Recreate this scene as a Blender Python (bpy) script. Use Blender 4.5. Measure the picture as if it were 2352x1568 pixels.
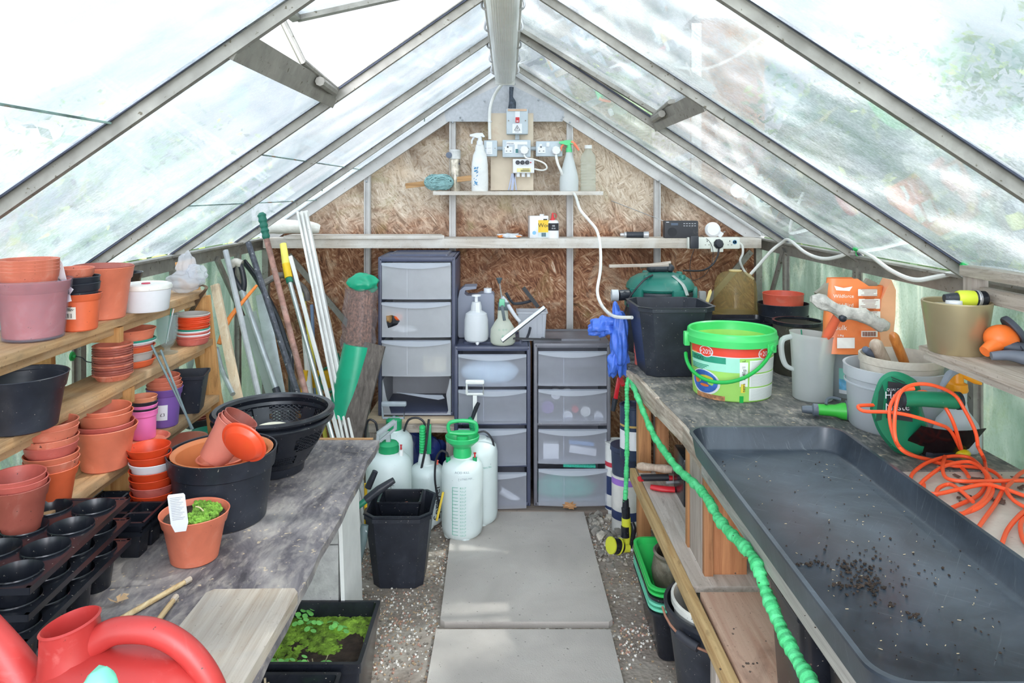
import bpy, bmesh, math, random
from mathutils import Vector, Matrix, Euler, noise
PI=math.pi
for _o in list(bpy.data.objects): bpy.data.objects.remove(_o)
COL=bpy.context.scene.collection
SC=bpy.context.scene
# ---------------- camera, world, sun, exposure
F=1700.0; VX=1168.0; VY=440.0; H=1.5      # focal length in pixels of a 2352 px wide frame, horizon, eye height
cd=bpy.data.cameras.new('camera'); cam=bpy.data.objects.new('camera',cd); COL.objects.link(cam)
cam.location=(0,0,H); cam.rotation_euler=(PI/2,0,0)
cd.sensor_width=36; cd.lens=36*F/2352; cd.clip_start=.05; cd.clip_end=200
cd.shift_x=(1176-VX)/2352; cd.shift_y=-(784-VY)/2352
SC.camera=cam
SC.view_settings.view_transform='Standard'; SC.view_settings.look='None'
SC.view_settings.gamma=1; SC.view_settings.use_curve_mapping=False
SC.view_settings.exposure=0.74
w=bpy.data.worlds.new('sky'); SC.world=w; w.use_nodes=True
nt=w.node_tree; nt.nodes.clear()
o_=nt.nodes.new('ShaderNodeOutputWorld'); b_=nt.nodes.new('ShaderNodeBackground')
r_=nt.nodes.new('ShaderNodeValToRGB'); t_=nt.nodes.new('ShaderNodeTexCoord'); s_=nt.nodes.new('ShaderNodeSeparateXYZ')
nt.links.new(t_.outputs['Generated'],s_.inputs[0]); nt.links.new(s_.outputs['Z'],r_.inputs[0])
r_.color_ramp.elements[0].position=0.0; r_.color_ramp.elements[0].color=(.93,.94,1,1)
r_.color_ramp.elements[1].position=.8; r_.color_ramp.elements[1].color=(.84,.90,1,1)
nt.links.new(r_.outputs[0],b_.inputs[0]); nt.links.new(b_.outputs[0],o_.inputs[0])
# sky brightened behind the camera as added fill light for the interior
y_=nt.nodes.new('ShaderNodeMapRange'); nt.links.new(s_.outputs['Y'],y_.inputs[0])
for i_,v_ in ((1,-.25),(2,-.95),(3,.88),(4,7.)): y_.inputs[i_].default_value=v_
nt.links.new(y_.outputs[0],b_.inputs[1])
sd=bpy.data.lights.new('sun','SUN'); sd.energy=5.5; sd.angle=.02; sd.color=(1,.96,.92)
sun=bpy.data.objects.new('sun',sd); COL.objects.link(sun)
sun.rotation_euler=Vector((-.9,-.25,-1.35)).to_track_quat('-Z','Y').to_euler(); sun.location=(4,2,6)

# ---------------- helpers
def W(px,py,D): return Vector(((px-VX)*D/F, D, H-(py-VY)*D/F))
def PZ(px,py,z):
    D=F*(H-z)/(py-VY); return W(px,py,D)
def PX(px,py,X):
    D=X*F/(px-VX); return W(px,py,D)
def c(h):
    h=h.lstrip('#'); r=[int(h[i:i+2],16)/255 for i in (0,2,4)]
    return tuple((x/12.92 if x<=.04045 else ((x+.055)/1.055)**2.4) for x in r)
_M={}
def N(nt,t,**k):
    n=nt.nodes.new(t)
    for a,v in k.items(): setattr(n,a,v)
    return n
def noise_node(nt,vec,scale,detail=3,dist=0,rough=.55):
    n=N(nt,'ShaderNodeTexNoise'); n.inputs['Scale'].default_value=scale; n.inputs['Detail'].default_value=detail
    n.inputs['Distortion'].default_value=dist; n.inputs['Roughness'].default_value=rough
    nt.links.new(vec,n.inputs['Vector']); return n.outputs['Fac']
def ramp(nt,fac,stops,interp='LINEAR'):
    r=N(nt,'ShaderNodeValToRGB'); r.color_ramp.interpolation=interp
    el=r.color_ramp.elements
    while len(el)>len(stops): el.remove(el[-1])
    while len(el)<len(stops): el.new(.5)
    for e,(p,cc) in zip(el,stops):
        e.position=p; e.color=(cc,cc,cc,1) if isinstance(cc,(int,float)) else (*cc[:3],1)
    nt.links.new(fac,r.inputs[0]); return r.outputs[0]
def mix(nt,fac,a,b,mode='MIX'):
    m=N(nt,'ShaderNodeMix',data_type='RGBA',blend_type=mode)
    for i,v in ((0,fac),(6,a),(7,b)):
        if isinstance(v,(int,float)): m.inputs[i].default_value=v
        elif isinstance(v,tuple): m.inputs[i].default_value=(*v[:3],1)
        else: nt.links.new(v,m.inputs[i])
    return m.outputs[2]
def base(name):
    m=bpy.data.materials.new(name); m.use_nodes=True; nt=m.node_tree; nt.nodes.clear()
    out=N(nt,'ShaderNodeOutputMaterial'); tc=N(nt,'ShaderNodeTexCoord')
    return m,nt,out,tc.outputs['Object']
def mapping(nt,vec,scale=(1,1,1),rot=(0,0,0)):
    m=N(nt,'ShaderNodeMapping'); m.inputs['Scale'].default_value=scale; m.inputs['Rotation'].default_value=rot
    nt.links.new(vec,m.inputs[0]); return m.outputs[0]
def bumpn(nt,bs,h,st,dist=.01):
    b=N(nt,'ShaderNodeBump'); b.inputs['Strength'].default_value=st; b.inputs['Distance'].default_value=dist
    nt.links.new(h,b.inputs['Height']); nt.links.new(b.outputs[0],bs.inputs['Normal'])
def mat(name,col,rough=.5,var=.12,vs=9,speck=0,speckc='#2a2320',ss=120,dust=0,dustc='#cfc6b8',ds=14,bump=0,bs=60,metal=0,sheen=0,emit=0):
    if name in _M: return _M[name]
    if isinstance(col,str): col=c(col)
    m,nt,out,v=base(name)
    p=N(nt,'ShaderNodeBsdfPrincipled'); nt.links.new(p.outputs[0],out.inputs[0])
    p.inputs['Roughness'].default_value=rough; p.inputs['Metallic'].default_value=metal
    n1=noise_node(nt,v,vs,4,.4)
    lo=tuple(x*(1-var*1.6) for x in col); hi=tuple(min(1,x*(1+var)+var*.02) for x in col)
    cc=ramp(nt,n1,[(.3,lo),(.7,hi)])
    if dust:
        n3=noise_node(nt,v,ds,5,.6,.7); cc=mix(nt,ramp(nt,n3,[(.62-dust*.3,0.),(.8-dust*.2,min(.8,dust*1.4))]),cc,c(dustc))
    if speck:
        n2=noise_node(nt,v,ss,2); cc=mix(nt,ramp(nt,n2,[(.74-speck*.2,0.),(.78-speck*.2,.85)]),cc,c(speckc))
    nt.links.new(cc,p.inputs['Base Color'])
    if bump: bumpn(nt,p,noise_node(nt,v,bs,4),bump,.004)
    _M[name]=m; return m
def wood(name,a,b,axis=0,scale=1,rough=.8,grey=0,greyc='#9a948c',knots=True,bump=.5,speck=0):
    if name in _M: return _M[name]
    m,nt,out,v=base(name)
    p=N(nt,'ShaderNodeBsdfPrincipled'); nt.links.new(p.outputs[0],out.inputs[0]); p.inputs['Roughness'].default_value=rough
    s=[26*scale]*3; s[axis]=1.3*scale
    mv=mapping(nt,v,tuple(s)); n=noise_node(nt,mv,2.2,6,.9,.65)
    cc=ramp(nt,n,[(.28,c(a)),(.5,tuple((x+y)/2 for x,y in zip(c(a),c(b)))),(.7,c(b))])
    s2=[9*scale]*3; s2[axis]=2.2*scale
    n2=noise_node(nt,mapping(nt,v,tuple(s2)),2,5,1.2,.6)
    if knots: cc=mix(nt,ramp(nt,n2,[(.3,.55),(.42,0.)]),cc,tuple(x*.45 for x in c(a)))
    if grey:
        n3=noise_node(nt,mapping(nt,v,(5,5,5)),1.2,5,.5); cc=mix(nt,ramp(nt,n3,[(.5-grey*.4,0.),(.75-grey*.2,.9)]),cc,c(greyc))
    if speck: cc=mix(nt,ramp(nt,noise_node(nt,v,170,3,.3),[(.66-speck*.12,0.),(.78-speck*.12,.6)]),cc,c('#3a2f27'))
    nt.links.new(cc,p.inputs['Base Color']); bumpn(nt,p,n,bump,.003)
    _M[name]=m; return m
def frost(name,col,fac=.6,rough=.35,dirt=.1):
    """milky see-through plastic"""
    if name in _M: return _M[name]
    m,nt,out,v=base(name)
    p=N(nt,'ShaderNodeBsdfPrincipled'); p.inputs['Roughness'].default_value=rough
    n=noise_node(nt,v,12,4,.5); cc=ramp(nt,n,[(.3,tuple(x*(1-dirt) for x in c(col))),(.7,c(col))])
    nt.links.new(cc,p.inputs['Base Color'])
    tl=N(nt,'ShaderNodeBsdfTranslucent'); nt.links.new(cc,tl.inputs[0])
    m1=N(nt,'ShaderNodeMixShader'); m1.inputs[0].default_value=.35
    nt.links.new(p.outputs[0],m1.inputs[1]); nt.links.new(tl.outputs[0],m1.inputs[2])
    tr=N(nt,'ShaderNodeBsdfTransparent'); tr.inputs[0].default_value=(*[min(1,x*.5+.5) for x in c(col)],1)
    m2=N(nt,'ShaderNodeMixShader'); m2.inputs[0].default_value=fac
    nt.links.new(tr.outputs[0],m2.inputs[1]); nt.links.new(m1.outputs[0],m2.inputs[2]); nt.links.new(m2.outputs[0],out.inputs[0])
    _M[name]=m; return m
def paneglass(name,tint,dirtcol,lo,hi,gl=1.0,scale=(3,3,3),green=0):
    """dirty glazing: clear, with a film of algae and lime that scatters light"""
    if name in _M: return _M[name]
    m,nt,out,v=base(name)
    n1=noise_node(nt,mapping(nt,v,scale),1.6,6,1.2,.6)
    n2=noise_node(nt,mapping(nt,v,(16,60,40),(0,.2,.5)),2.0,3,.4,.7)
    n4=noise_node(nt,v,150,2,0,.6)
    s1=ramp(nt,n1,[(.3,lo),(.68,hi)]); s2=ramp(nt,n2,[(.38,-.0),(.66,.26)]); s3=ramp(nt,n4,[(.45,0.),(.65,.22)])
    f=mix(nt,1.0,mix(nt,1.0,s1,s2,'ADD'),s3,'ADD')
    cc=ramp(nt,noise_node(nt,mapping(nt,v,(2,2,2)),1.5,4,.8),[(.3,c(dirtcol)),(.65,c('#d5dbe0'))]) if not green else ramp(nt,noise_node(nt,mapping(nt,v,(4,4,1.5)),1.7,5,.8),[(.3,c(dirtcol)),(.55,c('#8fa096')),(.75,c('#cfd0c0'))])
    tl=N(nt,'ShaderNodeBsdfTranslucent'); nt.links.new(cc,tl.inputs[0])
    df=N(nt,'ShaderNodeBsdfDiffuse'); nt.links.new(cc,df.inputs[0])
    m1=N(nt,'ShaderNodeMixShader'); m1.inputs[0].default_value=.3
    nt.links.new(tl.outputs[0],m1.inputs[1]); nt.links.new(df.outputs[0],m1.inputs[2])
    tr=N(nt,'ShaderNodeBsdfTransparent'); tr.inputs[0].default_value=(*c(tint),1)
    m2=N(nt,'ShaderNodeMixShader'); nt.links.new(f,m2.inputs[0]); nt.links.new(tr.outputs[0],m2.inputs[1]); nt.links.new(m1.outputs[0],m2.inputs[2])
    g=N(nt,'ShaderNodeBsdfGlossy'); g.inputs['Roughness'].default_value=.03
    fr=N(nt,'ShaderNodeLayerWeight'); fr.inputs[0].default_value=.5
    pw=N(nt,'ShaderNodeMath',operation='POWER'); nt.links.new(fr.outputs['Facing'],pw.inputs[0]); pw.inputs[1].default_value=4.5
    mu=N(nt,'ShaderNodeMath',operation='MULTIPLY_ADD'); nt.links.new(pw.outputs[0],mu.inputs[0]); mu.inputs[1].default_value=.75*gl; mu.inputs[2].default_value=.05*gl
    m3=N(nt,'ShaderNodeMixShader'); nt.links.new(mu.outputs[0],m3.inputs[0]); nt.links.new(m2.outputs[0],m3.inputs[1]); nt.links.new(g.outputs[0],m3.inputs[2])
    nt.links.new(m3.outputs[0],out.inputs[0]); _M[name]=m; return m

def rot2(v,M): return M@v if M is not None else v
class MB:
    def __init__(s): s.b=bmesh.new()
    def _add(s,vs,fs,mi=0):
        bv=[s.b.verts.new(v) for v in vs]
        for f in fs:
            try: fc=s.b.faces.new([bv[i] for i in f]); fc.material_index=mi
            except ValueError: pass
        return bv
    def box(s,cen,size,R=None,bev=0,mi=0,seg=2):
        t=bmesh.new(); bmesh.ops.create_cube(t,size=1)
        for v in t.verts: v.co=Vector((v.co.x*size[0],v.co.y*size[1],v.co.z*size[2]))
        if bev: bmesh.ops.bevel(t,geom=t.edges[:],offset=min(bev,min(size)*.45),segments=seg,affect='EDGES',profile=.6)
        M=R.to_matrix() if isinstance(R,Euler) else R
        cen=Vector(cen); idx={v:i for i,v in enumerate(t.verts)}
        s._add([(M@v.co if M else v.co)+cen for v in t.verts],[[idx[v] for v in f.verts] for f in t.faces],mi); t.free(); return s
    def bar(s,a,b,w,h,up=(0,0,1),bev=0,mi=0):
        a=Vector(a); b=Vector(b); d=b-a; L=d.length; d.normalize()
        u=Vector(up); x=d.cross(u)
        if x.length<1e-4: x=d.cross(Vector((0,1,0)))
        x.normalize(); u=x.cross(d)
        M=Matrix((x,d,u)).transposed()
        return s.box((a+b)/2,(w,L,h),M,bev,mi)
    def loft(s,rings,cap0=True,cap1=True,mi=0,closed=False):
        n=len(rings[0]); vs=[]; 
        for r in rings: vs+= [Vector(p) for p in r]
        fs=[]; m=len(rings)
        for k in range(m if closed else m-1):
            k2=(k+1)%m
            for i in range(n):
                j=(i+1)%n; fs.append([k*n+i,k*n+j,k2*n+j,k2*n+i])
        if not closed:
            if cap0: fs.append(list(range(n))[::-1])
            if cap1: fs.append([(m-1)*n+i for i in range(n)])
        s._add(vs,fs,mi); return s
    def lathe(s,prof,n=36,cen=(0,0,0),R=None,mi=0,caps=True,sx=1,sy=1):
        M=R.to_matrix() if isinstance(R,Euler) else R; cen=Vector(cen); rings=[]
        for r,z in prof:
            r=max(r,1e-4)
            ring=[Vector((r*sx*math.cos(2*PI*i/n),r*sy*math.sin(2*PI*i/n),z)) for i in range(n)]
            rings.append([(M@p if M else p)+cen for p in ring])
        return s.loft(rings,caps,caps,mi)
    def sq(s,prof,cen=(0,0,0),ch=.25,seg=1,R=None,mi=0,ay=1,caps=True):
        """rounded/chamfered square loft: prof=[(half width,z)]"""
        M=R.to_matrix() if isinstance(R,Euler) else R; cen=Vector(cen); rings=[]
        for r,z in prof:
            q=r*ch; ring=[]
            for (sx,sy,a0) in ((1,1,0),(-1,1,PI/2),(-1,-1,PI),(1,-1,1.5*PI)):
                for k in range(seg+1):
                    a=a0+PI/2*k/seg; 
                    ring.append(Vector((sx*(r-q)+q*math.cos(a),(sy*(r-q)+q*math.sin(a))*ay,z)))
            rings.append([(M@p if M else p)+cen for p in ring])
        return s.loft(rings,caps,caps,mi)
    def tube(s,pts,r,n=10,mi=0,caps=True,flat=1,smooth=0):
        pts=[Vector(p) for p in pts]
        if smooth: pts,r=spl(pts,smooth,r)
        m=len(pts); rr=r if isinstance(r,(list,tuple)) else [r]*m
        rings=[]; up=None
        for i,p in enumerate(pts):
            d=(pts[min(i+1,m-1)]-pts[max(i-1,0)]); d.normalize()
            if up is None:
                up=Vector((0,0,1)) if abs(d.z)<.9 else Vector((1,0,0))
            x=d.cross(up); x.normalize(); up=x.cross(d); up.normalize()
            rings.append([p+x*(rr[i]*math.cos(2*PI*k/n))+up*(rr[i]*flat*math.sin(2*PI*k/n)) for k in range(n)])
        return s.loft(rings,caps,caps,mi)
    def quad(s,pts,mi=0): s._add([Vector(p) for p in pts],[list(range(len(pts)))],mi); return s
    def prism(s,poly,z0,z1,M=None,mi=0):
        """poly in xy extruded in z, optional 4x4"""
        vs=[Vector((x,y,z0)) for x,y in poly]+[Vector((x,y,z1)) for x,y in poly]
        if M is not None: vs=[M@v for v in vs]
        n=len(poly)
        s._add(vs,[list(range(n))[::-1],[n+i for i in range(n)]]+[[i,(i+1)%n,n+(i+1)%n,n+i] for i in range(n)],mi); return s
    def blob(s,cen,rad,amp=.1,sc=3,seed=0,sub=3,mi=0,R=None):
        t=bmesh.new(); bmesh.ops.create_icosphere(t,subdivisions=sub,radius=1); idx={v:i for i,v in enumerate(t.verts)}
        off=Vector((seed*7.3,seed*3.1,seed*1.7)); M=R.to_matrix() if isinstance(R,Euler) else R
        vs=[]
        for v in t.verts:
            q=v.co*(1+amp*noise.noise(v.co*sc+off)*2); q=Vector((q.x*rad[0],q.y*rad[1],q.z*rad[2]))
            vs.append((M@q if M else q)+Vector(cen))
        s._add(vs,[[idx[v] for v in f.verts] for f in t.faces],mi); t.free(); return s
    def cylpatch(s,R,a0,a1,z0,z1,cen=(0,0,0),mi=0,n=12,r2=None):
        r2=r2 or R; vs=[]
        for i in range(n+1):
            a=a0+(a1-a0)*i/n
            vs+=[Vector((R*math.sin(a),-R*math.cos(a),z0))+Vector(cen),Vector((r2*math.sin(a),-r2*math.cos(a),z1))+Vector(cen)]
        s._add(vs,[[2*i,2*i+2,2*i+3,2*i+1] for i in range(n)],mi); return s
    def text(s,txt,size,cen=(0,0,0),bend=0,R=None,mi=0,slope=0,align='CENTER',a0=0,ext=0):
        cu=bpy.data.curves.new('t','FONT'); cu.body=txt; cu.size=size; cu.align_x=align; cu.align_y='CENTER'; cu.resolution_u=2
        ob=bpy.data.objects.new('t',cu); COL.objects.link(ob)
        dg=bpy.context.evaluated_depsgraph_get(); me=bpy.data.meshes.new_from_object(ob.evaluated_get(dg))
        M=R.to_matrix() if isinstance(R,Euler) else R
        vs=[]
        for v in me.vertices:
            x,y=v.co.x,v.co.y
            if bend:
                rr=bend+slope*y; a=a0+x/bend; q=Vector((rr*math.sin(a),-rr*math.cos(a),y))
            else: q=Vector((x,0,y))
            vs.append((M@q if M else q)+Vector(cen))
        s._add(vs,[list(p.vertices) for p in me.polygons],mi)
        bpy.data.objects.remove(ob); bpy.data.curves.remove(cu); bpy.data.meshes.remove(me); return s
    def vtext(s,txt,size,R,a0,z0,mi=0,up=1):
        k=len(s.b.verts); s.text(txt,size,(0,0,0),mi=mi,align='LEFT')
        for v in list(s.b.verts)[k:]:
            x,y=v.co.x,v.co.z; a=a0-up*y/R; v.co=Vector((R*math.sin(a),-R*math.cos(a),z0+up*x))
        return s
    def make(s,name,mats,sharp=35,recalc=True,off=None):
        if recalc: bmesh.ops.recalc_face_normals(s.b,faces=s.b.faces[:])
        me=bpy.data.meshes.new(name)
        if off is not None:
            for v in s.b.verts: v.co-=off
        s.b.to_mesh(me); s.b.free()
        if not isinstance(mats,(list,tuple)): mats=[mats]
        for m in mats: me.materials.append(m)
        me.shade_smooth(); me.set_sharp_from_angle(angle=math.radians(sharp))
        return me
def spl(pts,k,r=None):
    """Catmull-Rom through the points, k steps a span"""
    out=[]; ro=[]; n=len(pts)
    for i in range(n-1):
        p0=pts[max(i-1,0)];p1=pts[i];p2=pts[i+1];p3=pts[min(i+2,n-1)]
        for j in range(k):
            t=j/k; out.append(.5*((2*p1)+(p2-p0)*t+(2*p0-5*p1+4*p2-p3)*t*t+(3*p1-p0-3*p2+p3)*t**3))
            if isinstance(r,(list,tuple)): ro.append(r[i]*(1-t)+r[i+1]*t)
    out.append(pts[-1]); 
    if isinstance(r,(list,tuple)): ro.append(r[-1]); return out,ro
    return out,r
def tag(o,label,cat,group=None,kind=None):
    o['label']=label; o['category']=cat
    if group: o['group']=group
    if kind: o['kind']=kind
    return o
def thing(name,label,cat,loc=(0,0,0),rot=(0,0,0),group=None):
    o=bpy.data.objects.new(name,None); COL.objects.link(o); o.empty_display_size=.05
    o.location=loc; o.rotation_euler=rot; return tag(o,label,cat,group)
def part(name,mb,m,parent,world=False,loc=None,rot=None,label=None,sharp=35,kind=None):
    off=None
    if world:
        p=parent; off=Vector((0,0,0))
        while p: off+=Vector(p.location); p=p.parent
    me=mb.make(name,m,sharp,off=off); o=bpy.data.objects.new(name,me); COL.objects.link(o); o.parent=parent
    if loc is not None: o.location=loc
    if rot is not None: o.rotation_euler=rot
    if label: o['label']=label
    if kind: o['kind']=kind
    return o
def solo(name,mb,m,label,cat,loc=(0,0,0),rot=(0,0,0),group=None,kind=None,sharp=35):
    me=mb.make(name,m,sharp); o=bpy.data.objects.new(name,me); COL.objects.link(o); o.location=loc; o.rotation_euler=rot
    return tag(o,label,cat,group,kind)
def solow(name,mb,m,label,cat,group=None,kind=None,sharp=35):
    """geometry given in world space; origin moved to the base"""
    vs=[v.co for v in mb.b.verts]
    lo=Vector([min(v[i] for v in vs) for i in range(3)]); hi=Vector([max(v[i] for v in vs) for i in range(3)])
    off=Vector(((lo.x+hi.x)/2,(lo.y+hi.y)/2,lo.z))
    me=mb.make(name,m,sharp,off=off); o=bpy.data.objects.new(name,me); COL.objects.link(o); o.location=off
    return tag(o,label,cat,group,kind)
def struct(name,mb,m,parent=None,sharp=35):
    me=mb.make(name,m,sharp); o=bpy.data.objects.new(name,me); COL.objects.link(o)
    if parent: o.parent=parent
    else: o['kind']='structure'
    return o
def fit(cx,yb,z,wt,yt,taper=.75):
    Df=F*(H-z)/(yb-VY); rb=.05
    for _ in range(8):
        Dc=Df+rb; rt=wt/2*Dc/F; rb=rt*taper
    return Vector(((cx-VX)*Dc/F,Dc,z)),rt,rb,(H-(yt-VY)*Dc/F)-z
def potprof(rt,rb,h,rim=.22,t=.0018,lip=.0035):
    hr=h*(1-rim); rr=rb+(rt-lip-rb)*(hr/h)
    return [(0,.0),(rb*.93,0),(rb,.003),(rr,hr),(rr+lip,hr+.004),(rt,h-.003),(rt+.0012,h-.0012),(rt,h),(rt-t,h-.001),(rr+lip-t,hr+.006),(rr-t,hr),(rb-t,t+.002),(0,t+.001)]
ORD=['top','second','third','fourth','fifth','sixth','seventh','eighth','ninth','tenth','eleventh','twelfth','thirteenth','fourteenth','fifteenth','sixteenth']
def potmesh(rt,rb,h,m,rim=.22,n=36,lip=.0035,t=.0018):
    return MB().lathe(potprof(rt,rb,h,rim,t,lip),n)
def stack(where,cx,yb,z,w,yt,items,taper=.76,rim=.22,kind='pot',group=None,n=36,lean=(0,0)):
    """items bottom to top: (material, colour word, rise, scale, (tilt x, tilt y))"""
    p,rt,rb,h=fit(cx,yb,z,w,yt,taper); zz=z; k=len(items); out=[]
    for i,it in enumerate(items):
        m,cw,dz,sc=it[:4]; tl=it[4] if len(it)>4 else (0,0); hh=h*(it[5] if len(it)>5 else 1)
        zz+=dz; q=k-1-i
        pos='topmost' if q==0 else ('bottommost' if i==0 else f'{ORD[q]} from top')
        mb=potmesh(rt*sc,rb*sc,hh,m,rim,n)
        lab=f'{cw} {kind}, {pos} of the stack {where}'
        nm={'pot':'plant_pot','saucer':'plant_saucer'}.get(kind,'plant_pot')
        out.append(solo(nm,mb,m,lab,kind,(p.x+lean[0]*(zz-z),p.y+lean[1]*(zz-z),zz),(tl[0]*.4,tl[1]*.4,random.uniform(0,6)),group))
    return p,rt,rb,h,out
random.seed(7)
# ---------------- the greenhouse shell
XL,XR,DG,ZE,RX,RZ=-1.32,1.358,4.0,1.255,-.017,2.147
SLL=(RZ-ZE)/(RX-XL); SLR=(RZ-ZE)/(XR-RX)
def roofz(x): return ZE+(x-XL)*SLL if x<RX else ZE+(XR-x)*SLR
alu=mat('weathered aluminium','#97948d',.5,.14,20,speck=.35,speckc='#57503f',ss=70,dust=.22,dustc='#c4c2bb',metal=.4)
aluL=mat('pale aluminium','#c3c1bf',.55,.08,12,speck=.2,speckc='#857d70',metal=.25)
seal=mat('dark glazing seal','#3c4254',.6,.2,30)
gl_l=paneglass('left roof glass','#eef4f5','#a4b3b8',.40,.78,.9)
gl_r=paneglass('right roof glass','#dfe7e8','#9aabab',.38,.70,1.6)
gl_s=paneglass('algae green side glass','#bccabf','#627a6d',.55,.95,.6,green=1)
# ground
m,nt_,out,v=base('trodden earth and grit')
p=N(nt_,'ShaderNodeBsdfPrincipled'); nt_.links.new(p.outputs[0],out.inputs[0]); p.inputs['Roughness'].default_value=.95
n=noise_node(nt_,v,4,6,.6); cc=ramp(nt_,n,[(.3,c('#75685d')),(.5,c('#90847a')),(.7,c('#ada499'))])
vo=N(nt_,'ShaderNodeTexVoronoi'); vo.inputs['Scale'].default_value=75; nt_.links.new(v,vo.inputs['Vector'])
sep=N(nt_,'ShaderNodeSeparateColor'); nt_.links.new(vo.outputs['Color'],sep.inputs[0])
gr=ramp(nt_,sep.outputs[0],[(0,c('#8b8072')),(.35,c('#5f574e')),(.6,c('#a89a86')),(.85,c('#d6d0c6'))],'CONSTANT')
k1=ramp(nt_,noise_node(nt_,v,3.2,5,.4),[(.42,0.),(.58,.85)]); k2=ramp(nt_,vo.outputs['Distance'],[(.35,1.),(.5,.2)])
cc=mix(nt_,mix(nt_,1.,k1,k2,'MULTIPLY'),cc,gr); nt_.links.new(cc,p.inputs['Base Color'])
bumpn(nt_,p,mix(nt_,.5,vo.outputs['Distance'],n),.6,.01); earth=m
struct('floor',MB().box((.02,1.9,-.03),(2.78,4.6,.06)),earth)
g=MB(); g.quad([(-30,-10,-.07),(30,-10,-.07),(30,40,-.07),(-30,40,-.07)]); struct('ground_outside',g,mat('lawn','#6c7a50',.9,.3,3))
# OSB
m,nt_,out,v=base('weathered strand board')
p=N(nt_,'ShaderNodeBsdfPrincipled'); nt_.links.new(p.outputs[0],out.inputs[0]); p.inputs['Roughness'].default_value=.85
def strands(ang,sc,seed):
    mv=mapping(nt_,mapping(nt_,v,(1,1,1),(0,ang,0)),(sc,1,sc*4.5)); return noise_node(nt_,mv,seed,4,2.2,.62)
wv=noise_node(nt_,v,7,2,1.5)
s1=strands(.5,7,1.0); s2=strands(-.8,8,1.15); s3=strands(1.9,6.5,1.3)
a_=mix(nt_,ramp(nt_,wv,[(.44,0.),(.5,1.)]),s1,s2); a_=mix(nt_,ramp(nt_,noise_node(nt_,v,6,2,2),[(.48,0.),(.58,1.)]),a_,s3)
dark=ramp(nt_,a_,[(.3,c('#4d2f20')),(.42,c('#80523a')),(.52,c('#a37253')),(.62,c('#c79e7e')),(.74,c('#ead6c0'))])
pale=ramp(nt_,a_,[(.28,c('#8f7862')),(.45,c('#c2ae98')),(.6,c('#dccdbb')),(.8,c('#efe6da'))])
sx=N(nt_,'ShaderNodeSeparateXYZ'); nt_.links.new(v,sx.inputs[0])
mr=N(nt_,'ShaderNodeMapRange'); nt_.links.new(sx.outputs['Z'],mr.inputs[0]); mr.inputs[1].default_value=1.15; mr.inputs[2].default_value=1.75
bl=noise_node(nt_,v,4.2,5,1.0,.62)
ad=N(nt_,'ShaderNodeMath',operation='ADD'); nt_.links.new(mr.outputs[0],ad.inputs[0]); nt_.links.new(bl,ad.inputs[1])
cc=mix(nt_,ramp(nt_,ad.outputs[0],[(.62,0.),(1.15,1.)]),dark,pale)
cc=mix(nt_,ramp(nt_,noise_node(nt_,v,2.6,5,1.2),[(.5,0.),(.68,.6)]),cc,c('#5a3d2a'))
cc=mix(nt_,ramp(nt_,noise_node(nt_,mapping(nt_,v,(1,1,1),(0,0,0)),3.7,5,1.6,.65),[(.56,0.),(.7,.55)]),cc,c('#d9c0a4'))
cc=mix(nt_,ramp(nt_,noise_node(nt_,v,3.1,5,1.4,.6),[(.6,0.),(.74,.5)]),cc,c('#8f8a52'))
cc=mix(nt_,ramp(nt_,noise_node(nt_,v,95,2),[(.62,0.),(.7,.6)]),cc,c('#4d3524'))
nt_.links.new(cc,p.inputs['Base Color']); bumpn(nt_,p,a_,.5,.004); osb=m
yb=DG+.03
b=MB(); poly=[(XL,0),(XR,0),(XR,ZE+.02),(RX,RZ+.02),(XL,ZE+.02)]
M=Matrix(((1,0,0,0),(0,0,1,0),(0,1,0,0),(0,0,0,1)))
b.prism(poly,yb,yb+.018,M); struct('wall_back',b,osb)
# gable frame
def trim(n_,mb,m=alu): struct('trim_%d'%n_,mb,m)
tn=0
for X in (-.762,-.302,.331,.803):
    tn+=1; b=MB(); zt=roofz(X)-.03
    b.box((X,DG+.003,zt/2),(.036,.022,zt)); b.box((X-.012,DG-.012,zt/2),(.006,.014,zt)); b.box((X+.012,DG-.012,zt/2),(.006,.014,zt)); trim(tn,b,aluL)
for X0,X1 in ((XL,RX),(XR,RX)):
    tn+=1; b=MB(); s=1 if X0<0 else -1
    b.bar((X0,DG-.015,ZE-.02),(X1,DG-.015,RZ-.028),.03,.062); b.bar((X0,DG-.035,ZE+.018),(X1,DG-.035,RZ+.008),.05,.008); trim(tn,b,aluL)
for X in (XL+.015,XR-.015):
    tn+=1; trim(tn,MB().box((X,DG-.02,ZE/2),(.035,.035,ZE)))
for a,b2 in (((-1.18,3.975,1.16),(-.83,3.975,.75)),((1.30,3.965,1.18),(1.02,3.965,.86)),((XL+.02,3.9,.62),(XL+.02,3.3,1.2)),((XR-.02,3.93,.75),(XR-.02,3.6,1.22))):
    tn+=1; trim(tn,MB().bar(a,b2,.03,.012,up=(0,-1,0) if a[0]!=b2[0] else (1,0,0)))
apl=mat('spangled apex plate','#b2b5ba',.55,.08,60,speck=.1,speckc='#9aa0a6',metal=.3)
tn+=1; b=MB(); b.prism([(-.335,1.875),(.29,1.875),(.30,1.93),(RX,RZ-.06),(-.345,1.93)],DG-.033,DG-.030,M)
trim(tn,b,apl)
tn+=1; b=MB()
for px,py in ((1113,232),(1057,270),(1062,276),(1040,281),(1237,230),(1294,268),(1290,274),(1309,281),(1166,193),(1182,193),(842,417),(1514,415)):
    q=W(px,py,3.955); b.lathe([(.006,0),(.006,.004),(.003,.005),(.003,.009)],6,q,Euler((PI/2,0,0)))
trim(tn,b,mat('galvanised bolts','#8f9498',.4,.1,metal=.7))
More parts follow.
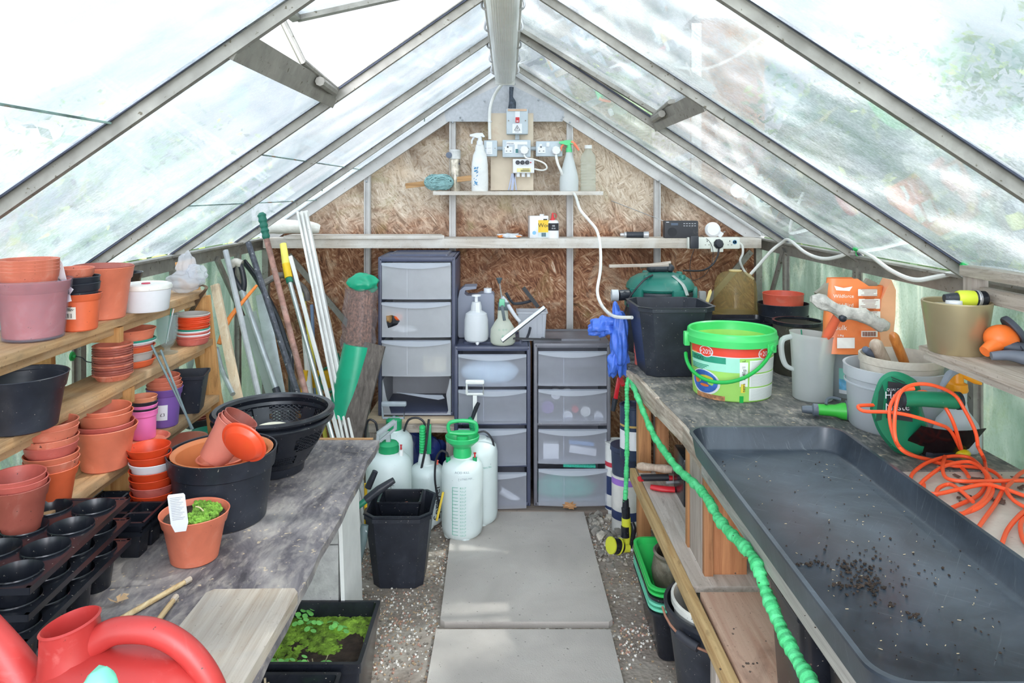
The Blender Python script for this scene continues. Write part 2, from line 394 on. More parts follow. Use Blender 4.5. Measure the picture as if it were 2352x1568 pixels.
# eave beams, ridge
for X,s in ((XL,1),(XR,-1)):
    tn+=1; b=MB(); b.box((X+s*.006,2.0,ZE-.032),(.012,4.0,.062)); b.box((X+s*.02,2.0,ZE-.004),(.04,4.0,.008)); trim(tn,b,alu)
tn+=1; b=MB(); b.box((RX,2.0,RZ+.0),(.04,4.0,.05)); trim(tn,b,alu)
# glazing bars
LB=[-.1,.75,1.44,2.26,2.90,3.58]; RB=[-.1,.70,1.378,2.14,2.86,3.594]
for X0,Ds in ((XL,LB),(XR,RB)):
    s=1 if X0<0 else -1
    for D in Ds:
        tn+=1; b=MB(); e=Vector((X0,D,ZE-.012)); r=Vector((RX-s*.02,D,RZ-.012)); up=(e-r).cross(Vector((0,s,0))).normalized()
        up=Vector((-s*abs(up.x),0,abs(up.z)))
        b.bar(e,r,.010,.030,up=up); b.bar(e-up*.016,r-up*.016,.016,.007,up=up); b.bar(e+up*.013,r+up*.013,.034,.004,up=up)
        trim(tn,b,alu)
        tn+=1; b=MB()
        for q in (-1,1): b.bar(e+up*.009+Vector((0,q*.014,0)),r+up*.009+Vector((0,q*.014,0)),.006,.006,up=up)
        trim(tn,b,seal)
        if D>0:
            tn+=1; b=MB(); b.box((X0+s*.012,D,ZE/2-.02),(.022,.028,ZE-.06)); b.box((X0+s*.004,D-.02,ZE/2-.02),(.006,.01,ZE-.06)); trim(tn,b,alu)
wn=0
def pane(P,m):
    global wn; wn+=1; struct('window_%d'%wn,MB().quad(P),m)
def rp(x,D): return (x,D,roofz(x)+.004)
for Xe,Ds,m in ((XL,LB+[DG],gl_l),(XR,RB+[DG],gl_r)):
    for i in range(len(Ds)-1):
        d0,d1=Ds[i],Ds[i+1]
        if Xe<0: cuts=[XL]+([-.769] if i in(1,) else [-1.03,-.79] if i>=3 else [])+[RX]
        else: cuts=[XR,RX]
        if Xe<0 and i==2: cuts=[XL,-.54]
        if Xe>0 and i==3: cuts=[XR,.576]
        for a,b2 in zip(cuts,cuts[1:]):
            pane([rp(a,d0),rp(b2,d0),rp(b2,d1),rp(a,d1)],m)
        for x in cuts[1:-1]:
            tn+=1; b=MB(); b.box((x,(d0+d1)/2,roofz(x)),(.004,d1-d0-.02,.004)); trim(tn,b,mat('lapped pane edge with rust and moss','#7f9a94',.6,.5,9,speck=.5,speckc='#8a5a2c',ss=12))
for Xe,Ds in ((XL,LB),(XR,RB)):
    Ds=Ds+[DG]
    for i in range(len(Ds)-1): pane([(Xe,Ds[i],.0),(Xe,Ds[i+1],.0),(Xe,Ds[i+1],ZE-.03),(Xe,Ds[i],ZE-.03)],gl_s)
# near gable closes the house behind the camera
pane([(XL,-.1,0),(-.4,-.1,0),(-.4,-.1,1.98),(XL,-.1,ZE)],gl_l); pane([(.4,-.1,0),(XR,-.1,0),(XR,-.1,ZE),(.4,-.1,1.9)],gl_l)
# roof vents
def vent(D0,D1,xb,s,ang,label,glass):
    global tn
    zb=roofz(xb)
    # fixed sill rail between the bars
    tn+=1; b=MB(); b.bar((xb,D0,zb-.01),(xb,D1,zb-.01),.034,.03,up=(s*.5,0,1)); b.bar((xb+s*.02,D0,zb+.015),(xb+s*.02,D1,zb+.015),.010,.034,up=(s*.5,0,1)); trim(tn,b,alu)
    t=thing('roof_vent',label,'roof vent',(RX,(D0+D1)/2,RZ+.02))
    v=Vector((xb-RX-(-s)*.0,0,zb-RZ)); L=v.length; d=v.normalized()
    R=Matrix.Rotation(ang,3,'Y'); d=R@d; up=Vector((d.z*(-1 if d.x>0 else 1),0,abs(d.x)))
    h=(D1-D0)/2-.02; b=MB()
    for q in (-h,h): b.bar(Vector((0,q,0)),d*L+Vector((0,q,0)),.028,.03,up=up)
    b.bar(d*L+Vector((0,-h,0)),d*L+Vector((0,h,0)),.03,.03,up=up); part('frame',b,alu,t)
    b=MB(); b.quad([Vector((0,-h,0)),d*L+Vector((0,-h,0)),d*L+Vector((0,h,0)),Vector((0,h,0))]); part('glass',b,glass,t)
    e=Vector((xb-RX,0,zb-RZ-.0)); b=MB()
    q0=e+Vector((s*.03,h*.9,.0)); b.tube([q0,q0+Vector((-s*.0,-h*.9,.02)),d*(L-.03)+Vector((0,.0,-.01))],.009,8); b.tube([q0+Vector((0,-.02,-.01)),q0+Vector((s*.01,-.22,-.01))],.013,8)
    part('stay_bar',b,alu,t); return t
vent(1.44,2.26,-.545,1,math.radians(22),'open roof vent on the left slope with its stay bar and white sky behind','' or gl_l)
vent(2.14,2.86,.576,-1,math.radians(-1.5),'closed roof vent on the right slope with a grimy aluminium frame',gl_r)
# ---------------- outdoors
leafm=[mat('hedge leaf',x,.6,.25,5) for x in ('#7f9c52',)]+[mat('hedge leaf pale','#b9c86a',.6,.25,5),mat('hedge leaf deep','#5f8058',.6,.3,5)]
def foliage(cen,rad,nleaf,size,seed):
    rnd=random.Random(seed); b=MB(); b.blob(cen,[r*.7 for r in rad],.2,2,seed,3,2)
    for i in range(nleaf):
        th=rnd.uniform(0,2*PI); z=rnd.uniform(-1,1); rr=(1-z*z)**.5; k=rnd.uniform(.6,1.08)
        q=Vector((cen[0]+rad[0]*k*rr*math.cos(th),cen[1]+rad[1]*k*rr*math.sin(th),cen[2]+rad[2]*k*z))
        E=Euler((rnd.uniform(0,3),rnd.uniform(0,3),rnd.uniform(0,6))).to_matrix(); s=size*rnd.uniform(.6,1.3)
        b._add([q+E@Vector(u)*s for u in ((0,-1,0),(.45,-.1,.1),(0,1,0),(-.45,-.1,.1))],[[0,1,2,3]],rnd.choice((0,0,1,2)))
    return b
for i,(cen,rad,n_,lab) in enumerate([((3.1,3.6,1.2),(.9,1.2,1.5),2600,'tall leafy hedge beyond the right slope, nearest the door'),
    ((3.3,7.0,1.4),(1.1,1.9,1.7),2400,'bushy hedge beyond the right slope, past the roof vent'),
    ((1.6,13.5,2.0),(1.6,2.0,2.2),1800,'distant hedge seen through the far right panes'),
    ((-3.2,4.0,.7),(.9,2.4,1.25),2400,'low leafy hedge beyond the left slope'),
    ((-4.2,8.5,1.0),(1.6,2.4,1.6),1600,'distant shrub beyond the left slope')]):
    solow('garden_hedge',foliage(cen,rad,n_,.055,i+3),leafm,lab,'hedge')
b=MB(); rnd=random.Random(77)
for i in range(2300):
    q=Vector((2.9+rnd.uniform(-1.9,1.9),2.9+rnd.uniform(-3.2,3.2),5.0+rnd.uniform(-.5,.5)))
    if noise.noise(q*1.3)<-.16: continue
    E=Euler((rnd.uniform(-.7,.7),rnd.uniform(-.7,.7),rnd.uniform(0,6))).to_matrix(); s=rnd.uniform(.10,.2)
    b._add([q+E@Vector(u)*s for u in ((0,-1,0),(.5,-.1,.1),(0,1,0),(-.5,-.1,.1))],[[0,1,2,3]],rnd.choice((0,1,2)))
for k in range(5): b.tube([(4.3,3.0,-.05),(4.2,3.0,3.0),(3.4+.2*k,1.2+.9*k,4.9)],[.14,.1,.03],8,mi=3)
solow('garden_tree',b,leafm+[mat('tree bark','#6b5a48',.9,.2)],'tree overhanging the right roof, its leaves breaking the sun into dapples','tree')
b=MB(); b.box((3.0,10.2,1.9),(.85,.6,3.8)); 
brick=mat('faded brick','#b08a72',.9,.2,12,speck=.2,ss=40)  # block added outdoors in place of a reflection in the roof glass
t=thing('brick_reflection','brown brick block with white corner board, standing in for a reflection in right roof panes','building',(3.0,10.2,0)); part('wall',MB().box((0,0,1.9),(.85,.6,3.8)),brick,t)
part('corner_board',MB().box((-.49,-.31,1.9),(.13,.03,3.7)),mat('white paint','#f2f2ee',.5),t); part('roof',MB().box((0,0,3.83),(1.0,.8,.07)),mat('slate','#77777a',.7),t)
# ---------------- shared plastics and timbers
terra=mat('terracotta plastic','#e07c5e',.5,.1,14,speck=.05,dust=.2,dustc='#e3b8a4')
terrad=mat('dirty terracotta plastic','#d87a60',.55,.14,14,speck=.3,dust=.38,dustc='#dcb8a6')
orangep=mat('orange plastic','#e2683f',.45,.08,14,speck=.1,dust=.12)
redp=mat('vermilion plastic','#dc4a24',.4,.1,14,speck=.12,dust=.12,dustc='#d98f70')
brickp=mat('brick red plastic','#c9655a',.5,.12,14,speck=.1,dust=.28,dustc='#ddb0a2')
brownp=mat('brown plastic','#a4574a',.5,.12,14,speck=.1,dust=.3,dustc='#c39a8e')
peach=mat('pale terracotta plastic','#e08f6c',.5,.08,14,dust=.2)
blk=mat('black plastic','#262a34',.42,.2,14,speck=.14,speckc='#b9b0a2',ss=160,dust=.08,dustc='#8c8a86')
blks=mat('glossy black plastic','#1c1f27',.25,.2,10,speck=.1,speckc='#b9b0a2',ss=150)
wht=mat('white plastic','#e6e8ec',.4,.04,10)
whtd=mat('grubby white plastic','#e3e4e2',.5,.07,14,dust=.12,speck=.06)
pinkp=mat('pink plastic','#fb7fc0',.4,.04,8); purp=mat('purple plastic','#7a56a0',.45,.08,8,dust=.08); tealp=mat('teal plastic','#1d9078',.4,.1,8)
greyp=mat('grey plastic','#b9b4ae',.5,.08,12,dust=.2)
greenp=mat('bright green plastic','#25b45a',.4,.08,10); dgreen=mat('dark green plastic','#177a5e',.42,.1,9,speck=.03,speckc='#c9c9b9')
clearp=frost('clear plastic','#e9e4f0',.15,.15,.1); milk=frost('milky plastic','#e6ecea',.62,.4,.08)
soil=mat('potting soil','#3a2c22',.95,.4,40,bump=1,bs=80)
pine=wood('shelf pine','#93693f','#cfa677',1,1,speck=.25,grey=.25,greyc='#b39a7a'); pinex=wood('pine x','#93693f','#cfa677',0,1,speck=.15); pinez=wood('pine z','#b27c45','#d6a46a',2,1,speck=.1)
oldx=wood('old wood x','#8d7f72','#c9bfb4',0,1,speck=.2); oldy=wood('old wood y','#8d7f72','#cbc1b5',1,1,speck=.2); oldz=wood('old wood z','#877a70','#bdb2a8',2,1)
brz=wood('brown wood z','#8a5636','#c08a60',2,.8); 
# bench tops
def felt(name,a,b,d,sc=1):
    if name in _M: return _M[name]
    m,nt,out,v=base(name); p=N(nt,'ShaderNodeBsdfPrincipled'); nt.links.new(p.outputs[0],out.inputs[0]); p.inputs['Roughness'].default_value=.82
    n=noise_node(nt,mapping(nt,v,(5*sc,2.2*sc,4)),1.8,8,.7,.68); n2=noise_node(nt,mapping(nt,v,(30,11,20)),2,4,.4)
    cc=ramp(nt,n,[(.3,c(a)),(.47,c(d)),(.68,c(b))]); cc=mix(nt,ramp(nt,n2,[(.48,0.),(.75,.55)]),cc,c('#b4aca2'))
    cc=mix(nt,ramp(nt,noise_node(nt,v,60,2),[(.66,0.),(.7,.7)]),cc,c('#cbb79a'))
    nt.links.new(cc,p.inputs['Base Color']); bumpn(nt,p,n2,.5,.003); _M[name]=m; return m
feltl=felt('weathered bench felt','#38353a','#a09a96','#696468'); feltr=felt('dark bench felt','#34383a','#8b867f','#565757',1.3)
ZL=.66; ZR=.774
t=thing('potting_bench','long weathered grey potting bench along the left glass wall','bench',(-.87,1.3,0))
b=MB()
poly=[(XL+.012,.2),(-.44,.2)]; rr=random.Random(3)
for i in range(24):
    D=.3+i*(2.2/23); poly.append((-.437+rr.uniform(-.005,.005)-(.0 if D<2.3 else .0),D))
poly+=[(-.452,2.505),(XL+.012,2.505)]
b.prism(poly,ZL-.022,ZL); part('worktop',b,feltl,t,world=True)
b=MB().box((-.88,2.512,ZL-.012),(.84,.014,.03)); part('end_batten',b,pinex,t,world=True)
for X in (-.56,-1.24):
    for D in (.35,): part('leg',MB().box((X,D,.318),(.07,.05,.636),bev=.004),oldz,t,world=True)
part('rail',MB().box((-.5,1.3,ZL-.06),(.03,2.0,.07)),oldy,t,world=True)
blockm=mat('grey concrete block','#a9a8a6',.95,.12,30,speck=.2,bump=.6,bs=120)
for k in range(3):
    solo('concrete_block',MB().box((0,0,0.105),(.44,.215,.208),bev=.004),blockm,f'grey concrete block holding up the left bench end, {["bottom","middle","top"][k]} one',
      'block',(-.74,2.37,k*.2105),group='blocks under the left bench')
solow('white_board',MB().box((-.508,2.385,.315),(.012,.25,.63),Euler((0,math.radians(-2.),0))),mat('white painted board','#dcdcda',.7,.05,12,dust=.2,dustc='#a9a6a0'),'white board leaning against the block pier below the left bench','board')
# staging of three stepped shelves
t=thing('plant_staging','three tier pine staging standing on the left bench, loaded with pots','shelving',(-1.1,1.4,ZL))
SH={}
for nm,xf,zt,wd in (('A',-1.025,1.167,.20),('B',-1.002,1.003,.13),('C',-.98,.812,.14)):
    SH[nm]=zt; b=MB(); b.box((xf-wd/2,1.43,zt-.011),(wd,2.16,.022),bev=.002)
    sh=part('shelf',b,pine,t,world=True)
    part('shelf_rail',MB().box((xf-.03,1.43,zt-.022-.012),(.02,2.12,.024)),pine,sh,world=True)
for D in (1.95,2.52):
    b=MB()
    if D>2.3: b.bar((-.99,D,ZL),(-1.045,D,1.145),.055,.02,up=(0,-1,0),bev=.002)
    else:
        b.bar((-1.02,D,ZL),(-1.02,D,.766),.05,.03,up=(0,-1,0),bev=.002); b.bar((-1.045,D,ZL),(-1.045,D,.766),.02,.05,up=(0,-1,0),bev=.002)
        b.bar((-.99,D+.022,ZL+.1),(-1.25,D+.022,ZL+.1),.04,.02,up=(0,-1,0))
        b.bar((-1.21,D,ZL),(-1.235,D,1.27),.055,.02,up=(0,-1,0),bev=.002)
        b.bar((-1.03,D+.02,1.12),(-1.25,D+.02,1.12),.04,.02,up=(0,-1,0)); b.bar((-1.0,D+.02,.96),(-1.25,D+.02,.96),.04,.02,up=(0,-1,0)); b.bar((-.99,D+.02,.77),(-1.25,D+.02,.77),.04,.02,up=(0,-1,0))
    part('upright',b,pinez,t,world=True)
# the leaning end board
solow('pine_board',MB().bar((-1.0,2.56,.67),(-1.12,2.56,1.262),.062,.02,up=(0,-1,0),bev=.002),pinez,'orange pine board standing at the far end of the pot staging','board')
A,B,C=SH['A'],SH['B'],SH['C']
# ---- top shelf
p,rt,rb,h=fit(77,790,A,158,640,.79)
solo('plant_pot',potmesh(rt,rb,h,clearp,.3,44),clearp,'large clear plastic pot on the top shelf, nearest the camera, holding red pots','pot',tuple(p))
hh=h*.93
solo('plant_pot',MB().lathe(potprof(rt*.94,rb*.96,hh,.2,.0016),40),brickp,'brick red plastic pot standing inside the large clear pot','pot',(p.x,p.y,p.z+.006))
for k in range(4):
    solo('plant_pot',MB().lathe(potprof(rt*.79,rb*.8,.11,.2,.0012,.002),36),terrad,f'{ORD[3-k]} of four small terracotta pots nested in the large clear pot','pot',(p.x-.012,p.y,p.z+h-.088+k*.0078),group='pots nested in the clear pot')
P=fit(184,763,A,90,672,.8); p,rt,rb,h=P
solo('plant_pot',potmesh(rt,rb,h,orangep,.2),orangep,'bright orange plastic pot with a white price sticker on the top shelf','pot',tuple(p))
b=MB(); s_=(rt-rb)/h; z0,z1=h*.35,h*.68
b.cylpatch(rb+s_*z0+.0006,-.72,.32,z0,z1,(p.x,p.y,p.z),0,10,rb+s_*z1+.0006); 
for i in range(22): 
    if i%5!=3: b.cylpatch(rb+s_*(z0+.003)+.0012,-.62+i*.034,-.605+i*.034+.01*(i%3==0),z0+.003,z0+.014,(p.x,p.y,p.z),1,1,rb+s_*(z0+.014)+.0012)
for k in range(4): b.cylpatch(rb+s_*(z0+.02+k*.0035)+.0012,-.6,.1+.04*(k%2),z0+.02+k*.0035,z0+.0212+k*.0035,(p.x,p.y,p.z),1,5)
b.text('k Blair',.009,(p.x,p.y,p.z+z1-.006),bend=rb+s_*z1+.0016,mi=1)
solow('price_sticker',b,[mat('sticker paper','#f3efe2',.7,.04),mat('black print','#2b2a2e',.7)],'torn white barcode sticker on the bright orange pot','sticker')
for k,(m_,cw,dz,sc) in enumerate(((blk,'black',.010,.98),(blk,'black',.026,.94),(terrad,'terracotta',.046,.88))):
    solo('plant_pot',MB().lathe(potprof(rt*sc,rb*sc*.95,.085,.25,.0014),36),m_,['lower black pot nested in the bright orange stickered pot','upper black pot nested in the bright orange stickered pot','small terracotta pot on the very top of the stickered pot stack'][k],'pot',(p.x-(.012 if k==2 else 0),p.y,p.z+h-.07+dz),(math.radians(1),math.radians(-1.5+k),0))
for k in range(2):
    b=MB(); b.prism([(-.008,-.06),(.008,-.06),(.009,.03),(.004,.045),(-.004,.045),(-.009,.03)],0,.0012,M)
    solo('plant_label',b,wht,['white plastic plant label sticking up behind the clear pot','second white plant label leaning further left behind the clear pot'][k],'label',tuple(W(142-k*26,636,1.72)-Vector((0,0,.0))),(0,math.radians(-14-k*40),0))
P=fit(236,738,A,130,612,.72); p,rt,rb,h=P
solo('plant_pot',potmesh(rt,rb,h,terra,.25,44),terra,'tallest terracotta pot on the top shelf beside the white tub','pot',tuple(p))
solo('plant_pot',MB().lathe(potprof(rt*.955,rb*.9,h*.9,.12,.0016),40),brownp,'brown pot nested inside the tallest terracotta pot','pot',(p.x,p.y,p.z+h*.13),(0,math.radians(1.2),0))
P=fit(335,720,A,112,652,.87); p,rt,rb,h=P
t=thing('lidded_tub','round white plastic tub with a lid on the top shelf','tub',tuple(p))
part('body',MB().lathe([(0,0),(rb*.95,0),(rb,.004),(rt*.97,h*.9),(rt*.95,h*.9),(0,h*.88)],44),wht,t)
b=MB().lathe([(rt*.97,h*.82),(rt,h*.84),(rt*1.0,h*.93),(rt*.97,h),(rt*.86,h+.003),(rt*.84,h),(0,h+.001)],44); b.lathe([(0,h+.001),(.012,h+.001),(.011,h+.0035),(0,h+.0035)],18,mi=1)
part('lid',b,[mat('lid white','#e9e7e0',.5,.06,20,speck=.1),mat('crimson dot','#c2274c',.5)],t)
solo('plant_pot',potmesh(.058,.045,.085,blks),blks,'navy black pot standing behind the white tub at the back of the top shelf','pot',(-1.19,2.28,A),(0,0,0))
def bag(name,cen,rad,m,lab,cat,seed=1,amp=.28,sc=2.2,sub=4,R=None,parts=None):
    return solow(name,MB().blob(cen,rad,amp,sc,seed,sub,R=R),m,lab,cat,sharp=20)
film=frost('crumpled film','#eef0f4',.42,.12,.06)
q=W(425,655,2.42); b=MB().blob((q.x,q.y,A+.04),(.055,.05,.036),.14,2.0,4,5)
b.blob((q.x+.035,q.y,A+.065),(.035,.03,.03),.2,2.4,9,4); b.blob((q.x-.005,q.y+.02,A+.085),(.03,.02,.045),.18,2.2,11,4)
solow('plastic_bag',b,film,'crumpled white film bag at the far end of the top shelf','bag',sharp=20)
b=MB()
for k in range(3): b.tube([W(428+k*4,726,2.5),W(452+k*4,686,2.46),W(468+k*2,668,2.44),W(472+k*2,659,2.44),W(462+k,655,2.44),W(452,660,2.45)],.0028,6,smooth=5)
solow('wire_hook',b,mat('tarnished wire','#7d6a58',.4,.2,metal=.6),'bundle of bent tarnished wires hooked over the end of the top shelf','wire')
# ---- middle shelf
p,rt,rb,h=fit(50,1006,B,190,858,.76)
solo('plant_pot',potmesh(rt,rb,h,blk,.3,48),blk,'large black pot on the middle shelf at the left edge','pot',tuple(p))
solo('plant_pot',MB().lathe(potprof(rt*.93,rb*.93,h*.88,.2,.0016),44),blk,'black pot nested inside the large black pot on the middle shelf','pot',(p.x,p.y,p.z+h*.04))
its=[(brownp if k%4 else terrad,'terracotta',.0 if k==0 else .0058+.0014*(k%3==0),1,(math.radians((k%5-2)*.7),math.radians((k*2%5-2)*.8)),1) for k in range(13)]
stack('of small pots on the middle shelf',259,878,B,84,862,[(a,b_,c_,d_,e_,1.9) for a,b_,c_,d_,e_,f_ in its],.82,.3,group='small nested pots on the middle shelf')
p,rt,rb,h=fit(300,852,B,100,836,.9)
bk=thing
cols=[(orangep,'orange',1.0,.020,0),(greyp,'grey',.93,.03,.016),(orangep,'orange',.97,.026,.040),(brickp,'pink red',.95,.028,.052),(wht,'white rimmed',1.0,.014,.070),(tealp,'teal rimmed',1.0,.013,.077),(terra,'wide terracotta',1.0,.035,.083)]
for k,(m_,cw,sc,hh,dz) in enumerate(cols):
    solo('plant_saucer' if k<6 else 'plant_pot',MB().lathe(potprof(rt*sc,rt*sc*.86,hh,.3,.0014,.002),40),m_,f'{cw} {"saucer" if k<6 else "pot"}, {"bottommost" if k==0 else "topmost" if k==6 else ORD[6-k]+" from top"} of the wide stack behind small pots','saucer' if k<6 else 'pot',(p.x,p.y+.01,p.z+dz*.82+(0 if k<6 else .003)),(0,math.radians(-1),0))
p=PZ(384,811,B); D=p.y; g=.052*1
b=MB().lathe([(0,0),(.026,0),(.027,.003),(.008,.008),(.007,.014),(.016,.022),(.024,.042),(.027,.066),(.026,.085),(.028,.102),(.0265,.102),(.0245,.085),(.0255,.066),(.022,.042),(.012,.024),(0,.020)],36)
glassm=frost('thin glass','#dfe9ea',.16,.03,.02)
for vv in b.b.verts: vv.co*=1.42*.82
solo('dessert_glass',b,glassm,'footed clear glass on the middle shelf holding two stirrers','glass',tuple(p))
for k,(m_,x,cw) in enumerate(((tealp,.016,'teal'),(wht,.02,'white'))):
    solow('stirrer',MB().tube([p+Vector((-.004,.0,.03)),p+Vector((x,0,.155-.018*k))],.0018,6),m_,f'thin {cw} plastic stirrer standing in the clear footed glass','stirrer')
p,rt,rb,h=fit(443,796,B,74,777,.93)
for k in range(12):
    m_,cw=((brickp,'dusty red'),(brickp,'dusty red'),(wht,'white edged'),(brickp,'red'),(wht,'white'),(tealp,'teal'),(redp,'deep red'),(redp,'red'),(redp,'red'),(redp,'red'),(redp,'red'),(greyp,'grey rimmed'))[k]
    dz=[0,.010,.016,.022,.028,.034,.040,.056,.062,.068,.074,.081][k]*.98
    solo('plant_saucer',MB().lathe(potprof(rt*(1-.006*(k%3)),rt*.88,.020 if k not in(0,6) else .022,.3,.0014,.0015),36),m_,f'{cw} saucer, {"bottommost" if k==0 else "topmost" if k==11 else ORD[11-k]+" from top"} in the saucer stack on the middle shelf','saucer',(p.x,p.y,p.z+dz),(0,math.radians((k%3-1)*1.2),0),group='saucers at the end of the middle shelf')
rodm=mat('grey green coated rod','#6f8488',.45,.1,20,metal=.2)
for k,(a,b2) in enumerate((((348,792),(443,985)),((369,803),(440,985)))):
    solow('plant_support',MB().tube([W(a[0],a[1],2.04),W(b2[0],b2[1],2.07)],.0032,8),rodm,['thin grey rod leaning on the middle shelf, left of its pair','thin grey rod leaning on the middle shelf, right of its pair'][k],'rod')
# ---- bottom shelf
its=[(m_,cw,dz,sc,t_) for m_,cw,dz,sc,t_ in ((orangep,'bright orange',0,1,(0,0)),(terrad,'terracotta',.018,1.0,(.02,.01)),(terra,'terracotta',.013,1.0,(0,-.02)),(brickp,'reddish',.022,.98,(.01,.02)),(terrad,'mud streaked terracotta',.014,1.0,(0,-.02)),(terrad,'grimy terracotta',.022,.98,(.02,0)),(terrad,'limescaled terracotta',.012,.98,(0,.02)))]
stack('of seven on the bottom shelf',118,1172,C,112,1070,its,.72,.28,group='seven nested pots on the bottom shelf')
its=[(brownp,'dull brown',0,1,(0,0)),(brickp,'brick red',.012,.93,(0,.03)),(brickp,'streaked brick red',.010,.9,(.02,.05))]
stack('at the left edge, bottom shelf',40,1240,C,128,1112,its,.76,.3)
its=[(terra,'large terracotta',0,1,(0,0)),(brickp,'brick red',.010,.90,(0,0)),(terra,'terracotta',.026,.84,(.01,.04)),(terra,'pale terracotta',.022,.80,(.02,-.05),.9)]
stack('left of the pink pot',241,1090,C,136,976,its,.72,.2)
P=fit(334,1030,C,104,1003,.86); p,rt,rb,h=P
solo('plant_saucer',potmesh(rt,rb,h,terrad,.35),terrad,'limescaled terracotta saucer under the pink pot','saucer',tuple(p))
P=fit(330,1013,C+.004,60,938,.86); p,rt,rb,h=P; rt*=1.0
solo('plant_pot',potmesh(rt,rb,h,pinkp,.25),pinkp,'bright pink plastic pot on the bottom shelf','pot',tuple(p))
for k,(m_,cw,dz,sc) in enumerate(((blk,'thin black pot nested in the bright pink pot',.006,.985),(pinkp,'second pink pot nested above the black rim',.014,.97),(blk,'upper black pot rim nested between pink and terracotta',.024,.98),(peach,'pale terracotta pot on top of the pink pot stack',.036,.95))):
    solo('plant_pot',MB().lathe(potprof(rt*sc,rb*sc*.94,.07,.25,.0012,.002),36),m_,cw,'pot',(p.x,p.y,p.z+h-.07+dz))
P=fit(378,985,C,78,888,.74); p,rt,rb,h=P
solo('plant_pot',potmesh(rt,rb,h,purp,.2,44),purp,'purple plastic pot with a £3 price label on the bottom shelf','pot',tuple(p))
s_=(rt-rb)/h; b=MB(); z0,z1=h*.22,h*.62; b.cylpatch(rb+s_*z0+.0006,-.35,.62,z0,z1,(p.x,p.y,p.z),0,10,rb+s_*z1+.0006)
b.cylpatch(rb+s_*(z1-.02)+.0012,-.34,-.08,z1-.025,z1-.006,(p.x,p.y,p.z),2,4); b.text('£3',.014,(p.x,p.y,p.z+z0+.016),bend=rb+s_*z0+.0028,a0=.3,mi=1,slope=s_)
solow('price_label',b,[wht,_M['black print'],mat('pale blue print','#a9cfe0',.6)],'white £3 price label on the purple pot','label')
for k in range(3): solo('plant_pot',MB().lathe(potprof(rt*(.97-.03*k),rb*.9,.1,.18,.0014),36),terrad,f'{["lower","middle","upper"][k]} terracotta pot nested in the purple pot','pot',(p.x-.004*k,p.y,p.z+h-.09+.013*k),(0,.02*k,0),group='pots nested in the purple pot')
D=2.33; q=W(430,0,D); hw=.058; zt=H-(856-VY)*D/F; 
solo('square_plant_pot',MB().sq([(hw*.72,0),(hw*.74,.003),(hw*.97,zt-C-.012),(hw*1.03,zt-C-.010),(hw*1.05,zt-C),(hw*.99,zt-C),(hw*.7,.005)],ch=.18,seg=4),blk,'tall square black pot at the far end of the bottom shelf','pot',(q.x,2.33,C),(0,0,math.radians(12)))
gm=mat('gauge face','#9fb0a8',.6,.1); q=W(438,832,3.06); q.x=XL+.001; b=MB().lathe([(0,0),(.03,0),(.031,.006),(.026,.008),(0,.006)],28,q,Euler((0,PI/2,0)))
solow('round_vent_plug',b,gm,'small round grey perforated disc on the green side glass behind the staging','disc')
# green tie clip at a post
q=W(165,818,2.16); b=MB().lathe([(0,0),(.014,0),(.013,.004),(.005,.006),(.004,.012),(0,.012)],20,q,Euler((0,PI/2,0))); b.tube([q+Vector((.01,0,0)),q+Vector((.03,0,-.004)),q+Vector((.045,0,-.016)),q+Vector((.09,0,-.02))],.0016,6,smooth=4,mi=1)
solow('glazing_clip',b,[greenp,blk],'green clip with a black tie on the post behind the middle shelf','clip')
# ---- on the bench, left
its=[(redp,'scarlet',0,1,(0,0))]+[((redp,'scarlet'),(brickp,'reddish'),(redp,'scarlet'),(redp,'scarlet'),(wht,'white'),(redp,'scarlet'),(redp,'scarlet'))[k]+(.0185,.99-.012*k,((0,0),(.01,-.015),(.01,.02),(0,-.02),(.02,-.03),(.0,-.05),(-.01,-.05))[k]) for k in range(7)]
stack('of eight on the left bench',355,1219,ZL,100,1140,its,.74,.22,lean=(-.10,0),group='scarlet nested pots on the left bench')
P=fit(511,1232,ZL,240,1030,.80); p,rt,rb,h=P
b=MB().lathe(potprof(rt,rb,h,.27,.003,.006),56)
bigp=(p,rt,rb,h)
solo('large_plant_pot',b,blk,'largest black pot on the left bench, filled with terracotta pots','pot',tuple(p),sharp=35)
p2=Vector((p.x,p.y,p.z+h*.12)); peach2=mat('orange clay plastic','#dd8550',.5,.08,10,dust=.1)
solo('plant_pot',MB().lathe([(0,0),(rb*.85,0),(rt*.84,h*.83),(rt*.88,h*.845),(rt*.93,h*.86),(rt*.92,h*.865),(rt*.88,h*.856),(rt*.83,h*.82),(rb*.83,.004),(0,.004)],52),peach2,'orange pot with a rolled rim nested in the largest black pot','pot',tuple(p2))
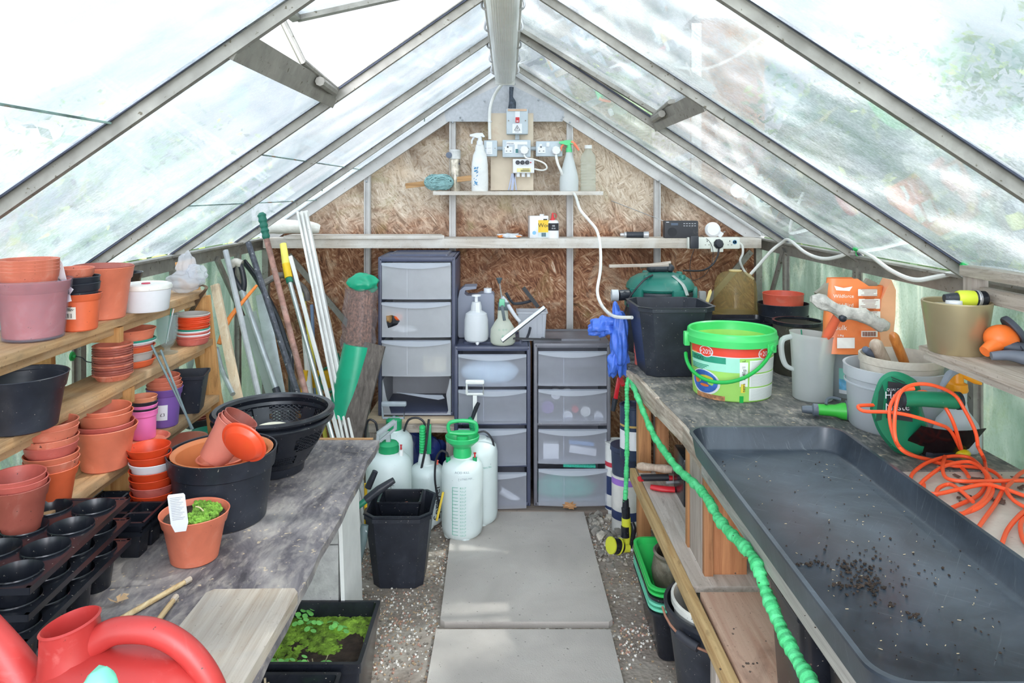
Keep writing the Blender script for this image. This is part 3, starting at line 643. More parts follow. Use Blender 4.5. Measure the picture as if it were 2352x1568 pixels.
# tipped pots in it
def leaned(px,py,D,ang,az,rt_,rb_,h_,m_,lab,name='plant_pot',kind='pot'):
    q=W(px,py,D); E=(Matrix.Rotation(az,3,'Z')@Matrix.Rotation(ang,3,'Y')).to_euler(); o=solo(name,MB().lathe(potprof(rt_,rb_,h_,.25,.0015,.002),36),m_,lab,kind,tuple(q),tuple(E)); return o
pal=mat('dusky pink plastic','#d98372',.42,.08,10,dust=.15)
leaned(488,1056,1.86,math.radians(33),.25,.050,.036,.105,pal,'outer pink pot lying tipped in the largest black pot')
leaned(494,1049,1.862,math.radians(33),.25,.047,.034,.105,pal,'second pink pot nested in the tipped pot')
leaned(500,1041,1.864,math.radians(33),.25,.0445,.032,.105,brownp,'third pot nested innermost in the tipped pots')
q=W(552,1026,1.79); E=Euler((math.radians(-62),math.radians(32),0)); 
solo('plant_saucer',MB().lathe([(.0,.0),(.04,.0),(.043,.002),(.052,.012),(.058,.013),(.060,.016),(.058,.017),(.051,.015),(.041,.004),(0,.003)],44),mat('glossy red plastic','#e4502f',.25,.05,8),'glossy red saucer propped on edge in the largest black pot','saucer',tuple(q),tuple(E))
q=W(470,1080,1.83); solo('plant_saucer',MB().lathe(potprof(.06,.05,.02,.3,.0015,.002),36),terra,'terracotta saucer lying under the tipped pink pots','saucer',(p2.x,p2.y-.01,q.z-.012),(.0,0,0))
# moss pot
P=fit(447,1308,ZL,151,1172,.68); p,rt,rb,h=P
t=thing('plant_pot','terracotta pot growing moss beside a white label on the left bench','pot',tuple(p))
part('pot',MB().lathe(potprof(rt,rb,h,.26,.002,.004),52),terra,t)
part('soil',MB().lathe([(0,0),(rt*.86,0),(rt*.87,.012),(0,.014)],32,(0,0,h*.78)),soil,t)
moss=mat('moss','#79a83a',.9,.45,60,bump=1,bs=120)
b=MB(); rr=random.Random(5)
for i in range(260):
    a=rr.uniform(-1.9,1.9); r=rr.uniform(0,1)**.6*.8*rt; b.blob((r*math.cos(a)-.004,r*math.sin(a),h*.78+.016+.004*rr.random()),(.0055,.0055,.006),.3,3,i,1)
part('moss',b,moss,t,kind='stuff'); part('dead_stalk',MB().tube([(.02,0,h*.8),(.022,0,h*.95),(.012,0,h*1.06),(.002,0,h*1.08)],.0014,5,smooth=3),mat('straw','#d8c7a0',.8),t)
q=W(408,1168,1.60); b=MB().prism([(-.019,-.032),(.019,-.032),(.019,.028),(.016,.032),(-.016,.032),(-.019,.028)],0,.0008,M)
for k in range(14): b.box((-.002*(k%3),-.0004,.024-k*.0036),(.028-.004*(k%3),.0004,.0007),mi=1)
b.prism([(-.012,-.05),(.012,-.05),(.019,-.032),(-.019,-.032)],0,.0008,M)
solo('plant_label',b,[wht,mat('small grey print','#8a8c96',.7)],'white printed plant label stuck in the mossy terracotta pot','label',tuple(q),(0,math.radians(-7),0))
# hanging baskets
def basket(p,rt,rb,h,lab,disc):
    prof=[(rb*.9,0),(rb,.003),(rb*1.04,h*.16),(rb*1.12,h*.2),(rt*.78,h*.55),(rt*.93,h*.88),(rt*.95,h*.92),(rt*1.0,h*.925),(rt*1.01,h*.96),(rt*.97,h),(rt*.90,h*.985),(rt*.88,h*.93)]
    t=thing('hanging_basket',lab,'basket',tuple(p))
    b=MB(); n=96; 
    inner=[(r-.004,z) for r,z in prof[::-1][1:]]
    # wall with real openings: faces in window zones are left out
    def rad(z):
        for (r0,z0),(r1,z1) in zip(prof,prof[1:]):
            if z0<=z<=z1 and z1>z0: return r0+(r1-r0)*(z-z0)/(z1-z0)
        return rt
    zs=[0,.003,h*.16,h*.2]+[h*(.2+.68*i/17) for i in range(1,18)]
    def hole(i,z):
        k=i%16; f=z/h
        if 3<=k<=13 and .52<f<.80: return not((k in(3,13)) and (f<.55 or f>.77))
        kk=(i+8)%16
        if 4<=kk<=12 and .27<f<.44: return True
        return False
    vs=[]; 
    for z in zs:
        r=rad(z); vs+=[(r*math.cos(2*PI*i/n),r*math.sin(2*PI*i/n),z) for i in range(n)]
    fs=[]
    for k in range(len(zs)-1):
        for i in range(n):
            zc=(zs[k]+zs[k+1])/2
            if hole(i,zc): continue
            j=(i+1)%n; fs.append([k*n+i,k*n+j,(k+1)*n+j,(k+1)*n+i])
    b._add([Vector(v) for v in vs],fs); b._add([Vector((rb*.9*math.cos(2*PI*i/40),rb*.9*math.sin(2*PI*i/40),.002)) for i in range(40)],[list(range(40))])
    b.lathe(prof[5:]+[(rt*.90,h*.86)],n,caps=False)
    o=part('bowl',b,blks,t); 
    b=MB()
    for i0 in range(0,n,16):
        for (ka,kb,za,zb,nu) in ((3,14,.52,.80,6),(-4,5,.27,.44,5)):
            a0=2*PI*(i0+ka)/n; a1=2*PI*(i0+kb)/n
            def P_(u,v_):
                z=h*(za+(zb-za)*v_); r=rad(z)-.0015; a=a0+(a1-a0)*u; return Vector((r*math.cos(a),r*math.sin(a),z))
            for s in range(-nu,nu+1):
                for sg in (1,-1):
                    pts=[]
                    for q in range(7):
                        v_=q/6; u=(s/nu+v_*.9) if sg==1 else (s/nu+ (1-v_)*.9)
                        if 0<=u<=1: pts.append(P_(u,v_))
                    if len(pts)>1: b.tube(pts,.0014,4)
    part('lattice',b,blks,t)
    return t
P=fit(628,1105,ZL,272,943,.5); p,rt,rb,h=P
basket(p,rt*.985,rb,h*.93,'lower of two black hanging baskets nested on the left bench',0)
basket(p+Vector((0,.0,.022)),rt,rb,h*.93,'upper black hanging basket with lattice windows on the left bench',1)
solo('ceramic_disc',MB().lathe([(0,0),(.058,0),(.06,.004),(.056,.008),(0,.010)],36),mat('cream ceramic','#dedac4',.6,.05),'cream round disc lying inside the upper hanging basket','disc',(p.x+.0,p.y-.01,p.z+h*.66),(.1,.03,0))
# pots behind the basket at the bench end
stack('on the bench end behind the rods',455,985,ZL,58,962,[(blk,'black',0,1.3,(0,0),1.4),(brownp,'dull brown',.01,1.08,(.0,.03),1.2),(brownp,'small brown',.012,1,(0,.05),1)],.8,.3)
P=fit(455,1010,ZL,74,990,.8); solo('plant_pot',potmesh(P[1],P[2],P[3]*1.0,tealp),tealp,'teal pot mostly hidden behind the hanging baskets','pot',(P[0].x+.03,P[0].y,ZL))
P=fit(418,1045,ZL,112,1008,.7); solo('plant_pot',potmesh(P[1],P[2],P[3],pal,.2),pal,'shallow pink terracotta pot behind the largest black pot','pot',tuple(P[0]),(0,math.radians(-4),0))
# seed and pot trays
def potcarrier(x,y,z,rot,lab,pots=True):
    t=thing('pot_carrier_tray',lab,'tray',(x,y,z),(0,0,rot),'black carrier trays stacked on the left bench')
    b=MB(); r=.0405; P_=.09; nx,ny=2,4
    # the sheet with round openings: build cell by cell
    n=24
    for i in range(nx):
        for j in range(ny):
            cx=(i-.5)*P_; cy=(j-1.5)*P_; vs=[]
            for k in range(n):
                a=2*PI*k/n; ca,sa=math.cos(a),math.sin(a); mx=P_/2/max(abs(ca),abs(sa))
                vs+=[Vector((cx+ca*mx,cy+sa*mx,.078)),Vector((cx+ca*r,cy+sa*r,.078)),Vector((cx+ca*(r-.003),cy+sa*(r-.003),.068))]
            b._add(vs,[[3*k,3*((k+1)%n),3*((k+1)%n)+1,3*k+1] for k in range(n)]+[[3*k+1,3*((k+1)%n)+1,3*((k+1)%n)+2,3*k+2] for k in range(n)])
    wx,wy=nx*P_/2,ny*P_/2
    for sx in (-1,1): b.box((sx*(wx+.003),0,.073),(.008,2*wy+.012,.012))
    for sy in (-1,1): b.box((0,sy*(wy+.003),.073),(2*wx+.012,.008,.012))
    part('tray_sheet',b,blks,t)
    if pots:
        for i in range(nx):
            for j in range(ny):
                b=MB().lathe([(0,0),(r*.72,0),(r*.74,.002),(r*.94,.07),(r*1.04,.081),(r*1.02,.083),(r*.92,.070),(r*.7,.004),(0,.003)],26)
                part('pot_cup',b,blks,t,loc=((i-.5)*P_,(j-1.5)*P_,0))
    return t
rz=math.radians(2)
X0=-.79
for k in range(3): potcarrier(-.918,1.435,ZL+.045*k,rz+.01*k,['lowest','middle','topmost'][k]+' black pot carrier tray beneath the pot staging',pots=True)
def celltray(x,y,z,rot,lab):
    t=thing('seed_tray',lab,'tray',(x,y,z),(0,0,rot),'black square cell trays on the left bench'); b=MB(); P_=.06
    for i in range(3):
        for j in range(3): b.sq([(P_*.5,.06),(P_*.44,.058),(P_*.36,.0),(.0001,.0)],((i-1)*P_,(j-1)*P_,0),.2,3,caps=False)
    for s in (-1,1): b.box((s*P_*1.52,0,.058),(.006,P_*3.1,.008)); b.box((0,s*P_*1.52,.058),(P_*3.1,.006,.008))
    part('cells',b,blks,t)
celltray(-.93,1.78,ZL,0,'lower black nine cell tray behind the pot carriers'); celltray(-.932,1.785,ZL+.02,.03,'upper black nine cell tray behind the pot carriers'); 
# canes, board, leaf
cane=wood('bamboo','#b9925f','#e8d3a8',1,1.5,.5,knots=False)
for k,(a,b2,lab) in enumerate((((300,1408),(434,1331),'longer bamboo cane lying on the bench behind the red watering can'),((368,1418),(403,1372),'shorter bamboo cane end beside the grey plank'))):
    a=PZ(*a,ZL+.007); b2=PZ(*b2,ZL+.007); d=(a-b2).normalized(); b=MB().tube([b2,b2-d*-.02,b2+d*.022,a+d*.25],[.0048,.005,.0056,.006],10); b.tube([b2-d*.004,b2+d*.012],.0062,8,mi=1)
    solow('bamboo_cane',b,[cane,mat('cane tip','#c9b8a6',.7)],lab,'cane')
plank=wood('grey plank','#8f7a62','#c5bbad',1,.9,.8,grey=.4,greyc='#a6a099',speck=.1)
a=PZ(470,1355,ZL); z=ZL
zt=ZL+.024; pts=[PZ(478,1354,zt),PZ(684,1352,zt)]; n0=pts[0]; n1=pts[1]
b=MB(); b.prism([(n0.x+.012,n0.y+.003),(n0.x,n0.y-.01),(n0.x-.02,.75),(n1.x-.025,.75),(n1.x+.003,n1.y-.012),(n1.x-.008,n1.y+.003)],ZL,zt)
solow('wooden_plank',b,plank,'thick grey plank lying along the aisle edge of the left bench','plank')
q=PZ(262,1385,ZL+.004); b=MB(); 
for k in range(4): b._add([q+Vector((.004*k,.0,0)),q+Vector((.012*math.cos(k)+.004*k,.018*math.sin(k+1),.012)),q+Vector((.03*math.cos(k*.7),.02*math.sin(k),.01))],[[0,1,2]])
solow('dry_leaf',b,mat('dry leaf','#c9a882',.8),'curled dry leaf on the bench beside the bamboo canes','leaf')
# watering can
redcan=mat('red watering can plastic','#b83835',.38,.1,6,dust=.16,dustc='#f0a8a0',speck=.03)
t=thing('watering_can','big red plastic watering can at the front of the left bench','watering can',(-.553,1.055,ZL))
def ring_el(cx,cy,cz,rx,ry,n=40,tilt=0): return [Vector((cx+rx*math.cos(2*PI*i/n),cy+ry*math.sin(2*PI*i/n),cz+tilt*math.cos(2*PI*i/n))) for i in range(n)]
# X runs along the can; spout towards -X
b=MB(); rings=[]
for f,(cx,rx,ry) in ((0,(0,.115,.07)),(.02,(0,.12,.075)),(.25,(.002,.130,.085)),(.5,(.002,.132,.088)),(.68,(.0,.128,.086)),(.82,(-.002,.116,.078)),(.92,(-.008,.094,.064)),(.985,(-.03,.05,.04)),(1.0,(-.035,.02,.02))):
    rings.append(ring_el(cx,0,f*.188,rx,ry))
b.loft(rings)
part('body',b,redcan,t)
b=MB(); b.loft([ring_el(-.062,0,.10,.062,.058,32),ring_el(-.066,0,.15,.047,.048,32),ring_el(-.07,0,.19,.040,.042,32,.0),ring_el(-.072,0,.222,.037,.040,32,.006),ring_el(-.072,0,.226,.039,.042,32,.008),ring_el(-.072,0,.228,.036,.038,32,.008),ring_el(-.071,0,.215,.033,.036,32,.006),ring_el(-.066,0,.15,.036,.038,32)],cap0=False,cap1=True)
part('filler_neck',b,redcan,t)
b=MB().tube([(-.050,0,.185),(-.03,0,.203),(.0,0,.215),(.05,0,.212),(.095,0,.186),(.128,0,.14),(.14,0,.09),(.128,0,.045),(.11,0,.03)],[.020,.019,.018,.0175,.0175,.018,.019,.020,.018],20,smooth=6)
part('handle',b,redcan,t)
b=MB().tube([(-.085,0,.05),(-.118,0,.10),(-.16,0,.17),(-.21,0,.235),(-.26,0,.29)],[.038,.034,.028,.022,.016],20,smooth=5); part('spout',b,redcan,t)
wc=t; wc.rotation_euler=(0,0,0)
q=W(222,1560,.86); solow('garden_glove',MB().blob((q.x,q.y,q.z-.02),(.02,.03,.03),.1,2,2,3).blob((q.x-.03,q.y,q.z-.035),(.035,.03,.02),.1,2,5,3),mat('mint rubber','#7fd6b8',.45,.05,6),'mint green rounded rubber thing in front of the watering can','rubber tool')
# ---------------- back: long shelf, small shelf, electrics
shw=wood('whitewashed old wood','#a79a8b','#d8cfc4',0,.8,.85,grey=.3,greyc='#d9d5cf',speck=.2)
ZS=1.5+(440-546)*3.80/1700+.0  # shelf top at its front edge
D0=3.80; zt=H-(548-VY)*D0/F; zb=H-(570-VY)*D0/F
b=MB(); b.box(((XL+XR)/2-.0,D0+.09,(zt+zb)/2),(2.56,.18,zt-zb),bev=.002)
solow('wall_shelf',b,shw,'long whitewashed plank shelf running across the strand board wall','shelf')
b=MB(); b.prism([(-1.15,3.782),(-.40,3.784),(-.33,3.80),(-.36,3.95),(-1.15,3.95)],zt,zt+.016); solow('shelf_plank',b,shw,'thinner second plank lying on the left half of the long shelf','plank')
ZSH=zt
D1=3.86; zt2=H-(439-VY)*D1/F
b=MB(); b.box((W(1190,0,D1).x,D1+.065,zt2-.010),(390*D1/F,.13,.020),bev=.002); b.box((W(1190,0,D1).x,D1-.004,zt2-.010),(390*D1/F,.010,.02)); 
solow('small_wall_shelf',b,shw,'short high white shelf below the electrical sockets','shelf')
Z2=zt2
ply=mat('water stained plywood','#d8c9b4',.8,.08,7,dust=.3,dustc='#b98f76',ds=6)
q0=W(1127,437,3.96); q1=W(1225,260,3.96)
solow('plywood_backboard',MB().box(((q0.x+q1.x)/2,3.962,(q0.z+q1.z)/2),(q1.x-q0.x,.012,q1.z-q0.z)),ply,'pale plywood board screwed to the gable behind the sockets','board')
steel=mat('grey painted metal','#bfcad1',.4,.05,20); D=3.935
def wbox(px0,py0,px1,py1,D,dep,bev=.004):
    a=W(px0,py0,D); b_=W(px1,py1,D); b=MB().box(((a.x+b_.x)/2,D+dep/2,(a.z+b_.z)/2),(abs(b_.x-a.x),dep,abs(a.z-b_.z)),bev=bev); return b,a,b_
def addwbox(b,px0,py0,px1,py1,D,dep,mi=0,bev=0):
    a=W(px0,py0,D); c_=W(px1,py1,D); b.box(((a.x+c_.x)/2,D+dep/2,(a.z+c_.z)/2),(abs(c_.x-a.x),dep,abs(a.z-c_.z)),bev=bev,mi=mi)
prn=_M['black print']; redm=mat('switch red','#c8202c',.35,.05); 
t=thing('isolator_switch','grey metal isolator box with red rocker and lightning warning sticker','switch box',tuple(W(1188,308,3.95)))
b,_,_=wbox(1163,249,1213,308,3.90,.055,.006); part('box',b,steel,t,world=True)
b=MB(); addwbox(b,1166,250,1210,255,3.897,.004); part('label_strip',b,mat('tan sticker','#d9b89d',.6),t,world=True)
b=MB(); addwbox(b,1183,256,1194,281,3.896,.004); part('switch_plate',b,wht,t,world=True)
b=MB(); addwbox(b,1184,269,1193,281,3.889,.010,bev=.002); addwbox(b,1186,277,1191,279,3.888,.002,mi=1); o=part('rocker',b,[redm,wht],t,world=True)
b=MB(); addwbox(b,1177,284,1199,306,3.897,.003)
q=W(1188,294,3.895); s_=.019
def tri(s): return [Vector((q.x+s*math.sin(a),q.y,q.z-.003+s*math.cos(a))) for a in (0,2*PI/3,4*PI/3)]
o3=tri(s_); i3=tri(s_*.78)
b._add(o3+i3,[[0,1,4,3],[1,2,5,4],[2,0,3,5]],1)
b._add([q+Vector(v) for v in ((.002,0,.008),(-.004,0,-.002),(0,0,-.002),(-.002,0,-.010),(.004,0,.001),(0,0,.001))],[[0,1,2,5],[5,2,3,4]],1)
b.text('Danger',.007,(q.x,q.y,q.z-.019),mi=1); part('warning_sticker',b,[wht,prn],t,world=True)
b=MB()
for px in (1168,1207): qq=W(px,277,3.9); b.lathe([(.0035,0),(.0035,.003),(0,.003)],10,qq,Euler((PI/2,0,0)))
part('screws',b,alu,t,world=True)
def socket(px0,py0,px1,py1,lab,kind,nm='wall_socket'):
    t=thing(nm,lab,'socket',tuple(W((px0+px1)/2,py1,3.95))); b,_,_=wbox(px0,py0,px1,py1,3.91,.045,.005); part('box',b,steel,t,world=True); 
    b=MB(); n=0
    if kind=='switch':
        b=MB(); addwbox(b,1117,325,1131,354,3.906,.005,bev=.001); part('switch_plate',b,wht,t,world=True)
        b=MB(); addwbox(b,1120,333,1128,340,3.902,.005); addwbox(b,1120,343,1128,350,3.902,.005); part('rocker',b,whtd,t,world=True)
    else:
        x0=px0+5 if kind==1 else px0+4
        b=MB(); addwbox(b,x0,337,x0+18,351,3.907,.004); addwbox(b,x0+4,331,x0+10,338,3.907,.004)
        addwbox(b,x0+6.5,335,x0+8.5,339.5,3.905,.003,mi=1); addwbox(b,x0+3,346,x0+6,347.5,3.905,.003,mi=1); addwbox(b,x0+12,346,x0+15,347.5,3.905,.003,mi=1); part('socket_face',b,[wht,prn],t,world=True)
        b=MB(); addwbox(b,px0+28,332,px0+35,352,3.905,.006,bev=.001) if kind==1 else addwbox(b,px0+24,327,px0+31,337,3.905,.006,bev=.001); part('switch',b,wht,t,world=True)
    for px in (px0+5,px1-5):
        b=MB(); qq=W(px,(py0+py1)/2,3.91); b.lathe([(.003,0),(.003,.002),(0,.002)],8,qq,Euler((PI/2,0,0))); part('screw',b,alu,t,world=True)
    return t
socket(1111,322,1142,359,'grey metal light switch box left of the backboard','switch','light_switch')
t=socket(1154,321,1219,361,'middle grey metal double socket with a label strip',1)
b=MB(); addwbox(b,1163,325,1211,332,3.907,.003); b.text('otterman',.010,(W(1172,329,3.905)),mi=1); part('label_strip',b,[wht,prn],t,world=True)
b=MB(); addwbox(b,1184,342,1190,351,3.904,.003); part('indicator',b,mat('teal switch mark','#3d7d80',.5),t,world=True)
socket(1231,324,1292,359,'right hand grey metal double socket','2')
def plug3(px,py,D,lab,w=22,h=24,m=wht):
    t=thing('mains_plug',lab,'plug',tuple(W(px,py+h/2,D))); b=MB(); a=W(px,py,D); r=w*D/F/2
    b.lathe([(r*.9,0),(r,.003),(r,.018),(r*.8,.026),(0,.027)],8,a,Euler((PI/2,0,0))); part('plug_body',b,m,t,world=True)
    return t
plug3(1204,345,3.904,'white plug in the middle double socket'); plug3(1277,346,3.904,'white plug in the right hand double socket')
cond=mat('grey conduit','#aab2b6',.45,.06)
b=MB().bar(W(1188,308,3.94),W(1188,321,3.94),.022,.022); solow('conduit',b,cond,'short grey conduit between the isolator box and middle socket','conduit')
solow('conduit',MB().tube([W(1142,341,3.94),W(1154,341,3.94)],.011,12),cond,'short grey conduit between the light switch and middle socket','conduit')
solow('conduit',MB().tube([W(1219,341,3.94),W(1231,341,3.94)],.011,12),cond,'short grey conduit between the middle and right sockets','conduit')
t=thing('heater_controller','white control box with three black knobs and yellow warning label','control box',tuple(W(1203,398,3.95)))
b,_,_=wbox(1178,365,1227,397,3.89,.05,.003); part('box',b,wht,t,world=True)
for px in (1189,1200,1211):
    b=MB().lathe([(.0115,0),(.0115,.006),(.008,.016),(.0075,.017),(0,.017)],20,W(px,373,3.89),Euler((PI/2,0,0))); part('knob',b,blk,t,world=True)
part('red_lamp',MB().lathe([(.0035,0),(.0035,.004),(0,.005)],12,W(1219,373,3.89),Euler((PI/2,0,0))),redm,t,world=True)
b=MB(); addwbox(b,1187,386,1219,395,3.888,.002); b.text('WARNING',.0075,W(1208,388,3.886),mi=1)
for k in range(3): addwbox(b,1196,390+k*1.6,1217,390.7+k*1.6,3.886,.001,mi=1)
part('warning_label',b,[mat('yellow label','#efe3a0',.6),prn],t,world=True)
for px in (1190,1202,1214): part('cable_gland',MB().tube([W(px,397,3.915),W(px,406,3.915)],.010,10),wht,t,world=True)
cab=mat('white cable','#e9e9e4',.45,.05,20,dust=.1)
def cable(lab,pts,r,m=cab,nm='cable',cat='cable',n=8,k=6): return solow(nm,MB().tube([Vector(p) for p in pts],r,n,smooth=k),m,lab,cat)
cable('white cable looping from the middle plug to the control box',[W(1204,356,3.885),W(1210,363,3.87),W(1230,367,3.86),W(1250,375,3.86),W(1256,386,3.865),W(1246,391,3.88),W(1228,388,3.90)],.0045)
cable('white cable dropping from the right plug through the small shelf down to the tub',[W(1277,357,3.885),W(1281,375,3.86),W(1288,392,3.86),W(1296,412,3.9),W(1310,436,3.92),W(1322,450,3.80),W(1332,480,3.66),W(1352,505,3.60),W(1371,530,3.56),W(1379,570,3.54),W(1379,620,3.5),W(1372,670,3.42),W(1385,705,3.3),W(1410,726,3.1),W(1452,729,2.98)],.0072)
cable('white cable curving from the ridge down to the light switch',[W(1167,180,3.80),W(1150,197,3.86),W(1134,222,3.92),W(1125,255,3.93),W(1125,320,3.93)],.0085)
solow('cable_clip',MB().lathe([(.011,-.003),(.011,.003),(.008,.003),(.008,-.003)],14,W(1125,279,3.93)),wht,'white clip around the cable beside the backboard','clip')
tape=mat('blue black tape','#3c4653',.6,.4,60)
solow('taped_cable',MB().tube([W(1175,200,3.93),W(1174,222,3.93),W(1177,235,3.925),W(1176,249,3.93)],[.012,.010,.019,.021],12,smooth=3),tape,'dark taped bundle of cable above the isolator box','cable')
solow('shelf_bracket',MB().bar(W(1176,437,3.93),W(1180,398,3.93),.014,.004,up=(0,-1,0)).bar(W(1168,437,3.93),W(1176,398,3.93),.006,.004,up=(0,-1,0)).bar(W(1186,437,3.93),W(1181,398,3.93),.006,.004,up=(0,-1,0)),mat('blue grey steel','#8d96ab',.4,.1,metal=.4),'grey steel bracket holding the small shelf under the control box','bracket')
# on the small shelf
def onshelf(px,D,z): return Vector(((px-VX)*D/F,D,z))
K=3.9/F
p=onshelf(1045,3.92,Z2); t=thing('spray_can','aerosol can in foil print with a white cap on the small shelf','aerosol can',tuple(p))
foil=mat('foil printed can','#c9bfae',.25,.4,30,speck=.4,speckc='#4a4f78',ss=40,metal=.5)
part('can',MB().lathe([(0,0),(.026,0),(.028,.004),(.028,.165),(.022,.178),(0,.18)],28),foil,t)
part('cap',MB().lathe([(0,0),(.030,0),(.030,.045),(.026,.05),(0,.05)],28,(0,0,.170)),mat('grubby cap','#d3d3d1',.6,.2,20),t)
part('side_cap',MB().lathe([(.014,0),(.016,.002),(.016,.02),(0,.021)],18,(-.03,-.01,.19),Euler((PI/2,0,0))),mat('slate plastic','#616a7c',.5),t)
p=onshelf(1102,3.90,Z2); t=thing('spray_bottle','scuffed white trigger spray bottle with peeling blue print','spray bottle',tuple(p))
b=MB().lathe([(0,0),(.042,0),(.044,.004),(.045,.05),(.043,.14),(.036,.19),(.024,.215),(.025,.22),(.020,.245),(.0,.245)],28,sy=.65); part('bottle',b,whtd,t)
b=MB(); bl=mat('worn blue print','#3f8fc2',.6,.2,40); rr=random.Random(2)
for k in range(26):
    a=-.45+rr.uniform(-.25,.25); z=rr.uniform(.03,.13); b.box((.0455*math.sin(a),-.0297*math.cos(a)-.0006,z),(rr.uniform(.002,.008),.001,rr.uniform(.002,.010)),Euler((0,rr.uniform(0,1),a)))
part('worn_print',b,bl,t)
def trigger(t,z,m1,m2,s=1,flip=1,cap=None):
    b=MB().lathe([(.016*s,0),(.016*s,.018*s),(.011*s,.024*s),(.010*s,.045*s)],18,(0,0,z)); part('collar',b,cap or m1,t)
    b=MB().prism([(-.050,.050),(-.050,.058),(-.015,.066),(.014,.066),(.026,.048),(.020,.044),(.006,.050),(-.01,.040),(-.03,.046)],-.011*s,.011*s,Matrix.Translation((0,0,z-.006))@Matrix.Diagonal((flip*s,1,s,1))@M); part('spray_head',b,m1,t)
    b=MB().tube([Vector((flip*-.026*s,0,z+.042*s)),Vector((flip*-.038*s,0,z+.026*s)),Vector((flip*-.040*s,0,z+.006*s))],[.006*s,.005*s,.004*s],8,smooth=4); part('trigger',b,m2,t)
trigger(t,.243,wht,wht,1.05)
p=onshelf(1307,3.90,Z2); t=thing('spray_bottle','white cone shaped spray bottle with green head and orange trigger','spray bottle',tuple(p))
part('bottle',MB().lathe([(0,0),(.046,0),(.049,.004),(.05,.06),(.045,.09),(.030,.15),(.018,.19),(.015,.21),(0,.21)],32),frost('white cloudy plastic','#eef3f4',.85,.35,.03),t)
orp=mat('coral trigger','#ff8a6a',.4,.05)
trigger(t,.205,mat('fresh green plastic','#5fd48c',.4,.05),orp,1.05,1)
# its coral trigger hangs on the right side
b=MB().tube([(.010,-.004,.262),(.03,-.004,.245),(.052,-.004,.215)],[.010,.008,.005],8,smooth=4); part('lever',b,orp,t)
p=onshelf(1351,3.91,Z2); prof=[(0,0),(.038,0),(.041,.004)]
for k in range(9): z=.02+k*.0155; prof+=[(.041,z),(.0385,z+.006),(.041,z+.012)]
prof+=[(.041,.165),(.036,.19),(.018,.215),(.018,.235),(0,.236)]
t=thing('ribbed_bottle','clear ribbed plastic bottle with a white cap on the small shelf','bottle',tuple(p)); part('bottle',MB().lathe(prof,28,sy=.75),frost('clear ribbed plastic','#eef2ea',.32,.12,.05),t); part('cap',MB().lathe([(0,0),(.02,0),(.02,.018),(0,.019)],20,(0,0,.225)),whtd,t)
# twine
tw=mat('pale teal twine','#8fb7b8',.8,.15,60,bump=.6,bs=300); p=onshelf(1008,3.88,Z2+.047); b=MB(); rr=random.Random(4)
b.blob(p,(.066,.03,.04),.05,2,2,3)
for k in range(26):
    a=rr.uniform(0,PI); e=rr.uniform(-1.2,1.2); R_=Euler((e,rr.uniform(-.5,.5),a)).to_matrix(); pts=[]
    for i in range(21):
        u=2*PI*i/20; v=R_@Vector((math.cos(u),math.sin(u),0)); pts.append(p+Vector((v.x*.076,v.y*.036,v.z*.047)))
    b.tube(pts,.0026,5,caps=False)
solow('twine_ball',b,tw,'ball of pale teal twine on the left end of the small shelf','twine')
solow('wooden_lath',MB().bar(W(932,427,3.905),W(1085,408,3.905),.02,.028,bev=.001),pinex,'short wooden lath lying behind the twine ball','lath')
# on the long shelf
z=ZSH
b=MB(); b.blob((0,0,.012),(.058,.04,.014),.25,2.5,3,3); b.blob((-.045,-.012,.009),(.02,.02,.008),.2,3,1,2,mi=1); b.blob((.035,-.02,.01),(.024,.012,.006),.2,3,2,2,mi=1)
solo('seed_packet',b,[mat('silver packet','#dfe3e8',.35,.15,20),mat('orange corner','#e58a3a',.5)],'crumpled silver and orange packet on the long shelf','packet',tuple(onshelf(1171,3.86,z)))
t=thing('wood_treatment_tin','rectangular tin with a yellow label reading Woo on the long shelf','tin',tuple(onshelf(1236,3.87,z)),(0,0,math.radians(8)))
part('tin',MB().box((0,0,.058),(.098,.06,.116),bev=.003),mat('tin body white','#dedfe2',.3,.1,20,metal=.3),t)
b=MB(); b.box((.022,-.031,.062),(.054,.001,.064)); b.text('Woo',.030,(.026,-.0322,.066),mi=1); b.box((.032,-.0318,.097),(.02,.001,.006),mi=1); b.box((.022,-.031,.018),(.052,.0012,.024),mi=2); b.box((.018,-.032,.018),(.012,.0012,.02),mi=3); b.box((.03,-.032,.018),(.01,.0012,.02),mi=3); b.lathe([(.010,0),(.010,.001),(0,.001)],18,(-.026,-.030,.028),Euler((PI/2,0,0)),mi=4)
part('front_label',b,[mat('yellow print','#f2c838',.5),prn,mat('pale photo print','#c9d7da',.5),mat('dark pane print','#55707a',.5),mat('blue badge','#7fb6dc',.5)],t)
part('cap',MB().lathe([(0,0),(.012,0),(.012,.008),(0,.008)],16,(.02,.0,.116)),wht,t)
t=thing('glue_bottle','small black and white bottle with red nozzle on the long shelf','bottle',tuple(onshelf(1271,3.85,z)))
part('bottle',MB().lathe([(0,0),(.027,0),(.028,.003),(.028,.082),(.022,.092),(.010,.094),(0,.094)],26,sy=.7),wht,t)
b=MB().cylpatch(.0285,-1.2,1.2,.040,.078,(0,0,0),0,12); 
for v in b.b.verts: v.co.y*=.72
b.text('IIIII',.012,(0,-.0212,.064),mi=1); b.text('00 00',.009,(0,-.0212,.051),mi=1); part('label',b,[prn,wht],t)
b=MB().lathe([(.012,0),(.012,.006),(.008,.012),(.003,.040),(0,.04)],14,(-.004,0,.092)); b.tube([(.004,0,.10),(.014,0,.108),(.016,0,.118),(.010,0,.126),(.0,0,.128)],.0018,6,smooth=4); part('red_nozzle',b,mat('nozzle red','#d8343a',.4),t)
q=onshelf(1460,3.86,z+.017); t=thing('torch','black torch with silver head lying on the long shelf','torch',tuple(q),(0,0,math.radians(-4))); E=Euler((0,PI/2,0))
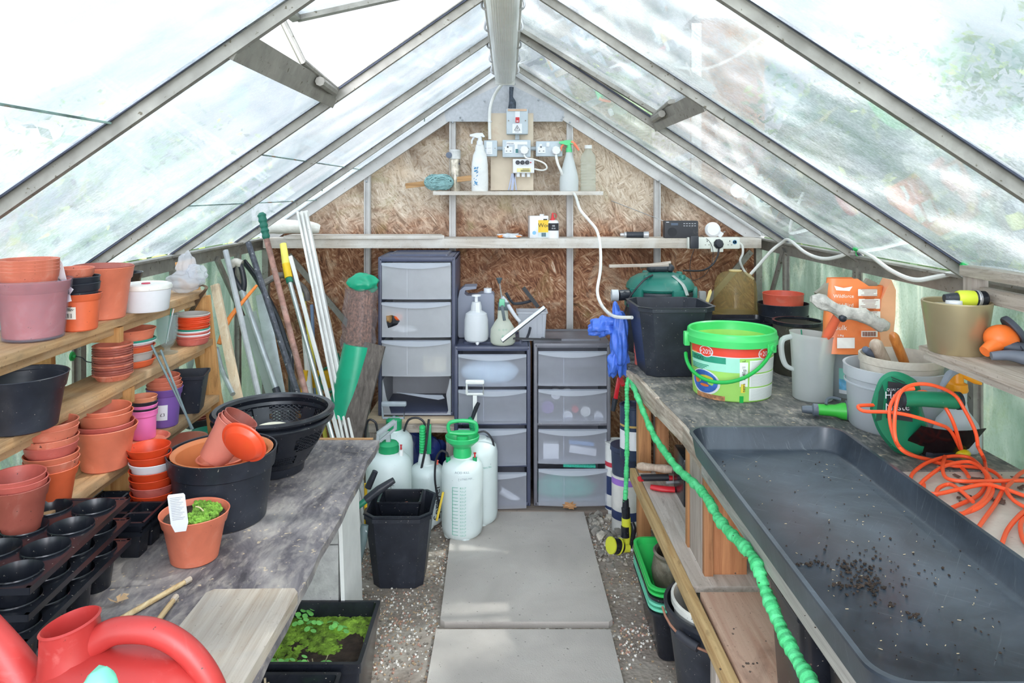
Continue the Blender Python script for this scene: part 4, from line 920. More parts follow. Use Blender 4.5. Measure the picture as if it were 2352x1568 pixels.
part('barrel',MB().lathe([(.014,-.05),(.0155,-.045),(.0155,.042),(.014,.046)],20,(0,0,0),E),blk,t)
sil=mat('silver plastic','#b8b8ba',.3,.1,metal=.5)
part('head',MB().lathe([(.0155,.04),(.018,.046),(.018,.066),(.015,.068),(0,.066)],20,(0,0,0),E),sil,t); part('tail',MB().lathe([(0,-.08),(.008,-.08),(.009,-.062),(.0145,-.058),(.0145,-.048),(0,-.048)],20,(0,0,0),E),sil,t)
q=onshelf(1563,3.86,z); t=thing('radio','black portable radio with a long aerial on the long shelf','radio',tuple(q))
part('case',MB().box((0,0,.045),(.176,.045,.09),bev=.006),mat('radio black','#2f3036',.5,.1,10,dust=.15),t)
b=MB().box((-.036,-.0232,.073),(.036,.001,.012)); part('display',b,mat('lcd grey','#5f6c80',.3),t)
b=MB(); 
for i in range(5):
    for j in range(2): b.box((.014+i*.014 ,-.0234,.076-j*.012),(.008,.001,.0022))
b.box((-.072,-.0234,.083),(.014,.001,.003)); part('buttons',b,wht,t)
part('speaker_grille',MB().lathe([(.024,0),(.024,.001),(0,.001)],24,(-.048,-.0226,.032),Euler((PI/2,0,0))),mat('grille','#26272c',.7),t)
b=MB().tube([Vector((-.086,.01,.088)),W(1404,461,3.84)-q],.0018,6); part('aerial',b,mat('chrome','#d5d7da',.15,.05,metal=.9),t)
# strip socket fixed to the shelf edge
q=W(1638,558,3.775); t=thing('extension_socket','white four gang extension socket fixed to the front of the long shelf','extension lead',tuple(q),(0,math.radians(0),0))
cream=mat('cream plastic','#e9ece2',.4,.04)
part('body',MB().box((0,0,0),(.265,.035,.058),bev=.006),cream,t)
b=MB()
for x in (-.095,-.035,.025,.080):
    b.box((x,-.018,.011),(.003,.002,.008)); b.box((x-.009,-.018,-.008),(.005,.002,.0026)); b.box((x+.009,-.018,-.008),(.005,.002,.0026))
part('pin_holes',b,prn,t)
b=MB().lathe([(.011,0),(.011,.001),(.0085,.001),(.0085,0)],22,(.105,-.0175,.006),Euler((PI/2,0,0))); b.tube([(.105,-.019,.012),(.102,-.019,.005),(.107,-.019,.004),(.104,-.019,-.002)],.001,4); part('blue_mark',b,mat('blue mark','#5a9ac8',.5),t)
t=thing('mains_plug','flat black adapter plugged into the left end of the extension socket','plug',tuple(W(1594,556,3.745))); part('plug_body',MB().box((0,0,0),(.042,.03,.064),bev=.004),mat('black smooth','#2b2e36',.4),t)
t=thing('mains_plug','round black plug with a cable in the extension socket','plug',tuple(W(1650,560,3.745))); part('plug_body',MB().lathe([(.024,0),(.026,.004),(.022,.02),(.015,.026),(0,.027)],9,(0,0,0),Euler((PI/2,0,0))),_M['black smooth'],t); part('adapter_back',MB().box((-.006,.004,-.016),(.062,.012,.05),bev=.003),cream,t)
blc=mat('black cable','#26262c',.45,.05)
cable('thin black radio wire hanging down from the left adapter',[W(1594,572,3.74),W(1586,600,3.74),W(1585,625,3.74),W(1590,650,3.70),W(1585,680,3.62)],.0016,blc)
cable('thin black wire from the radio drooping over the extension socket',[W(1610,540,3.83),W(1630,555,3.72),W(1638,580,3.73),W(1632,612,3.72),W(1610,638,3.70),W(1560,650,3.6)],.0014,blc)
cable('thick black cable from the round plug to the vacuum',[W(1651,572,3.735),W(1648,588,3.72),W(1636,608,3.70),W(1612,621,3.68),W(1570,621,3.62)],.0045,blc)
cable('white lead curving from the right end of the extension socket',[W(1697,557,3.77),W(1705,565,3.77),W(1706,582,3.77),W(1700,600,3.78),W(1712,625,3.8),W(1730,640,3.7)],.006)
t=thing('night_light','round white ceramic lamp holder standing on the long shelf','lamp holder',tuple(onshelf(1645,3.87,z)),(math.radians(-10),math.radians(-25),0))
part('disc',MB().lathe([(0,0),(.036,0),(.04,.004),(.04,.016),(.03,.03),(0,.032)],28,(0,0,.045),Euler((PI/2,0,0))),wht,t); part('arm',MB().box((.02,0,.018),(.03,.014,.05),Euler((0,-.5,0)),bev=.003),wht,t); part('pin',MB().box((.045,0,.010),(.022,.006,.005)),alu,t)
# white eave cable
cable('white cable looping along the right eave',[W(1722,632,3.6),W(1745,606,3.58),W(1772,576,3.54),W(1795,558,3.50),W(1812,551,3.42),W(1850,580,3.15),W(1890,594,3.0),W(1930,588,2.9),W(1965,575,2.84),W(2000,588,2.7),W(2045,620,2.5),W(2098,642,2.35),W(2150,636,2.28),W(2240,617,2.12),W(2300,620,2.0),W(2360,632,1.9)],.0075)
for px,py,D in ((1817,545,3.5),(1966,572,2.82),(2214,609,2.12)):
    q=W(px,py,D); solow('glazing_clip',MB().blob(q,(.012,.012,.008),.2,3,px,2).tube([q,q+Vector((.0,0,-.02)),q+Vector((.008,0,-.03))],.002,5),greenp,{1817:'green clip under the right eave nearest the back wall',1966:'green clip under the right eave near the vent bar',2214:'green clip under the right eave above the timber post'}[px],'clip')
for px,py,D in ((975,265,3.62),(801,380,3.62),(740,425,3.62)):
    q=W(px,py,D); solow('glazing_clip',MB().blob(q,(.010,.008,.008),.4,3,px,2).tube([q,q+Vector((.0,0,-.03))],.0025,5),mat('dull green clip','#6f8f7c',.5),{975:'dull green clip high on the left roof bar',801:'dull green clip midway down the left roof bar',740:'dull green clip lowest on the left roof bar'}[px],'clip')
# white cloth roll at the left end of the long shelf
b=MB(); pts=[(-1.26,3.80,ZSH+.055),(-1.15,3.79,ZSH+.062),(-1.02,3.79,ZSH+.058),(-.97,3.80,ZSH+.05)]; b.tube(pts,[.04,.045,.04,.026],16,flat=.8,smooth=5)
for v in b.b.verts: v.co+=Vector((0,0,.006*noise.noise(v.co*30)))
solow('rolled_fleece',b,mat('white fleece','#ece9e1',.9,.06,20,bump=.8,bs=60),'rolled white fleece lying on the left end of the long shelf','fleece')
# fluorescent batten under the ridge
t=thing('batten_light','long fluorescent batten light with ribbed diffuser under the ridge','light',(RX,2.77,2.03))
n=28; prof=[]; 
for i in range(n+1):
    x=-.047+.094*i/n; prof.append((x,(.0015 if i%2 else 0)+.045*(abs(x)/.047)**4*.5))
poly=prof+[(.05,.03),(.05,.045),(-.05,.045),(-.05,.03)]
b=MB(); MM=Matrix(((1,0,0,0),(0,0,1,0),(0,1,0,0),(0,0,0,1))); b.prism(poly,-.9,.9,MM); part('diffuser',b,mat('ribbed diffuser','#eef0ee',.3,.03,10,speck=.04),t)
part('body',MB().box((0,0,.062),(.12,1.78,.035),bev=.008),mat('lamp body grey','#d2d0cc',.5,.06,20,speck=.2,dust=.1),t)
for s in (-1,1):
    for k in range(6):
        b=MB().tube([(s*.050,-.8+k*.31,.03),(s*.062,-.8+k*.31,.035),(s*.066,-.79+k*.31,.05),(s*.060,-.78+k*.31,.08)],.004,6,smooth=3); part('clip',b,sil,t)
    part('tube_end' if s<0 else 'gasket',MB().box((0,s*.893,.02),(.096,.012,.045),bev=.004),whtd,t)
# ---------------- drawer towers
frm=mat('slate blue drawer frame','#454a60',.42,.08,10,speck=.06,speckc='#c9c6bd',dust=.06); frm2=mat('warm grey drawer frame','#6c6c74',.42,.08,10,speck=.05,speckc='#c9c6bd',dust=.08)
dfront=frost('smoky drawer plastic','#eceffa',.42,.3,.08); dfc=frost('pale drawer plastic','#f0f2f7',.64,.3,.08); dlip=frost('drawer lip','#dfe4ee',.8,.3,.03)
def tower(x0,x1,ytop,ybase,D,zb,dr,m,lab,mf,dep=.37,skip=()):
    k=D/F; X0=(x0-VX)*k; X1=(x1-VX)*k; wd=X1-X0; zt=H-(ytop-VY)*k; h=zt-zb; t=thing('drawer_tower',lab,'drawers',((X0+X1)/2,D,zb)); g=.018
    b=MB()
    for s in (-1,1): b.box((s*(wd/2-g/2),dep/2,h/2),(g,dep,h),bev=.006)
    b.box((0,dep/2,h-.012),(wd,dep,.024),bev=.009); b.box((0,dep-.006,h/2),(wd-.01,.01,h-.02)); b.box((0,dep/2,.010),(wd-.01,dep,.018),bev=.004)
    # raised panel on top
    b.sq([(wd*.40,h),(wd*.385,h+.008),(wd*.36,h+.008),(wd*.35,h+.004)],(0,dep/2,0),.15,4,ay=.9)
    for (a,c_) in dr[1:]:
        zz=H-(a-5-VY)*k-zb; b.box((0,dep/2-.0,zz+.004),(wd-.02,dep-.02,.012),bev=.003)
    part('frame',b,m,t)
    for i,(a,c_) in enumerate(dr):
        za=H-(a-VY)*k-zb; zc=H-(c_-VY)*k-zb; w2=wd/2-g-.003; hh=za-zc; f=[]
        pull=.02 if i in skip else 0
        b=MB(); n=12; y0=-.012-pull
        vs=[]
        for j in range(n+1):
            x=-w2+2*w2*j/n; bow=-.010*(1-(x/w2)**2)
            vs+=[Vector((x,y0+bow,zc)),Vector((x,y0+bow,za))]
        hole=(i==1 and 'broken' in lab); 
        if i==3 and 'broken' in lab: 
            vs=[v for v in vs]; 
            b._add([Vector((-w2,y0,zc)),Vector((-w2+.045,y0,zc)),Vector((-w2+.02,y0,zc+hh*.5)),Vector((-w2+.004,y0,za))],[[0,1,2,3]]); b._add([Vector((w2,y0,zc)),Vector((w2-.02,y0,zc)),Vector((w2-.012,y0,zc+.02)),Vector((w2-.022,y0,zc+hh*.55)),Vector((w2-.004,y0,za)),Vector((w2,y0,za))],[[0,1,2,3,4,5]])
            b.quad([(-w2,y0,zc+.005),(w2,y0,zc+.005),(w2,y0-.002,zc),(-w2,y0-.002,zc)])
        elif hole:
            ang=[0,.9,1.7,2.4,3.3,4.2,4.8,5.5]; cx,cz=-w2*.68,zc+hh*.47; rr_=[.034,.03,.033,.042,.03,.045,.03,.03]
            ho=[Vector((cx+rr_[q]*math.cos(a_),y0-.006,cz+rr_[q]*.85*math.sin(a_))) for q,a_ in enumerate(ang)]
            xx=cx+.055; corners=[Vector((xx,y0-.006,cz)),Vector((xx,y0-.006,za)),Vector((cx,y0-.004,za)),Vector((-w2,y0,za)),Vector((-w2,y0,cz)),Vector((-w2,y0,zc)),Vector((cx,y0-.004,zc)),Vector((xx,y0-.006,zc))]
            b._add(ho+corners,[[q,(q+1)%8,8+(q+1)%8,8+q] for q in range(8)])
            b._add([Vector((xx,y0-.006,zc)),Vector((.0,y0-.010,zc)),Vector((w2*.5,y0-.0075,zc)),Vector((w2,y0,zc)),Vector((w2,y0,za)),Vector((w2*.5,y0-.0075,za)),Vector((0,y0-.010,za)),Vector((xx,y0-.006,za))],[[0,1,6,7],[1,2,5,6],[2,3,4,5]])
        else: b._add(vs,[[2*j,2*j+2,2*j+3,2*j+1] for j in range(n)])
        b.box((0,dep/2-.01,zc+.004),(2*w2,dep-.05,.003)); 
        for s in (-1,1): b.quad([(s*w2,y0,zc),(s*w2,dep-.05,zc),(s*w2,dep-.05,za-.01),(s*w2,y0,za-.01)])
        b.quad([(-w2,dep-.05,zc),(w2,dep-.05,zc),(w2,dep-.05,za-.01),(-w2,dep-.05,za-.01)])
        b.box((-w2*.26,y0-.0125,(za+zc)/2-.006),(.0028,.002,hh-.03)) if not (i==3 and 'broken' in lab) else None
        o=part('drawer',b,mf,t)
        if not (i==3 and 'broken' in lab):
            b=MB(); n=14; q=[]
            for j in range(n+1):
                x=-w2+2*w2*j/n; dz=.006+.016*(1-(x/w2)**2); y=y0-.014-.010*(1-(x/w2)**2)
                q+=[Vector((x,y,za-dz-.004)),Vector((x,y-.002,za-.001)),Vector((x,y0-.003,za+.001))]
            b._add(q,[[3*j,3*j+3,3*j+4,3*j+1] for j in range(n)]+[[3*j+1,3*j+4,3*j+5,3*j+2] for j in range(n)]); part('handle_lip',b,dlip,o)
    return t,X0,X1,zt
tA=tower(868,1046,590,955,3.50,.44,[(603,686),(693,773),(780,862),(868,950)],frm,'tall slate drawer tower with a broken open drawer, on a wooden stand',dfc)
tB=tower(1043,1219,795,1163,3.46,.03,[(812,885),(893,970),(982,1066),(1078,1160)],frm,'middle slate drawer tower with spray bottles on its top',dfront,skip=(3,))
tC=tower(1226,1403,788,1158,3.46,.03,[(805,884),(892,970),(983,1062),(1070,1154)],frm2,'right hand warm grey drawer tower with an empty top',dfront,skip=(3,))
# stand under tower A
t=thing('wooden_stand','low wooden stand carrying the tall drawer tower','stand',(-.48,3.48,0))
b=MB(); b.box((-.455,3.66,.427),(.42,.40,.022),bev=.002); part('top_board',b,wood('stand top','#b39b80','#ddc9ae',0,1),t,world=True)
for X in (-.63,-.27):
    for D in (3.5,3.82): part('leg',MB().box((X,D,.208),(.045,.045,.416)),oldz,t,world=True)
part('rail',MB().box((-.455,3.475,.395),(.40,.02,.045)),oldx,t,world=True)
solow('blue_rubble_sack',MB().blob((-.42,3.64,.17),(.11,.09,.165),.22,2.2,8,4),mat('navy sack','#2a3f86',.45,.3,9),'dark blue sack stored under the wooden stand','sack',sharp=20)
# ply base and board under the towers
solow('floor_board',MB().box((.10,3.60,.015),(1.05,.36,.026),bev=.002),wood('wet ply','#5b5048','#8d8076',0,1,speck=.3),'weathered plywood base board under the drawer towers','board')
# drawer contents that show through the plastic
def content(nm,px,py,D,rad,m,lab,cat,seed=1,amp=.15): 
    q=W(px,py,D); solow(nm,MB().blob(q,rad,amp,2,seed,3),m,lab,cat)
content('orange_packet',915,728,3.505,(.020,.012,.016),mat('bright orange film','#ff6a2b',.4),'orange packet showing through the hole in the second drawer','packet',3)
content('brown_packet',893,726,3.56,(.018,.03,.03),mat('tan paper','#c79a62',.6),'tan packet inside the broken second drawer','packet',5)
content('white_packet',930,755,3.56,(.06,.04,.02),wht,'white packets lying in the second drawer of the tall tower','packet',6)
q=W(1000,832,3.58); solow('seed_box',MB().box(q,(.11,.08,.075)),mat('printed seed box','#e9c9a8',.5,.5,18),'cream and orange box in the third drawer of the tall tower','box')
content('blue_cushion',1125,852,3.53,(.14,.06,.062),mat('pale blue foam','#c6dcea',.7,.04),'pale blue pad filling the top drawer of the middle tower','pad',2,.04)
content('green_cloth',1300,1115,3.53,(.135,.05,.066),mat('teal cloth','#2fa08d',.8,.15,30),'teal cloth stuffed in the bottom drawer of the right tower','cloth',4)
solow('green_mesh',MB().box(W(1330,1066,3.47),(.15,.05,.012),Euler((0,.03,0))),mat('teal mesh','#2aa68c',.7,.3,200),'teal mesh poking out above the bottom right drawer','mesh')
for k,(px,py,r,mm) in enumerate(((1277,905,.024,wht),(1303,902,.02,wht),(1304,955,.023,wht),(1375,957,.022,wht),(1258,935,.03,purp),(1321,940,.016,redm),(1345,945,.024,whtd))):
    q=W(px,py,3.52); solow('jar',MB().lathe([(r,0),(r,.03),(r*.7,.03),(r*.7,.02),(0,.02)],20,q+Vector((0,.03,0)),Euler((PI/2,0,0))),mm,['large white lid at upper left of the second right drawer','white lid at upper middle of the second right drawer','white lid low in the middle of the second right drawer','white open ring at lower right of the second right drawer','purple blurred jar in the second right drawer','red blurred bottle in the second right drawer','grey jar in the second right drawer'][k],'lid')  # white lids, a ring and a bottle among these, not only jars
solow('white_box',MB().box(W(1265,1033,3.52),(.075,.05,.075),bev=.004),wht,'white square box in the third drawer of the right tower','box')
solow('white_brush',MB().box(W(1338,1032,3.53),(.13,.04,.035),Euler((0,.15,0)),bev=.005).box(W(1335,1015,3.535),(.12,.03,.018),Euler((0,.1,0)),mi=1),[wht,mat('blue bristles','#6a98cc',.6)],'blue and white brush in the third drawer of the right tower','brush')
solow('white_tubes',MB().tube([W(1150,1125,3.5),W(1190,1150,3.5)],.018,10),wht,'white tube lying in the bottom drawer of the middle tower','tube')
solow('broken_plastic_strip',MB().prism([(-.12,.02),(-.02,0),(.08,-.018),(.11,-.01),(.10,.006),(.02,.008),(-.04,.014)],0,.004,Matrix.Translation((tA[1]+.20,3.56,.515))@Matrix.Rotation(.25,4,'X')@M),dlip,'snapped curved plastic drawer lip lying in the empty bottom drawer','plastic piece')
# on top of tower B
ZT=tB[3]+.004
p=Vector((W(1095,0,3.70).x,3.70,ZT)); t=thing('jerrycan','blue grey translucent jerrycan behind the pump bottles','jerrycan',tuple(p))
jm=frost('grey blue can plastic','#b9c0d2',.82,.35,.06)
hh=.245; poly=[(-.085,0),(.085,0),(.088,.01),(.088,.205),(.082,.215),(.02,.215),(-.0,.205),(-.045,.205),(-.058,.215),(-.055,.232),(.0,.240),(.0,.252),(-.06,.25),(-.082,.232),(-.09,.19),(-.09,.01)]
b=MB().prism(poly,-.055,.055,M); part('can',b,jm,t); part('cap',MB().lathe([(0,0),(.02,0),(.02,.022),(0,.023)],20,(.055,0,.214)),wht,t); part('liquid',MB().box((0,0,.045),(.165,.10,.08)),mat('blue liquid','#5c6380',.3),t)
p=Vector((W(1094,0,3.52).x,3.52,ZT)); t=thing('pump_sprayer','small white pump bottle with a white trigger on the middle tower','spray bottle',tuple(p))
part('bottle',MB().lathe([(0,.0),(.045,.0),(.055,.008),(.058,.03),(.056,.10),(.050,.13),(.026,.145),(.025,.165),(.020,.185),(0,.185)],32,(0,0,.010)),frost('white soft plastic','#f0f3f6',.93,.4,.03),t)
for a in range(3): part('foot',MB().blob((.04*math.cos(a*2.1-1.4),.04*math.sin(a*2.1-1.4),.008),(.009,.009,.012),0,1,0,2),wht,t)
part('pump',MB().lathe([(.008,0),(.008,.03),(.022,.032),(.022,.038),(0,.04)],16,(0,0,.19)),wht,t); part('trigger',MB().box((.008,-.03,.155),(.02,.008,.085),Euler((.15,0,0)),bev=.002),wht,t)
p=Vector((W(1155,0,3.50).x,3.50,ZT)); t=thing('pump_sprayer','cloudy pump sprayer with green and charcoal head on the middle tower','spray bottle',tuple(p))
part('bottle',MB().lathe([(0,0),(.05,0),(.058,.008),(.060,.03),(.057,.07),(.040,.10),(.026,.12),(.024,.16),(0,.16)],32),frost('cloudy cream plastic','#e6eadc',.85,.4,.1),t)
cg=mat('charcoal plastic','#4d5a60',.45,.08)
part('head',MB().box((.004,0,.178),(.055,.04,.038),bev=.005),cg,t); part('valve',MB().box((-.004,-.012,.195),(.026,.03,.035),bev=.004),mat('sea green plastic','#6fbf98',.45),t)
part('lever',MB().bar((-.004,-.028,.185),(.008,-.034,.115),.014,.008,up=(0,-1,0),bev=.002),cg,t); part('pump_rod',MB().tube([(-.004,0,.21),(-.016,0,.29)],.003,8),sil,t); part('pump_knob',MB().lathe([(.006,0),(.009,.012),(.014,.02),(.014,.026),(0,.028)],16,(-.017,0,.285)),cg,t)
b=MB().text('O   O O',.012,(0,0,.075),bend=.0585); b.text('8',.02,(0,0,.045),bend=.0612); part('faded_print',b,mat('faded green print','#9fd0b4',.7),t)
# caddy and squeegees
p=Vector((W(1213,0,3.62).x,3.62,ZT)); t=thing('tool_caddy','translucent white caddy full of squeegees on the middle tower','caddy',(p.x+.018,p.y,p.z))
cm=frost('caddy plastic','#e3e6ec',.75,.35,.05)
b=MB(); b.sq([(.062,0),(.07,.13),(.076,.132),(.076,.138),(.068,.138),(.06,.004)],ch=.12,seg=3,ay=.8); part('box',b,cm,t)
for k in range(5): part('rib',MB().box((-.05+k*.025,-.057,.065),(.0025,.004,.12),Euler((.08,0,0))),cm,t)
squ=mat('black rubber','#22242a',.5,.05)
t=thing('squeegee','silver blade squeegee with grey handle leaning on the caddy','squeegee',tuple(W(1150,785,3.40)))
part('blade_holder',MB().bar(W(1152,782,3.42),W(1250,705,3.50),.016,.020,up=(0,-1,.2),bev=.002),mat('brushed silver','#cfd6da',.25,.05,metal=.6),t,world=True); part('rubber_blade',MB().bar(W(1155,786,3.42),W(1253,709,3.50),.004,.012,up=(0,-1,.2)),squ,t,world=True)
part('handle',MB().tube([W(1194,738,3.455),W(1183,725,3.46),W(1160,690,3.50),W(1153,682,3.50)],[.008,.009,.010,.008],12,smooth=3),mat('light grey plastic','#c9ccd2',.45),t,world=True)
t=thing('squeegee','black squeegee standing up out of the caddy','squeegee',tuple(W(1225,700,3.6))); part('blade_holder',MB().bar(W(1202,660,3.58),W(1236,705,3.58),.018,.014,up=(0,-1,0)),squ,t,world=True); part('handle',MB().tube([W(1225,688,3.58),W(1212,693,3.6),W(1190,697,3.6),W(1176,694,3.6),W(1162,672,3.6)],.007,8,smooth=3),blk,t,world=True)
t=thing('squeegee','black blade squeegee lying flat across the two lower towers','squeegee',tuple(W(1220,783,3.45))); part('blade_holder',MB().bar(W(1150,778,3.45)+Vector((0,.02,0)),W(1290,785,3.45)+Vector((0,.02,.006)),.012,.008),squ,t,world=True); part('handle',MB().tube([W(1210,777,3.47),W(1215,765,3.48),W(1218,752,3.5)],.006,8),blk,t,world=True)
# ---------------- sprayers on the floor
spw=mat('sprayer bottle white','#d3dedd',.38,.04,6,speck=.03,dust=.05); spg=mat('pump green','#1f9a63',.38,.08); spg2=mat('bright pump green','#35c173',.35,.08)
def sprayer(cx,yb,w,ytop,lab,kind,flip=1,zf=0):
    p,rt,rb,h=fit(cx,yb,zf,w,ytop,.98); r=rt
    t=thing('pressure_sprayer',lab,'sprayer',tuple(p))
    part('tank',MB().lathe([(0,.02),(r*.8,.02),(r*.95,.034),(r,.06),(r,h*.84),(r*.93,h*.91),(r*.72,h*.96),(r*.45,h*.985),(r*.42,h),(0,h)],40),spw,t)
    for a in (-1.3,-2.9,.5,1.9): part('foot',MB().blob((r*.62*math.cos(a),r*.62*math.sin(a),.024),(.026,.026,.024),0,1,1,2),spw,t)
    return t,p,r,h
t,p,r,h=sprayer(1062,1256,95,1046,'big white pressure sprayer with green funnel and litre scale on the slab',0)
b=MB().lathe([(r*.42,0),(r*.45,.02),(r*.42,.045),(r*.55,.055),(r*.80,.075),(r*.83,.092),(r*.80,.094),(r*.72,.085),(r*.45,.062),(r*.3,.062),(r*.28,.09),(0,.09)],36,(0,0,h-.005)); part('funnel_cap',b,spg2,t)
b=MB().tube([(-.055,0,h+.10),(-.062,0,h+.125),(-.05,0,h+.145),(0,0,h+.152),(.05,0,h+.145),(.062,0,h+.125),(.055,0,h+.10),(0,0,h+.095),(-.055,0,h+.10)],.008,10,smooth=4); part('pump_handle',b,spg2,t)
part('valve',MB().lathe([(.009,0),(.010,.02),(0,.02)],12,(.055,-.02,h-.02)),spg,t); part('red_valve_pin',MB().lathe([(.004,0),(.003,.012),(.006,.016),(.006,.02),(0,.02)],10,(.055,-.02,h)),redm,t)
part('hose_nut',MB().lathe([(.010,0),(.010,.022),(0,.022)],12,(-.06,-.02,h-.02)),spg,t)
b=MB().bar((-.052,-r*.0,.0),(-.052,-r*.0,.001),.001,.001); b=MB()
A0=-.42
z0,z1=.05,.25; Rr=r+.0008
b.cylpatch(Rr,A0-.012,A0+.012,z0,z1,n=2)
labs=['1.0 LT','1.5 LT','2.0 LT','2.5 LT','3.0 LT','3.5 LT','4.0 LT','4.5 LT','5.0 LT','5.5 LT','6.0 LT','6.5 LT','7.0 LT','7.5 LT','8.0 LT']
for k,s in enumerate(labs):
    z=z0+(z1-z0)*k/14; b.cylpatch(Rr,A0,A0+.28,z-.0008,z+.0008,n=3); b.text(s,.0105,(0,0,z-.002),bend=Rr,a0=A0+.36,align='LEFT')
part('litre_scale',b,mat('scale green','#2ba98a',.6),t)
b=MB().text('ACID KILL',.014,(0,0,h*.88),bend=r*.975,a0=.05); b.text('2 LITRES MIX',.011,(0,0,h*.805),bend=r+.001,a0=.2); part('handwriting',b,mat('faint pencil','#8d9aa0',.8),t)
part('hose',MB().tube([(-.06,-.02,h),(-.065,-.03,h+.022),(-.09,-.03,h+.03),(-.112,-.02,h-.01),(-.118,-.01,h-.1),(-.105,-.0,h-.2),(-.10,.0,h-.27)],.0045,8,smooth=5),blc,t)
t,p,r,h=sprayer(1100,1222,86,1004,'second tall white pressure sprayer standing behind the big one',1)
part('tank_text',MB().text('MAX FILL',.012,(0,0,h*.72),bend=r+.0008,a0=.55).text('AQUA SPRAY',.012,(0,0,0),R=Euler((0,-PI/2,0))),mat('teal print','#2b9a86',.6),t) if False else part('tank_text',MB().text('MAX FILL',.011,(0,0,h*.72),bend=r+.0008,a0=.5),mat('teal print','#2b9a86',.6),t)
b=MB().bar((-.018,0,h),(-.018,0,h+.19),.018,.010,up=(0,-1,0)); part('pump_shaft',b,whtd,t)
b=MB().tube([(-.055,0,h+.195),(-.055,0,h+.25),(.02,0,h+.25),(.02,0,h+.195),(-.055,0,h+.195)],.006,8); b.box((-.018,0,h+.25),(.085,.022,.018),bev=.006); part('pump_handle',b,whtd,t)
b=MB()
for k in range(9): b.lathe([(.012,0),(.012,.008),(.009,.009),(.009,.012)],14,(-.02-.002*k,-.03,h-.0+k*.011))
part('grip',b,spg,t); part('lance',MB().tube([(-.03,-.03,h+.09),(-.012,-.03,h+.14),(.0,-.03,h+.165)],[.008,.010,.008],10),blk,t)
part('hose',MB().tube([(-.01,-.03,h+.03),(.03,-.03,h+.035),(.06,-.03,h+.0),(.07,-.02,h-.05)],.0045,8,smooth=5),blc,t)
t,p,r,h=sprayer(893,1275,104,1034,'white sprayer with grey T handle beside the left bench',2)
part('cap',MB().lathe([(r*.42,0),(r*.44,.035),(r*.36,.045),(r*.22,.05),(0,.05)],28,(0,0,h-.008)),spg,t)
for k in range(1): part('cap_ribs',MB().lathe([(r*.455,.004),(r*.455,.026)],14,(0,0,h-.008),caps=False),spg,t)
part('pump_handle',MB().bar((-.045,-.02,h+.075),(.028,0,h+.125),.020,.020,up=(0,0,1),bev=.006).bar((-.035,-.02,h+.045),(.03,0,h+.095),.012,.012,bev=.003).bar((-.042,-.02,h+.045),(-.042,-.02,h+.08),.012,.012).bar((.028,0,h+.09),(.028,0,h+.125),.012,.012).bar((0,-.01,h+.03),(0,-.01,h+.07),.018,.018),mat('handle grey','#a9b1b4',.5,.1,14,dust=.1),t)
part('red_valve_pin',MB().lathe([(.004,0),(.003,.014),(.006,.018),(0,.02)],10,(.055,-.02,h+.012)),redm,t); part('valve',MB().lathe([(.009,0),(.009,.03),(0,.03)],12,(.055,-.02,h-.02)),whtd,t)
b=MB(); A0=.25
b.cylpatch(r+.001,A0-.01,A0+.01,h*.45,h*.72,n=1)
for k in range(5): b.cylpatch(r+.001,A0-(.15 if k==4 else 0),A0+.13,h*.45+k*h*.066,h*.45+k*h*.066+.0018,n=2)
part('scale_marks',b,prn,t)
t,p,r,h=sprayer(980,1224,82,1062,'white garden sprayer with black vertical Sprayer lettering',3)
b=MB().vtext('Sprayer',.05,r+.001,.72,h*.18)
part('lettering',b,prn,t)
part('neck',MB().lathe([(.03,0),(.026,.03),(.022,.05),(0,.05)],24,(-.01,0,h-.005)),spw,t)
b=MB()
for k in range(10): b.lathe([(.014,0),(.014,.008),(.010,.009),(.010,.012)],14,(-.018,-.01,h+.05+k*.012))
part('grip',b,spg2,t); part('trigger_grip',MB().box((.012,-.012,h+.11),(.02,.02,.13),bev=.004),spg,t); part('hose',MB().tube([(.012,-.015,h+.2),(.006,-.03,h+.14),(-.004,-.04,h+.06),(-.03,-.04,h-.06),(-.05,-.03,h-.15)],.0055,8,smooth=5),blc,t)
part('red_valve_pin',MB().lathe([(.005,0),(.004,.012),(.007,.016),(0,.02)],10,(.05,-.02,h)),mat('coral valve','#ee6a55',.4),t)
t,p,r,h=sprayer(905,1215,88,985,'rear white sprayer with grey D handle under the tall tower',4)
part('cap',MB().lathe([(r*.4,0),(r*.42,.05),(r*.3,.06),(0,.06)],28,(0,0,h-.008)),spg,t)
b=MB().tube([(-.05,0,h+.05),(-.055,0,h+.11),(.05,0,h+.11),(.045,0,h+.05),(-.05,0,h+.05)],.006,8); b.box((0,0,h+.115),(.115,.022,.022),bev=.008); b.tube([(0,0,h+.02),(0,0,h+.06)],.007,8); part('pump_handle',b,mat('handle grey 2','#9aa3ab',.4,.1),t)
part('hose',MB().tube([(-.07,-.03,h+.0),(-.08,-.03,h+.04),(-.11,-.03,h+.05),(-.125,-.03,h+.0),(-.13,-.02,h-.08)],.005,8,smooth=5),blc,t); part('hose_second',MB().tube([(.05,-.03,h+.0),(.07,-.03,h+.05),(.11,-.03,h+.06),(.14,-.03,h+.04),(.145,-.03,h)],.005,8,smooth=5),blc,t)
cable('bright yellow tube lying behind the big sprayer',[W(1003,1195,3.15),W(1010,1165,3.15),W(1018,1130,3.15)],.005,mat('yellow tube','#e8c94a',.4),'yellow_tube','tube')
